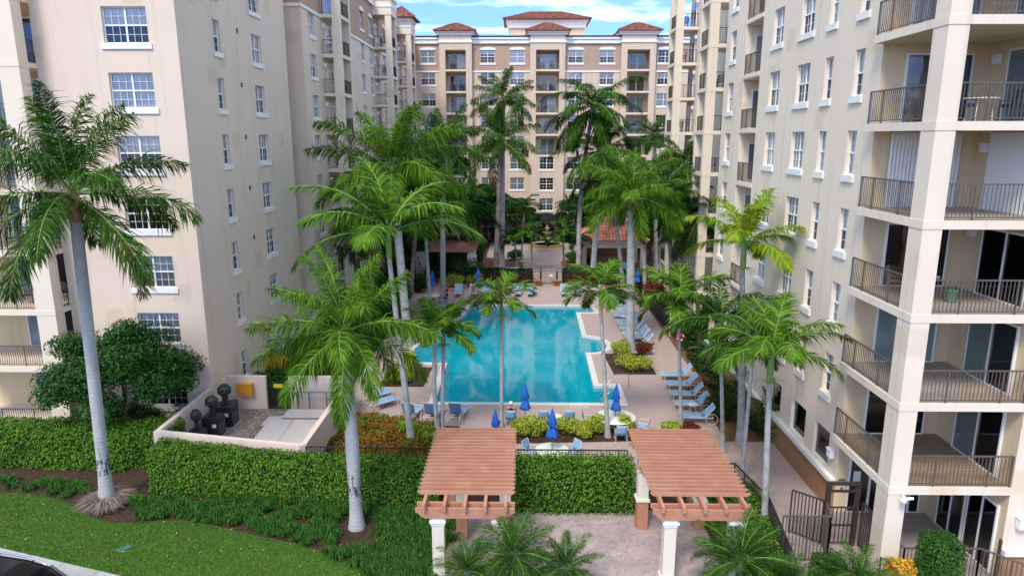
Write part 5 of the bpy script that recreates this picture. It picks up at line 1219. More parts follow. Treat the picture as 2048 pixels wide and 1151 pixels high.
for i, (px, py, lb) in enumerate(((850, 880, 'bright strap leaved plant beside the left pergola top'), (815, 868, 'bright strap leaved plant at the foot of the slender ringed palm'), (870, 895, 'bright strap leaved plant half behind the left pergola'))):
    tuft(lb, *G(px, py), .75, .8, 90, 'strap', .07, 60+i, 'strap_plant', 'plant')
# red flower bed: low bushes in one drift
bed = [G(640, 897), G(700, 838), G(735, 836), G(790, 846), G(870, 852), G(880, 885), (-4.0, 27.0), (-9.1, 27.0)]
g = np.random.default_rng(17); P = poly_pts(bed, 0)(g, 26000); P[:, 2] = .38+.16*np.sin(P[:, 0]*3.1+P[:, 1])*np.cos(P[:, 1]*2.3)+g.uniform(-.16, .08, len(P))
fb = leaf_obj('flower_bed', leaf_cloud(g, P, np.tile([0, 0, 1.], (len(P), 1)), len(P), .075), M['redgreen']); tag(fb, kind='stuff')
# low clipped hedges along the far fence
hedge('long low dark hedge with red tops behind the far loungers, left of the gate', [(-6.0, 68.6), (1.0, 68.6), (1.0, 70.2), (-6.0, 70.2)], 1.25, 'darkleaf', 160, .12, 8)
hedge('long low dark hedge with red tops behind the far loungers, right of the gate', [(4.2, 68.6), (10.6, 68.6), (10.6, 70.2), (4.2, 70.2)], 1.25, 'darkleaf', 160, .12, 9)
hedge('narrow strip of red leaved plants on the left far hedge', [(-4.5, 68.1), (.9, 68.1), (.9, 68.55), (-4.5, 68.55)], 1.0, 'redleaf', 150, .11, 10)
hedge('narrow strip of red leaved plants on the right far hedge', [(4.4, 68.1), (9.5, 68.1), (9.5, 68.55), (4.4, 68.55)], 1.0, 'redleaf', 150, .11, 11)
# front bed mulch, planters
st(MB().sheet([(-.5, 30.9), (5.9, 31.3), (6.1, 32.5), (3, 32.9), (-.6, 32.7)], .036).build('shrub_bed', M['soil']))
st(MB().sheet([(5.8, 41.0), (8.5, 41.0), (8.4, 45.4), (5.6, 45.2)], .036).build('planter_bed', M['soil']))
st(MB().sheet([(-8.7, 38.6), (-5.9, 38.6), (-5.8, 42.2), (-8.4, 42.2)], .036).build('planter_bed', M['soil']))
# bird of paradise / banana plants
def big_leaf_plant(label, x, y, h, n, seed, L=1.3, m='darkleaf', w=.42, name='banana_plant', cat='plant'):
    root = empty(name, (x, y, 0), 0, label, cat); r = random.Random(seed); sm = MB(); lf = MB()
    for k in range(n):
        a = k*2.4+r.uniform(-.3, .3); e = R(r.uniform(35, 78)); hh = h*r.uniform(.6, 1)
        p0 = Vector((math.cos(a)*.1, math.sin(a)*.1, 0)); p1 = Vector((math.cos(a)*.35, math.sin(a)*.35, hh*.75)); sm.tube([p0, p0.lerp(p1, .5)+Vector((0, 0, .1)), p1], [.05, .035, .022], 6)
        dr = Vector((math.cos(a)*math.cos(e), math.sin(a)*math.cos(e), math.sin(e))); p = p1.copy(); K = 8; s_ = Vector((-math.sin(a), math.cos(a), 0)); vs = []; 
        for i in range(K+1):
            t = i/K; ww = w*math.sin(PI*min(1, t*.92+.06))**.7; vs += [p-s_*ww/2+Vector((0, 0, .06)), p, p+s_*ww/2+Vector((0, 0, .06))]
            dr = (dr+Vector((0, 0, -.16))).normalized(); p = p+dr*L/K
        fs = []
        for i in range(K): b = i*3; fs += [(b, b+1, b+4, b+3), (b+1, b+2, b+5, b+4)]
        lf.add(vs, fs, 0, True)
    sm.build('stems', M['wood'], root); lf.build('leaves', M[m], root); return root
M['bigleaf'] = mat('big glossy leaf', (.02, .07, .02), .35, .5, noise=(3, (.05, .14, .03), .8), trans=.2)
big_leaf_plant('banana like plant with broad dark leaves behind the orange box wall', *G(515, 745), 3.6, 9, 1, m='bigleaf')
big_leaf_plant('second broad leaved plant against the left tower, farther back', *G(545, 700), 4.2, 9, 2, m='bigleaf')
big_leaf_plant('banana like plant by the ground floor window of the right wing', *G(1545, 870), 2.3, 8, 3, m='bigleaf', L=1.1)
big_leaf_plant('broad leaved plant among the shrubs of the right side bed', *G(1420, 745), 2.8, 9, 4, m='bigleaf')
big_leaf_plant('broad leaved plant by the right wing behind the small fan palm', *G(1400, 700), 3.0, 9, 5, m='bigleaf')

# ================================================================ PERGOLAS
M['perg'] = mat('salmon painted timber', (.43, .195, .115), .75, .2, noise=(1.3, (.50, .28, .19), .7), bump=(18, .3, .006))
M['post'] = stucco('cream post stucco', (.72, .66, .54), (.66, .6, .48), (.62, .56, .44))
def pergola(label, x0, x1, y0, y1, posts, n=19, base_brown=()):
    root = empty('pergola', ((x0+x1)/2, y0, 0), 0, label, 'pergola'); W_ = lambda mb, nm, m: mb.wbuild(nm, M[m], root)
    def shaped(xa, xb, y, z0, z1, t):
        """beam across x with curved cut ends"""
        e = (z1-z0)*.85; prof = [(xa, z1), (xa, z1-(z1-z0)*.38), (xa+e*.35, z1-(z1-z0)*.5), (xa+e*.6, z1-(z1-z0)*.8), (xa+e, z0), (xb-e, z0), (xb-e*.6, z1-(z1-z0)*.8), (xb-e*.35, z1-(z1-z0)*.5), (xb, z1-(z1-z0)*.38), (xb, z1)]
        k = len(prof); vs = [(a, y, b) for a, b in prof]+[(a, y+t, b) for a, b in prof]
        return MB().add(vs, [tuple(range(k)), tuple(range(2*k-1, k-1, -1))]+[((i+1) % k, i, k+i, k+(i+1) % k) for i in range(k)])
    for i in range(n):
        y = y0+.58+(y1-y0-.58)*i/(n-1); W_(shaped(x0, x1, y, 2.93, 3.055, .055), 'slat', 'perg')
    for k in range(5):
        x = x0+.3+(x1-x0-.6)*k/4; W_(MB().box(x-.05, x+.05, y0-.12, y1+.1, 2.72, 2.928), 'rafter', 'perg')
    for y in (y0+.05, y0+.42, (y0+y1)/2+.3, y1-.5): W_(shaped(x0, x1, y, 2.36, 2.718, .1), 'beam', 'perg')
    for (px, py, brown) in posts:
        if brown:
            pb = MB().box(px-.21, px+.21, py-.21, py+.21, 0, 1.2); o = W_(pb, 'post', 'perg')
            c = MB().box(px-.2, px+.2, py-.2, py+.2, 1.3, 2.34).box(px-.26, px+.26, py-.26, py+.26, 1.201, 1.299); c.wbuild('post_top', M['post'], root)
        else:
            o = W_(MB().box(px-.2, px+.2, py-.2, py+.2, .16, 2.05), 'post', 'post')
            MB().box(px-.25, px+.25, py-.25, py+.25, 0, .158).build('post_base', M['trim'], o, offset=root.location)
            MB().box(px-.23, px+.23, py-.23, py+.23, 2.051, 2.15).box(px-.27, px+.27, py-.27, py+.27, 2.151, 2.25).box(px-.22, px+.22, py-.22, py+.22, 2.251, 2.35).build('capital', M['trim'], o, offset=root.location)
    return root
pergola('salmon timber pergola at the left of the brick plaza, seen from above', -3.5, -.22, 20.25, 25.9, [(-2.78, 20.6, 0), (-.72, 20.6, 0), (-2.2, 22.9, 1), (-.6, 22.9, 1), (-2.9, 25.5, 1), (-.6, 25.5, 1)])
pergola('salmon timber pergola at the right of the brick plaza, by the side walk', 4.3, 7.62, 20.25, 25.9, [(4.93, 20.6, 0), (7.1, 20.6, 0), (4.58, 23.7, 1), (6.75, 23.7, 1), (4.9, 25.5, 1), (7.0, 25.5, 1)])

# ================================================================ FENCES AND GATES
def fence(label, pts, h=1.35, m='blackrail', gap=.12, group=None, name='railing_fence', bw=.022):
    root = empty(name, (pts[0][0], pts[0][1], 0), 0, label, 'fence', group)
    for a, b in zip(pts, pts[1:]):
        mb = MB(); railing(mb, a, b, h, gap, z=.04, bw=bw); mb.wbuild('rail_panel', M[m], root)
    return root
fence('low black metal fence behind the hedge, between enclosure and left pergola', [(-9.1, 26.55), (-3.4, 26.45)], 1.85)
fence('black metal fence behind the middle hedge, between the pergolas', [(-.25, 26.4), (4.4, 26.4)], 1.85)
fence('black metal fence along the hedge strip right of the right pergola', [(7.7, 26.4), (8.9, 26.4), (9.35, 23.6), (8.9, 20.2)], 1.3)
fence('far black metal fence left of the gate to the fountain court', [(-9.9, 68.0), (1.8, 68.0)], 1.3, gap=.16)
fence('far black metal fence right of the gate to the fountain court', [(3.6, 68.0), (10.8, 68.0)], 1.3, gap=.16)
gt = empty('fence_gate', (2.7, 68, 0), 0, 'black metal gate in the far fence at the end of the path', 'gate')
MB().box(1.82, 1.94, 67.94, 68.06, 0, 1.7).wbuild('gate_post', M['blackrail'], gt); MB().box(3.46, 3.58, 67.94, 68.06, 0, 1.45).wbuild('gate_post', M['blackrail'], gt)
mb = MB(); railing(mb, (1.98, 68), (3.42, 68), 1.35, .13, z=.05); mb.wbuild('gate_leaf', M['blackrail'], gt)
MB().box(2.75, 3.05, 67.9, 67.92, .85, 1.1).wbuild('notice', M['trim'], gt)
fence('long dark screen fence behind the mulch along the lounger row', [(10.95, 60), (11.4, 47)], 1.2, gap=.06)
# entrance gate by the corner pillar
gb = M['gatebrown'] = mat('dark brown gate metal', (.04, .026, .022), .45, .4, noise=(6, (.07, .05, .045), .6))
gx0, gy = G(1640, 1075); gx1 = G(1755, 1075)[0]
eg = empty('entrance_gate', (11.6, 22.4, 0), 0, 'dark brown metal entrance gate with tall square portal beside the corner pillar', 'gate')
pt = MB(); pt.bar((11.05, 22.6, 0), (11.05, 22.6, 2.45), .14).bar((12.1, 22.6, 0), (12.1, 22.6, 2.45), .14).bar((10.98, 22.6, 2.5), (12.17, 22.6, 2.5), .14, .1).bar((11.12, 22.6, 2.2), (12.03, 22.6, 2.2), .08, .07)
pt.wbuild('portal', gb, eg)
mb = MB(); railing(mb, (11.14, 22.6), (12.01, 22.6), 1.5, .13, z=.06, bw=.03); mb.bar((11.14, 22.6, .85), (12.01, 22.6, .85), .05, .06); mb.wbuild('gate_leaf', gb, eg)
MB().box(11.14, 11.24, 22.5, 22.56, .95, 1.15).wbuild('lock', M['frame'], eg)
fence('dark brown railing closing the gap between gate and corner pillar', [(12.3, 22.55), (12.3, 21.5)], 1.75, 'gatebrown', bw=.03)
fence('dark brown railing panel left of the entrance gate', [(10.1, 23.4), (10.95, 22.65)], 1.75, 'gatebrown', bw=.03)
fence('black railing at the head of the side walk, in front of the gate', [(9.1, 21.6), (10.75, 21.6), (10.98, 22.5)], 1.75, 'rail', bw=.025)
fence('black railing around the corner terrace behind the clipped bush', [(12.7, 21.0), (12.8, 20.6), (15.3, 20.6), (16.3, 19.6), (17.6, 19.3)], 1.2, 'rail')
fence('low black railing in front of the left tower ground balcony', [(-29, 31.2), (-22.7, 31.2), (-19.5, 31.2)], .9, 'blackrail')
hr = MB()
for (x, y) in ((11.0, 20.9), (12.35, 20.2)): pass
tag(MB().tube([(10.55, 21.0, .0), (10.55, 21.0, .95), (10.62, 20.7, 1.0), (10.9, 19.9, .5), (10.9, 19.9, 0)], .025, 8).build('handrail', gb), 'slim black handrail left of the entrance steps below the gate', 'handrail')
tag(MB().tube([(12.0, 20.5, .0), (12.0, 20.5, .95), (12.07, 20.2, 1.0), (12.4, 19.4, .5), (12.4, 19.4, 0)], .025, 8).build('handrail', gb), 'slim black handrail next to the foot of the corner pillar', 'handrail')
rp = MB().tube([(15.7, 20.3, 0), (15.7, 20.3, 1.75)], .05, 8).tube([(15.7, 20.3, 1.75), (15.7, 20.3, 1.8)], [.06, .02], 8); tag(rp.build('metal_post', gb), 'thin dark metal post standing before the corner terrace doors', 'post')

# ================================================================ UTILITY ENCLOSURE
U = empty('enclosure_wall', (-12.8, 31, 0), 0, 'low peach stucco wall around the yard of pool heaters below the left tower', 'wall')
ew = M['enc'] = stucco('enclosure stucco', (.68, .56, .47), (.62, .5, .41), (.6, .46, .36))
MB().poly([(-16.1, 27.9), (-9.4, 26.6), (-9.15, 26.78), (-9.4, 26.8), (-9.4, 26.82), (-16.1, 28.12)], 0, 1.9).wbuild('wall_panel', ew, U)
MB().box(-16.32, -16.102, 27.9, 33.29, 0, 1.899).wbuild('wall_panel', ew, U)
MB().poly([(-9.4, 26.83), (-9.16, 26.83), (-9.16, 34.4), (-9.4, 34.5)], 0, 1.898).wbuild('wall_panel', ew, U)
MB().poly([(-9.41, 34.52), (-9.17, 34.42), (-9.95, 35.3), (-10.1, 35.1)], 0, 1.897).wbuild('wall_panel', ew, U)
MB().poly([(-12.75, 35.1), (-10.11, 35.1), (-9.96, 35.3), (-12.75, 35.3)], 0, 1.896).wbuild('wall_panel', ew, U)
MB().box(-16.09, -14.0, 35.1, 35.3, 0, 1.9).wbuild('wall_panel', ew, U)
MB().box(-9.158, -9.1, 26.85, 34.4, 0, .35).wbuild('base_trim', M['trim'], U)
st(MB().sheet([(-16.09, 28.0), (-9.41, 26.85), (-9.41, 35.09), (-16.09, 35.09)], .02).build('yard_gravel', M['gravel']))
# stones over the yard
g = np.random.default_rng(3); P = poly_pts([(-16, 28.2), (-9.5, 27), (-9.5, 35), (-16, 35)], .03)(g, 5000); s = g.uniform(.03, .07, len(P))[:, None]; a = g.uniform(0, 2*PI, len(P))
ux = np.stack([np.cos(a), np.sin(a), 0*a], 1)*s; uy = np.stack([-np.sin(a), np.cos(a), 0*a], 1)*s*.7; up = np.zeros_like(ux); up[:, 2] = s[:, 0]*.6
V = np.stack([P-ux, P-uy, P+ux, P+uy, P+up], 1).reshape(-1, 3); b = np.arange(len(P))*5
Fc = np.concatenate([np.stack([b+i, b+(i+1) % 4, b+4], 1) for i in range(4)])
M['stone'] = mat('river stones', (.3, .25, .2), .8, .2, island=[(0, (.14, .1, .08)), (.5, (.34, .27, .21)), (1, (.55, .48, .42))])
tag(np_mesh('pebbles', V, Fc, M['stone']), kind='stuff')
ygate = empty('yard_gate', (-13.4, 35.2, 0), 0, 'small dark slatted gate with yellow warning plate in the enclosure wall', 'gate')
mb = MB(); railing(mb, (-13.94, 35.2), (-12.82, 35.2), 1.5, .07, z=.03); mb.wbuild('gate_leaf', M['blackrail'], ygate)
M['yellowp'] = mat('yellow plate', (.8, .62, .03), .5, .3)
MB().box(-13.6, -13.1, 35.14, 35.155, 1.24, 1.46).wbuild('warning_plate', M['yellowp'], ygate)
ob = empty('meter_box', (-15.1, 35.05, 1.2), 0, 'orange box mounted on the enclosure wall under the tower', 'box')
M['orange'] = mat('orange painted metal', (.62, .26, .03), .6, .3, noise=(4, (.5, .2, .03), .6))
MB().box(-.42, .42, -.18, .04, -.35, .3).build('box_body', M['orange'], ob); MB().box(-.46, .46, -.22, .05, .301, .34).build('lid', M['orange'], ob)
def heater(label, px, py, h, s=1.0, flue=1.0):
    x, y = G(px, py); r = empty('pool_heater', (x, y, .03), 0, label, 'heater', 'black pool heaters in the yard'); bk = M['blackmetal']
    o = MB().box(-.42*s, .42*s, -.4*s, .4*s, .06, h).build('cabinet', bk, r); bevel(o, .02)
    for k in range(6): MB().box(.42*s+.001, .42*s+.012, -.32*s, .32*s, .2+k*.1, .25+k*.1).build('louvre', M['rail'], r)
    MB().box(-.48*s, .48*s, -.46*s, .46*s, 0, .058).build('base', M['concrete'], r)
    f = MB(); f.lathe([(.13*s, h), (.13*s, h+.5*flue)], 16).lathe([(.2*s, h+.45*flue), (.31*s, h+.55*flue), (.31*s, h+.76*flue), (.2*s, h+.86*flue), (.17*s, h+.92*flue), (0.0, h+.93*flue)], 16, smooth=False); f.lathe([(.2*s, h), (.2*s, h+.06)], 16)
    f.build('flue', bk, r)
    MB().box(.1, .3, -.41*s, -.401*s, h*.55, h*.72).build('control_panel', M['frame'], r)
M['blackmetal'] = mat('black heater metal', (.018, .018, .02), .45, .4, noise=(3, (.04, .04, .042), .5))
heater('black pool heater at the back of the yard, tallest with chimney cap', 455, 850, 1.15, 1.1, 1.15); heater('black pool heater in the middle of the row of three', 430, 872, 1.1, 1.0, 1.1); heater('black pool heater nearest the front wall, lowest cabinet', 398, 890, .8, .8, 1.1)
M['cover'] = mat('beige fibreglass lid', (.56, .50, .44), .6, .3, noise=(1.5, (.48, .42, .37), .7), bump=(8, .2, .006))
def lidbox(label, x0, x1, y0, y1, z0, z1, tilt=0):
    r = empty('tank_cover', ((x0+x1)/2, (y0+y1)/2, 0), 0, label, 'cover'); w, d = (x1-x0)/2, (y1-y0)/2
    o = MB().box(-w, w, -d, d, 0, z0).build('tank_body', M['cover'], r); bevel(o, .05)
    o = MB().add([(-w-.05, -d-.05, z0+.01), (w+.05, -d-.05, z0+.01), (w+.05, d+.05, z0+.01), (-w-.05, d+.05, z0+.01), (-w-.05, -d-.05, z1), (w+.05, -d-.05, z1), (w+.05, d+.05, z1+tilt), (-w-.05, d+.05, z1+tilt)], [(0, 3, 2, 1), (4, 5, 6, 7), (0, 1, 5, 4), (1, 2, 6, 5), (2, 3, 7, 6), (3, 0, 4, 7)]).build('lid', M['cover'], r); bevel(o, .04)
lidbox('large beige tank cover in the yard, left of the pair', -12.7, -11.55, 28.6, 32.0, .5, .62, .12); lidbox('large beige tank cover in the yard, right of the pair, nearest the wall', -11.4, -9.95, 28.4, 31.9, .55, .68, .12)
lidbox('small square beige box behind the pair of tank covers', -12.3, -10.2, 32.7, 33.7, .5, .6); lidbox('low pale slab beside the pipes in the yard', -13.3, -12.5, 32.4, 33.5, .2, .28)
pp = MB()
for x in (-12.2, -11.55, -10.6, -10.1): pp.tube([(x, 34.75, 0), (x, 34.75, 1.15)], .045, 8)
pp.tube([(-12.2, 34.75, 1.15), (-10.1, 34.75, 1.15)], .045, 8).tube([(-10.6, 34.7, .75), (-10.25, 34.7, .75), (-10.25, 34.7, 1.1)], .035, 8)
M['pipe'] = mat('grey blue pipe', (.16, .20, .24), .5, .4); tag(pp.build('pipe_rack', M['pipe']), 'grey blue pipes and valves standing against the enclosure wall', 'pipes')
M['bluecan'] = mat('blue plastic', (.03, .07, .35), .45, .4)
tag(MB().lathe([(.2, 0), (.24, .5), (.25, .52), (.0, .56)], 14, (*G(468, 820), .03)).build('bucket', M['bluecan']), 'round blue bucket behind the heaters', 'bucket')

# ================================================================ FURNITURE
M['sling'] = mat('light blue sling fabric', (.23, .40, .60), .7, .2, noise=(12, (.28, .45, .64), .6), bump=(120, .3, .002))
M['sling2'] = mat('deeper blue sling fabric', (.11, .20, .37), .7, .2, noise=(12, (.14, .25, .43), .6))
M['fr'] = mat('cream tube frame', (.66, .61, .54), .4, .4)
M['umb'] = mat('royal blue canvas', (.02, .11, .42), .8, .15, noise=(5, (.03, .15, .52), .7), bump=(9, .4, .01))
M['top'] = mat('white table top', (.74, .75, .68), .45, .4)
M['pole'] = mat('brown umbrella pole', (.25, .15, .08), .5, .3)
def make_lounger(back=48):
    """feet toward -y, head toward +y, origin centre on ground"""
    r = empty('sun_lounger', (0, 0, 0)); tag(r, 'x', 'sun lounger', 'blue sling sun loungers')
    w = .34; zs = .36; yb = .25; a = R(back); L_ = .78; ty, tz = yb+math.cos(a)*L_, zs+math.sin(a)*L_
    f = MB()
    for s in (-1, 1): f.tube([(s*w, -1.0, zs), (s*w, yb+.45, zs)], .022, 6); f.tube([(s*w, yb, zs), (s*w, ty, tz)], .02, 6)
    f.tube([(-w, -1.0, zs), (w, -1.0, zs)], .022, 6).tube([(-w, ty, tz), (w, ty, tz)], .02, 6).tube([(-w, yb+.45, zs), (w, yb+.45, zs)], .02, 6)
    f.build('frame', M['fr'], r)
    for s in (-1, 1):
        MB().tube([(s*w, -.82, zs), (s*w, -.88, .0)], .022, 6).build('leg', M['fr'], r)
        k = [(s*(w+.03), yb+.38+.30*math.sin(t), .30-.30*math.cos(t)) for t in [2*PI*i/14 for i in range(15)]]
        MB().tube(k, .016, 6, cap=False).build('wheel_loop', M['fr'], r)
    def sl(p, q, nm, m, sag=.03):
        vs = []; K = 6
        for i in range(K+1):
            t = i/K; y = p[0]+(q[0]-p[0])*t; z = p[1]+(q[1]-p[1])*t
            for j in range(5): u = -1+j*.5; vs.append((u*(w-.02), y, z+.012-sag*(1-u*u)))
        fs = [(i*5+j, i*5+j+1, i*5+j+6, i*5+j+5) for i in range(K) for j in range(4)]
        o = MB().add(vs, fs, 0, True).build(nm, M[m], r); md = o.modifiers.new('thick', 'SOLIDIFY'); md.thickness = .008
    sl((-.98, zs), (yb, zs), 'seat_sling', 'sling'); sl((yb+.02, zs+.02), (ty, tz), 'back_sling', 'sling' if back < 60 else 'sling2')
    return r
LOUNGE = [tree_of(make_lounger()), tree_of(make_lounger(68))]; used = [False, False]
def lounger(label, x, y, rz, group='blue sling sun loungers', k=0):
    o = LOUNGE[k][0] if not used[k] else copy_tree(LOUNGE[k]); used[k] = True
    o.location = (x, y, .035); o.rotation_euler = (0, 0, rz); o['label'] = label; o['group'] = group; return o
ordn = ['first', 'second', 'third', 'fourth', 'fifth', 'sixth', 'seventh', 'eighth', 'ninth', 'tenth', 'eleventh', 'twelfth', 'thirteenth']
LR = -PI/2    # head towards +x
for i in range(13):
    y = 47.0+i*1.2+(0.35 if i > 5 else 0)+(0.1*math.sin(i*2.2)); x = 8.55-.012*(y-47)*1.0
    lounger('blue sun lounger, %s from the camera end in the long row right of the pool' % ordn[i], x, y, LR+.05*math.sin(i*1.7), 'sun loungers in the long row right of the pool')
for i, (px, py) in enumerate(((1392, 838), (1382, 812), (1372, 792), (1362, 772), (1352, 753))):
    x, y = G(px, py+6); lounger('blue sun lounger, %s from the camera in the short group of five at the right' % ordn[i], x+.1, y, LR+.06*math.sin(i*2.1)-.05, 'sun loungers in the short group at the right')
for i, (px, py, w_) in enumerate(((812, 846, 'nearest the left palm trunk'), (856, 846, 'middle one'), (906, 846, 'right one beside the twin palm'))):
    x, y = G(px, py); lounger('blue sun lounger turned away below the pool, %s' % w_, x+.2, y+.55, PI-.2, 'three sun loungers facing the pool at left', 1)
lounger('blue sun lounger half hidden under palm leaves left of the deck, front one', *G(762, 815), PI/2+.75, 'pair of sun loungers at the left deck edge')
lounger('blue sun lounger half hidden under palm leaves left of the deck, rear one', *G(752, 800), PI/2+.75, 'pair of sun loungers at the left deck edge')
for i, (px, w_) in enumerate(((916, 'beside the pink dressed sunbather'), (973, 'right of the far closed umbrella'), (1035, 'second left of the gate'), (1061, 'just left of the gate'), (1129, 'just right of the gate'), (1153, 'second right of the gate'))):
    x, y = G(px, 592); lounger('blue sun lounger facing the camera on the far deck, %s' % w_, x, y+.3, .04*math.sin(i*3), 'sun loungers along the far end of the deck')
lounger('lone blue sun lounger on the terrace left of the fountain', *G(1027, 490), 0, 'blue sling sun loungers')
for i, (px, w_) in enumerate(((1218, 'left one'), (1238, 'middle one'), (1255, 'right one'))): lounger('blue sun lounger in the shade of the orange tiled pavilion, %s' % w_, *G(px, 545), .1, 'sun loungers in the pavilion shade')
def make_chair():
    r = empty('patio_chair', (0, 0, 0)); tag(r, 'x', 'chair', 'blue sling patio chairs')
    f = MB()
    for s in (-1, 1):
        f.tube([(s*.27, -.25, 0), (s*.27, -.27, .42), (s*.27, .22, .40), (s*.25, .36, .92)], .016, 6); f.tube([(s*.27, -.26, .42), (s*.29, -.2, .64), (s*.29, .26, .64)], .015, 6)
        MB().tube([(s*.27, .2, .4), (s*.27, .32, 0)], .016, 6).build('leg', M['fr'], r)
    f.tube([(-.25, .36, .92), (.25, .36, .92)], .016, 6).tube([(-.27, -.26, .42), (.27, -.26, .42)], .014, 6); f.build('frame', M['fr'], r)
    def q(p, m, nm):
        vs = []
        for i in range(5):
            t = i/4
            for j in range(5): u = -1+j*.5; vs.append((u*.25, p[0][0]+(p[1][0]-p[0][0])*t+.03*(1-u*u)*(nm == 'backrest'), p[0][1]+(p[1][1]-p[0][1])*t-.03*(1-u*u)*(nm == 'seat')))
        o = MB().add(vs, [(i*5+j, i*5+j+1, i*5+j+6, i*5+j+5) for i in range(4) for j in range(4)], 0, True).build(nm, M[m], r); md = o.modifiers.new('thick', 'SOLIDIFY'); md.thickness = .01
    q(((-.25, .42), (.22, .41)), 'sling', 'seat'); q(((.23, .44), (.355, .91)), 'sling', 'backrest'); return r
CH = tree_of(make_chair()); cused = [False]
def chair(label, x, y, rz, group='blue sling patio chairs'):
    o = CH[0] if not cused[0] else copy_tree(CH); cused[0] = True; o.location = (x, y, .035); o.rotation_euler = (0, 0, rz); o['label'] = label; o['group'] = group
def table(label, x, y, r=.62, h=.72):
    t = empty('round_table', (x, y, .035), 0, label, 'table')
    o = MB().lathe([(0, h-.03), (r-.03, h-.03), (r, h-.015), (r, h), (r-.02, h+.012), (0, h+.012)], 40).build('table_top', M['top'], t)
    for k in range(4):
        a = PI/4+k*PI/2; MB().tube([(math.cos(a)*r*.75, math.sin(a)*r*.75, 0), (math.cos(a)*r*.6, math.sin(a)*r*.6, h-.03)], .018, 6).build('leg', M['fr'], t)
    return t
def umbrella(label, x, y, h=2.35, z=0, s=1.0):
    s *= 1.12
    u = empty('closed_umbrella', (x, y, .035), 0, label, 'umbrella', 'closed royal blue umbrellas')
    MB().tube([(0, 0, 0), (0, 0, h-.1)], .02, 8).build('pole', M['pole'], u)
    if z == 0: MB().lathe([(.0, .0), (.26, .0), (.26, .05), (.06, .1), (.05, .3), (0, .3)], 20).build('base', M['rail'], u)
    fold = lambda d: (lambda j, zz: 1+d*math.sin(j*PI*2/4+zz*.8)*(.4+.6*abs(math.sin(j*1.3))))
    b = h-1.35
    MB().lathe([(.02, h), (.05, h-.08), (.11*s, h-.42), (.16*s, h-.75), (.12*s, h-.83), (.08*s, h-.87), (.13*s, h-.95), (.2*s, b+.1), (.22*s, b), (.13*s, b+.03)], 24, wob=fold(.28)).build('canopy', M['umb'], u)
    MB().lathe([(.10*s, h-.875), (.10*s, h-.835)], 16).build('tie_strap', M['umb'], u)
    MB().lathe([(0, h+.09), (.02, h+.05), (.025, h)], 8).build('finial', M['pole'], u)
    return u
tB = G(1230, 860); tC = G(1104, 899, .75)
table('round white table with closed blue umbrella by the pool\'s near right corner', *tB, 1.02); umbrella('closed blue umbrella through the big white table by the pool\'s near right corner', *tB, 2.45)
table('round white table in front of the shrub bed, behind the middle hedge', *tC, .78); umbrella('closed blue umbrella over the table behind the middle hedge, closest to camera', *tC, 2.7, s=1.15)
umbrella('closed blue umbrella standing alone at the pool\'s near edge', *G(1050, 862), 2.55, s=1.05)
umbrella('closed blue umbrella peeking over the left pergola', *G(991, 905), 2.15)
umbrella('closed blue umbrella on the far deck beside the sunbather', *G(957, 590), 2.6, s=1.15)
umbrella('closed blue umbrella by the white table left of the pool\'s far corner', *G(866, 600), 2.7, s=1.25)
umbrella('closed blue umbrella behind the thick planter palm', *G(1274, 590), 2.6, s=1.15)
umbrella('closed blue umbrella on the far deck right of the thin palm', *G(1200, 592), 2.6, s=1.1)
chair('blue chair left of the table in front of the shrub bed', tC[0]-.95, tC[1]+.45, R(55)); chair('blue chair right of the table in front of the shrub bed', tC[0]+.95, tC[1]+.45, R(-55))
chair('blue chair left of the big white umbrella table', tB[0]-1.35, tB[1]+.1, R(80)); chair('blue chair on the camera side of the big white umbrella table', tB[0]+.1, tB[1]-1.3, R(180)); chair('blue chair right of the big white umbrella table', tB[0]+1.35, tB[1]-.4, R(-110))
chair('blue chair behind the big white umbrella table, against the pool', tB[0], tB[1]+1.35, R(0))
xa, ya = G(1087, 850); chair('blue chair with its back to the camera, left of the little white side table', xa, ya, R(180)); xb, yb_ = G(1138, 850); chair('blue chair with its back to the camera, right of the little white side table', xb, yb_, R(180)); table('small white side table between two blue chairs', *G(1112, 850), .3, .5)
xp, yp = G(1022, 850); chair('blue chair taken by the person in the white cap', xp, yp, R(180))
tE = G(866, 606); table('round white table left of the pool\'s far corner', *tE, .75); chair('blue chair left of the far white table', tE[0]-1.25, tE[1], R(100)); chair('blue chair right of the far white table, taken by a person', tE[0]+1.25, tE[1]-.1, R(-95))
table('small white side table between loungers of the long row', 8.3, 53.75, .3, .45); table('small white side table among the short lounger group', *G(1385, 824), .3, .45)
# bench
bn = empty('garden_bench', (*G(1019, 552), .03), 0, 'white slatted bench with blue cushion back at the far left terrace', 'bench'); w = 1.15
mb = MB()
for k in range(13): x = -w+2*w*k/12; mb.box(x-.03, x+.03, -.3, -.27, .42, .9)
mb.box(-w, w, -.31, -.26, .88, .95); mb.box(-w, w, -.31, -.26, .38, .43); mb.build('backrest', M['frame'], bn)
MB().box(-w, w, -.24, .35, .40, .45).build('seat', M['frame'], bn); o = MB().box(-w+.04, w-.04, -.22, .3, .452, .56).build('cushion', M['sling2'], bn); o = MB().box(-w+.04, w-.04, -.25, -.17, .58, 1.05).build('cushion', M['sling2'], bn)
for s in (-1, 1):
    for yy in (-.28, .3): MB().box(s*w-.03, s*w+.03, yy-.03, yy+.03, 0, .399).build('leg', M['frame'], bn)
    MB().box(s*w-.03, s*w+.03, -.25, .34, .62, .66).build('armrest', M['frame'], bn)
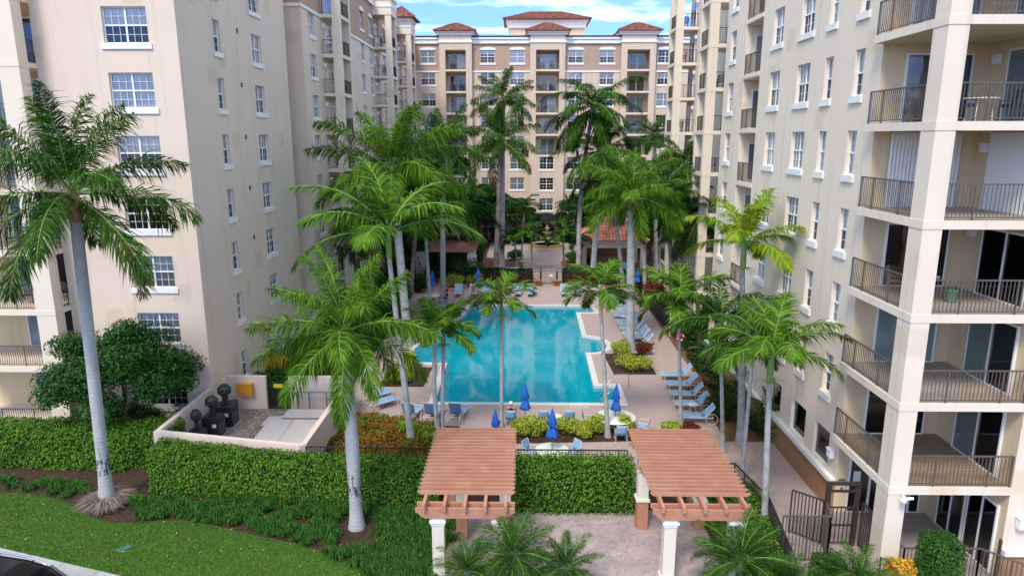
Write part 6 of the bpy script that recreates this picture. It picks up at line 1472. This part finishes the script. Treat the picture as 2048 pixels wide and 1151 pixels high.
# pots by gate
M['terra'] = mat('terracotta pot', (.42, .17, .09), .8, .2, noise=(8, (.3, .12, .07), .6))
for i, (px, lb) in enumerate(((1071, 'terracotta pot left of the far gate, outer'), (1078, 'terracotta pot left of the far gate, inner'), (1110, 'terracotta pot right of the far gate, inner'), (1118, 'terracotta pot right of the far gate, outer'))):
    tag(MB().lathe([(.18, 0), (.26, .5), (.3, .52), (.3, .6), (.24, .6), (.22, .5), (0, .5)], 16, (0, 0, 0)).build('flower_pot', M['terra']), lb, 'pot', 'terracotta pots by the far gate').location = (*G(px, 572), .035)

# fountain
fx_, fy_ = G(1094, 497); fo = empty('fountain', (fx_, fy_, .03), 0, 'tiered stone fountain in a round stepped basin at the end of the path', 'fountain')
M['fstone'] = mat('golden fountain stone', (.48, .36, .20), .8, .2, noise=(3, (.38, .27, .14), .7)); M['fwater'] = mat('green fountain water', (.03, .14, .10), .1, .6, bump=(8, .4, .02))
MB().lathe([(4.2, 0), (4.2, .16), (3.85, .16), (3.85, .34), (3.5, .34), (3.5, .72), (3.6, .78), (3.55, .86), (3.2, .86), (3.15, .4), (0, .4)], 48).build('basin', M['fstone'], fo)
MB().lathe([(0, .66), (3.16, .66)], 48).build('water', M['fwater'], fo)
MB().lathe([(.5, .4), (.35, 1.0), (.45, 1.2), (1.5, 1.55), (1.7, 1.75), (1.6, 1.78), (.4, 1.6), (.28, 2.1), (.35, 2.3), (1.0, 2.55), (1.1, 2.72), (1.0, 2.75), (.3, 2.6), (.2, 3.1), (.6, 3.35), (.55, 3.42), (.15, 3.35), (.12, 3.8), (0, 3.95)], 32).build('tiers', M['fstone'], fo)
for c_ in kids(fo): c_.scale = (.6, .6, .82)
# orange tiled pavilion
pv = empty('pavilion', (9.6, 78, 0), 0, 'open pavilion with orange barrel tile roof behind the thick palm', 'pavilion')
pv.location = (10.2, 78.5, 0)
tile_roof(pv, 6.4, 14.1, 75.4, 81.6, 3.35, 2.2, m='tileorange', tw=.36, step=.42)
MB().box(6.75, 13.75, 75.8, 76.05, 2.55, 3.3).wbuild('fascia', M['cream'], pv); MB().box(6.6, 13.9, 75.6, 75.75, 3.12, 3.32).wbuild('gutter', M['trim'], pv); MB().box(6.75, 7.0, 76.06, 81.2, 2.55, 3.3).wbuild('fascia', M['cream'], pv)
for (x, y) in ((6.95, 76.0), (13.5, 76.0), (6.95, 81.0), (13.5, 81.0)): MB().box(x-.25, x+.25, y-.2, y+.25, 0, 2.549).wbuild('column', M['cream'], pv)
MB().box(7.3, 13.3, 80.9, 81.1, 0, 2.5).wbuild('back_wall', M['plinth'], pv); MB().box(8.2, 12.5, 79.2, 79.9, 0, 1.1).wbuild('bar_counter', M['plinth'], pv)
for x in (7.9, 9.7, 11.6): MB().lathe([(.0, 0), (.09, .0), (.09, .1), (0, .12)], 10, (x, 75.79, 2.95)).wbuild('lamp', M['frame'], pv)
# trellis pavilion at left
tp = empty('trellis_pavilion', (-9.2, 71, 0), 0, 'brown trellis roofed shelter on stout stucco pillars, back left of the pool', 'shelter')
x0 = G(835, 560)[0]; 
for (px) in (843, 945):
    x, y = G(px, 555); z = 3.0; MB().box(x-.45, x+.45, 71-.45, 71+.45, 0, 2.3).wbuild('pillar', M['cream'], tp); MB().box(x-.5, x+.5, 70.5, 71.5, 2.301, 2.45).box(x-.4, x+.4, 70.6, 71.4, 2.451, 2.95).wbuild('capital', M['trim'], tp)
xa = G(830, 555)[0]; xb = G(955, 555)[0]
for k in range(9): yy = 70.3+k*.65; MB().box(xa, xb, yy, yy+.12, 3.15, 3.4).wbuild('slat', M['perg'], tp)
MB().box(xa+.3, xb-.3, 70.2, 70.38, 2.96, 3.149).wbuild('beam', M['perg'], tp); MB().box(xa+.3, xb-.3, 75.2, 75.4, 2.96, 3.149).wbuild('beam', M['perg'], tp)
# stone steps / low flagstone wall
M['flag'] = mat('rust flagstone', (.36, .18, .12), .85, .15, noise=(3, (.5, .3, .2), .8), bump=(6, .5, .02))
for k in range(4):
    x, y = G(892, 590-k*7); tag(MB().box(x-.75, x+.75, y-.1, y+.9, .0, .12+.14*k).build('stone_step', M['flag']), 'rust coloured flagstone step beside the yellow shrub, %s from the bottom' % ordn[k], 'step', 'flagstone steps left of the pool')
# pool ladders and rails
M['steel'] = mat('polished steel', (.5, .5, .5), .2, .5, metal=1)
def prail(label, pts, r=.025): return tag(MB().tube([Vector(p) for p in pts], r, 8).build('pool_rail', M['steel']), label, 'handrail')
for s, lb in ((0, 'nearer'), (.55, 'farther')):
    prail('curved steel ladder rail at the pool\'s left notch, %s one' % lb, [(-5.35, 40.3+s, .05), (-5.35, 40.3+s, .75), (-5.2, 40.3+s, .92), (-4.9, 40.3+s, .95), (-4.65, 40.3+s, .8), (-4.6, 40.3+s, -.4)])
prail('steel hand rail leading into the near right pool steps', [(6.35, 38.6, .05), (6.35, 38.6, .9), (6.1, 38.5, 1.02), (5.4, 38.2, 1.0), (4.9, 37.9, .4), (4.4, 37.7, -.3), (4.4, 37.7, -.9)]); prail('second steel hand rail at the near right pool steps', [(5.1, 37.2, .3), (4.75, 37.1, .1), (4.4, 37.0, -.3), (4.4, 37.0, -.9)])
# life ring post
lr = empty('life_ring', (*G(1358, 705), 0), 0, 'red and white life ring hanging on a white post by the mulch', 'life ring')
MB().tube([(0, 0, 0), (0, 0, 2.2)], .04, 8).build('post', M['frame'], lr)
k = [(.24*math.cos(t), -.08, 1.15+.24*math.sin(t)) for t in [2*PI*i/20 for i in range(21)]]; M['red'] = mat('red ring', (.6, .04, .03), .5, .3)
MB().tube(k, .055, 8, cap=False).build('ring', M['red'], lr)
for i in range(4): MB().tube(k[i*5+1:i*5+3], .062, 8).build('ring_band', M['frame'], lr)
tag(MB().tube([(*G(1339, 672), 0), (*G(1339, 672), 2.3)], .035, 8).build('rescue_pole', M['frame']), 'thin white pole standing in the mulch beside the curving palm', 'pole')
# teal covered grill left
gx, gy = G(725, 735)
# irrigation valve lid in the lawn
vb = MB().box(-.24, .24, -.13, .13, 0, .03); M['teal'] = mat('green plastic lid', (.05, .16, .12), .6, .3)
o = vb.build('valve_lid', M['teal']); o.location = (*G(249, 1098), .025); o.rotation_euler = (0, 0, .9); tag(o, 'green plastic irrigation box lid sunk in the lawn', 'lid')

# ================================================================ CAR
M['paint'] = mat('dark maroon car paint', (.022, .006, .012), .22, .6, coat=1); M['cglass'] = mat('tinted car glass', (.004, .004, .005), .12, .3); M['rubber'] = mat('tyre rubber', (.015, .015, .015), .85, .2); M['chrome'] = mat('satin chrome', (.62, .64, .68), .25, .5, metal=1)
ang = math.atan2(swd.y, swd.x); cx, cy = -15.1, 18.0
car = empty('parked_car', (cx, cy, 0), ang, 'dark maroon sport utility car with silver roof rails, cut off by the lower left corner', 'car')
# cross sections along length x (front +x)
secs = [(-2.35, .75, .62, .98, None), (-2.2, .90, .35, 1.05, .62), (-1.6, .96, .28, 1.08, .70), (-.4, .98, .26, 1.08, .74), (.8, .98, .26, 1.06, .74), (1.6, .96, .28, 1.03, None), (2.15, .90, .33, .92, None), (2.38, .72, .45, .78, None)]
vs, fs = [], []; NN = 12
for (x, hw, zb, zs, _) in secs:
    ring_ = [(-hw*.85, zb), (-hw, zb+.12), (-hw*1.0, (zb+zs)/2), (-hw*.97, zs-.1), (-hw*.88, zs), (-hw*.4, zs+.05), (hw*.4, zs+.05), (hw*.88, zs), (hw*.97, zs-.1), (hw*1.0, (zb+zs)/2), (hw, zb+.12), (hw*.85, zb)]
    vs += [(x, y, z) for y, z in ring_]
for i in range(len(secs)-1):
    for j in range(NN): j2 = (j+1) % NN; fs.append((i*NN+j, (i+1)*NN+j, (i+1)*NN+j2, i*NN+j2))
fs += [tuple(range(NN)), tuple(reversed(range(len(vs)-NN, len(vs))))]
o = MB().add(vs, fs, 0, True).build('body', M['paint'], car); fix_normals(o); sb = o.modifiers.new('s', 'SUBSURF'); sb.levels = 2; sb.render_levels = 2
cs = [(-2.22, .80, 1.08, .80, 1.12), (-1.85, .86, 1.06, .68, 1.66), (-.6, .88, 1.06, .70, 1.73), (.35, .88, 1.06, .68, 1.70), (1.35, .84, 1.04, .82, 1.08)]
vs, fs = [], []
for (x, w0, z0, w1, z1) in cs: vs += [(x, -w0, z0), (x, -w1, z1-.03), (x, -w1*.8, z1), (x, w1*.8, z1), (x, w1, z1-.03), (x, w0, z0)]
for i in range(len(cs)-1):
    for j in range(5): fs.append((i*6+j, (i+1)*6+j, (i+1)*6+j+1, i*6+j+1))
g_ = MB().add(vs, fs, 0, True).build('windows', M['cglass'], car); fix_normals(g_)
rf = MB().add([(-1.9, -.6, 1.67), (-.6, -.62, 1.745), (.3, -.6, 1.72), (.3, .6, 1.72), (-.6, .62, 1.745), (-1.9, .6, 1.67), (-1.9, -.6, 1.62), (-.6, -.62, 1.70), (.3, -.6, 1.67), (.3, .6, 1.67), (-.6, .62, 1.70), (-1.9, .6, 1.62)], [(0, 1, 4, 5), (1, 2, 3, 4), (0, 6, 7, 1), (1, 7, 8, 2), (2, 8, 9, 3), (3, 9, 10, 4), (4, 10, 11, 5), (5, 11, 6, 0)])
o = rf.build('roof', M['cglass'], car); fix_normals(o); bevel(o, .03, 3)
for s in (-1, 1):
    MB().tube([(-1.75, s*.64, 1.68), (-1.6, s*.64, 1.78), (-.6, s*.66, 1.83), (.1, s*.64, 1.80), (.25, s*.64, 1.72)], .028, 8).build('roof_rail', M['chrome'], car)
    MB().tube([(-2.2, s*.79, 1.12), (-1.87, s*.70, 1.64)], .045, 6).build('window_pillar', M['paint'], car); MB().tube([(1.33, s*.80, 1.08), (.36, s*.69, 1.68)], .045, 6).build('window_pillar', M['paint'], car); MB().tube([(-.35, s*.885, 1.06), (-.4, s*.71, 1.7)], .03, 6).build('window_pillar', M['paint'], car)
    o = MB().lathe([(0, -.09), (.08, -.06), (.1, 0), (.08, .06), (0, .09)], 12).build('mirror', M['paint'], car); o.location = (.95, s*1.05, 1.1)
    for xx in (-1.42, 1.42):
        wh = MB().lathe([(.2, -.12), (.33, -.12), (.37, -.08), (.37, .08), (.33, .12), (.2, .12)], 28).build('wheel', M['rubber'], car); wh.location = (xx, s*.86, .37); wh.rotation_euler = (PI/2, 0, 0)
        rm = MB().lathe([(0, -.1), (.22, -.1), (.22, .1), (0, .1)], 20)
        for q in range(6): a = q*PI/3; rm.bar((.03*math.cos(a), .03*math.sin(a), .115), (.2*math.cos(a), .2*math.sin(a), .115), .05, .02); rm.bar((.03*math.cos(a), .03*math.sin(a), -.115), (.2*math.cos(a), .2*math.sin(a), -.115), .05, .02)
        rm.build('rim', M['chrome'], wh)
    o = MB().lathe([(0, .0), (.13, .02), (.14, .08), (0, .1)], 14).build('headlight', M['glass'] if 0 else M['chrome'], car); o.location = (2.22, s*.66, .74); o.rotation_euler = (0, PI/2, 0)
    MB().box(-2.36, -2.28, s*.72-.12, s*.72+.12, .8, .95).build('taillight', M['red'], car)
MB().tube([(.5, -.3, 1.66), (1.3, -.62, 1.13)], .012, 5).build('wiper', M['rubber'], car); MB().tube([(1.32, .0, 1.14), (1.0, .5, 1.32)], .012, 5).build('wiper', M['rubber'], car)

# ================================================================ PEOPLE
M['skin'] = mat('skin', (.52, .28, .19), .6, .3); M['pink'] = mat('pink swimwear', (.55, .07, .17), .8, .2, noise=(9, (.3, .03, .1), .6)); M['navy'] = mat('dark clothes', (.02, .025, .06), .85, .1); M['cap'] = mat('white cap', (.78, .78, .78), .8, .1); M['hair'] = mat('dark hair', (.03, .018, .012), .7, .2)
def person(label, loc, rz, cloth, seat=.42, recline=20, cap=False, bent=0):
    """seated figure, one skinned body; faces -y"""
    root = empty('person', loc, rz, label, 'person')
    V, E, Rr = [], [], []
    def v(p, r, par=None):
        V.append(p); Rr.append(r)
        if par is not None: E.append((par, len(V)-1))
        return len(V)-1
    rc = R(recline); by = lambda d: math.sin(rc)*d; bz = lambda d: math.cos(rc)*d
    pel = v((0, 0, seat+.1), .14); sp = v((0, by(.2), seat+.1+bz(.2)), .125, pel); ch = v((0, by(.38), seat+.1+bz(.38)), .14, sp); nb = v((0, by(.52), seat+.1+bz(.52)), .06, ch); nk = v((0, by(.58)-.01, seat+.1+bz(.58)), .052, nb)
    hd = v((0, by(.64)-.03, seat+.1+bz(.66)), .088, nk); ht = v((0, by(.70)-.03, seat+.1+bz(.77)), .082, hd)
    hc = Vector(V[hd])+Vector((0, 0, .03))
    for s in (-1, 1):
        hp = v((s*.1, -.04, seat+.08), .1, pel); kn = v((s*.14, -.46, seat+.12), .062, hp); an = v((s*.13, -.58, .1), .042, kn); v((s*.14, -.74, .045), .034, an)
        sh = v((s*.18, by(.47), seat+.1+bz(.46)), .062, ch); el = v((s*.26, by(.3)-.1, seat+.1+bz(.2)), .043, sh); wr = v((s*.17, -.3, seat+.2), .028, el); pm = v((s*.155, -.38, seat+.19), .034, wr)
        for k in range(4):
            f0 = v((s*(.13+.02*k), -.42, seat+.185), .0095, pm); f1 = v((s*(.128+.021*k), -.45-(.008 if k in (1, 2) else 0), seat+.175), .0085, f0); v((s*(.126+.022*k), -.475-(.012 if k in (1, 2) else 0), seat+.155), .0075, f1)
        t0 = v((s*.12, -.36, seat+.18), .011, pm); v((s*.10, -.39, seat+.17), .009, t0)
    me = bpy.data.meshes.new('body'); me.from_pydata(V, E, []); me.materials.append(M['skin']); b = bpy.data.objects.new('body', me); COL.objects.link(b); b.parent = root
    sk = b.modifiers.new('skin', 'SKIN'); sk.use_smooth_shade = True
    for i, r in enumerate(Rr): me.skin_vertices[0].data[i].radius = (r, r*(.78 if i in (0, 1, 2) else 1))
    me.skin_vertices[0].data[0].use_root = True
    ss = b.modifiers.new('sub', 'SUBSURF'); ss.levels = 1; ss.render_levels = 2
    # clothing following the trunk
    t = MB(); P0, P1, P2 = Vector(V[0]), Vector(V[1]), Vector(V[2]); up = Vector((0, by(.5), bz(.5)))
    t.tube([P0+Vector((0, 0, -.08)), P0+Vector((0, 0, .05)), P1, P2, P0+up*1.0], [.15, .165, .145, .165, .1], 16); t.build('top', M[cloth], root)
    for s in (-1, 1): MB().tube([(s*.1, -.02, seat+.08), (s*.12, -.3, seat+.11)], [.115, .09], 12).build('shorts', M[cloth], root)
    fc = MB().lathe([(0, -.012), (.012, -.008), (.014, .0), (0, .03)], 8, (hc.x, hc.y-.098, hc.z-.02)); fc.build('nose', M['skin'], root)
    for s in (-1, 1): MB().lathe([(0, -.011), (.011, 0), (0, .011)], 8, (s*.032, hc.y-.086, hc.z+.01)).build('eye', M['hair'], root); MB().lathe([(0, -.03), (.014, -.01), (.016, .01), (0, .03)], 8, (s*.092, hc.y+.005, hc.z-.01)).build('ear', M['skin'], root)
    MB().box(-.024, .024, hc.y-.093, hc.y-.083, hc.z-.058, hc.z-.05).build('mouth', M['pink'], root)
    if cap:
        MB().lathe([(.102, .0), (.105, .05), (.08, .1), (0, .125)], 16, (hc.x, hc.y+.01, hc.z+.02)).build('cap', M['cap'], root)
        MB().poly([(-.07, hc.y-.08), (-.05, hc.y-.18), (.05, hc.y-.18), (.07, hc.y-.08)], hc.z+.03, hc.z+.04).build('cap_brim', M['cap'], root)
    else: MB().lathe([(.06, -.1), (.1, -.04), (.105, .04), (.08, .1), (0, .125)], 16, (hc.x, hc.y+.028, hc.z+.0)).build('hair', M['hair'], root)
    return root
x, y = G(946, 592); person('person in pink swimwear sitting on a lounger beside the far umbrella', (x, y+.2, .035), 0, 'pink', .38, 12)
lounger('blue sun lounger under the seated person in pink', x, y+.35, 0, 'sun loungers along the far end of the deck')
person('person in dark clothes on the blue chair at the far white table', (tE[0]+1.2, tE[1]-.1, .035), R(-95), 'navy', .42, 8)
person('person in white cap sitting with their back to the camera by the pool', (xp, yp+.02, .035), PI, 'navy', .42, 12, cap=True)
x, y = G(998, 890); person('person in pink half hidden beside the small closed umbrella', (x, y, .035), PI*.9, 'pink', .42, 10); chair('blue chair under the half hidden person in pink', x, y, PI*.9)
# bag / tablet
# balcony furniture
M['wicker'] = mat('brown timber', (.28, .14, .07), .7, .2); M['navycush'] = mat('navy cushion', (.02, .03, .12), .8, .1)
def deck_chair(label, x, y, z, rz, m='wicker', cush=None):
    r = empty('balcony_chair', (x, y, z), rz, label, 'chair', 'chairs on balconies'); f = MB()
    for s in (-1, 1):
        f.bar((s*.25, -.24, 0), (s*.25, -.24, .62), .04); f.bar((s*.25, .24, 0), (s*.25, .3, .95), .04); f.bar((s*.25, -.26, .63), (s*.25, .27, .63), .05, .03)
    for k in range(5): f.bar((-.2+.1*k, .25, .45), (-.2+.1*k, .3, .9), .03, .02)
    f.bar((-.25, .3, .93), (.25, .3, .93), .04); f.build('frame', M[m], r); MB().box(-.25, .25, -.25, .25, .42, .45).build('seat', M[m], r)
    if cush: MB().box(-.24, .24, -.24, .24, .452, .53).build('cushion', M[cush], r)
deck_chair('dark patio chair with navy cushion on the upper right corner balcony, left', 13.3, 21.6, F[6]-2.93+.01, R(100), 'blackrail', 'navycush'); deck_chair('dark patio chair with navy cushion on the upper right corner balcony, right', 15.0, 21.8, F[5]+.01, R(-80), 'blackrail', 'navycush')
table('dark set table on the upper right corner balcony', 14.1, 22.0, .5, .7).location.z = F[5]+.01
deck_chair('brown timber chair on the third floor corner balcony, in front', 13.35, 22.6, F[3]+.01, R(120)); deck_chair('brown timber chair on the third floor corner balcony, farther back', 13.2, 23.8, F[3]+.01, R(60))
tt = table('brown timber table on the third floor corner balcony', 13.9, 23.3, .45, .7); tt.location.z = F[3]+.01
tag(MB().lathe([(.16, 0), (.2, .4), (.21, .42), (0, .43)], 16).build('planter_pot', mat('green pot', (.1, .22, .14), .5, .3)), 'green pot on the third floor corner balcony', 'pot').location = (14.3, 22.4, F[3]+.01)
for i, (k, x) in enumerate(((8, fx(1083)), (8, fx(1102)), (7, fx(1078)), (7, fx(1104)), (6, fx(1080)), (7, fx(905)), (7, fx(926)), (6, fx(1260)), (4, fx(1262)))):
    deck_chair('small chair on a far block balcony, %s floor, %s' % (['', '', '', '', 'fifth', '', 'seventh', 'eighth', 'ninth'][k], ['left of its door', 'right of its door', 'left seat of the centre bay', 'right seat of the centre bay', 'centre bay', 'left bay, left seat', 'left bay, right seat', 'right bay', 'right bay low down'][i]), x, CY-.2, F[k]+.03, R(20*i), 'blackrail')
for i, (y, k) in enumerate(((33.6, 3), (33.6, 2), (33.6, 4))): deck_chair('dark chair on the left tower balcony, %s floor' % ['', '', 'third', 'fourth', 'fifth'][k], -25.6+.3*i, y, F[k]+.01, R(30), 'blackrail')

# TOWELS and small clutter
def towel(label, x, y, z, rz, m, w=.3, l=.7):
    mb = MB(); vs = []
    for i in range(8):
        for j in range(5): vs.append((-w+2*w*j/4, -l+2*l*i/7, .02+.025*math.sin(i*1.9+j)*math.cos(j*1.3)))
    o = mb.add(vs, [(i*5+j, i*5+j+1, i*5+j+6, i*5+j+5) for i in range(7) for j in range(4)], 0, True).build('towel', M[m]); o.location = (x, y, z); o.rotation_euler = (0, 0, rz); md = o.modifiers.new('thick', 'SOLIDIFY'); md.thickness = .012; tag(o, label, 'towel')
towel('dark blue towel on the first sun lounger right of the pool', 8.2, 47.0, .43, PI/2, 'navy', .24, .4)
for i, (k, wx, wy, w) in enumerate(((5, -14.7, 56.2, 'first stack of the left wing'), (4, -14.6, 57.0, 'first stack of the left wing'), (6, -14.6, 57.0, 'first stack of the left wing'), (8, -14.6, 75.2, 'second stack of the left wing'), (7, -14.5, 75.4, 'second stack of the left wing'), (5, 13.9, 62.6, 'farthest stack of the right wing'), (8, 13.9, 62.8, 'farthest stack of the right wing'), (7, 13.9, 62.5, 'farthest stack of the right wing'), (6, 13.8, 50.6, 'nearer slim stack of the right wing'), (4, 13.8, 50.8, 'nearer slim stack of the right wing'))):
    deck_chair('dark chair on the %s floor balcony of the %s' % (ordn[k], w), wx, wy, F[k]+.01, R(37*i), 'blackrail')
for i, (k, wx, wy, w) in enumerate(((4, -14.6, 75.0, 'second stack of the left wing'), (4, 13.9, 62.2, 'farthest stack of the right wing'), (2, 13.2, 38.2, 'recessed balconies of the right wall'), (3, 13.0, 38.0, 'recessed balconies of the right wall'))):
    bush('green potted plant on the %s floor balcony, %s' % (ordn[k], w), wx, wy, .45, .4, 1.1, 'midleaf', n=300, size=.09, seed=90+i, name='potted_plant', cat='plant', z0=F[k]+.01)
# wrought iron arch ornament
sg = MB().tube([(14.9, 24.7, F[3]+.9), (14.95, 24.7, F[3]+1.5), (14.9, 24.7, F[3]+1.9), (14.75, 24.7, F[3]+2.0), (14.65, 24.7, F[3]+1.9), (14.75, 24.7, F[3]+1.8)], .03, 6)
tag(sg.build('coiled_ornament', M['blackrail']), 'dark coiled hook ornament on the third floor corner balcony wall', 'ornament')

g = np.random.default_rng(44); M['litter'] = mat('fallen leaves', (.3, .2, .1), .8, .1, island=[(0, (.14, .07, .03)), (.5, (.32, .2, .08)), (1, (.5, .42, .14))])
P = np.concatenate([poly_pts(near_lawn, .075)(g, 500), poly_pts(DECK, .05)(g, 900), poly_pts(PL, .05)(g, 160), poly_pts([(9.2, 20), (12.2, 20), (12.2, 26), (9.7, 26)], .05)(g, 90), poly_pts([(9.9, 31), (12.2, 29), (12.2, 44), (11, 44)], .05)(g, 700)])
P = P[~in_poly(P, offset_poly(POOL, .3))]
tag(leaf_obj('fallen_leaves', leaf_cloud(g, P, np.tile([0, 0, 2.5], (len(P), 1)), len(P), .045), M['litter']), kind='stuff')
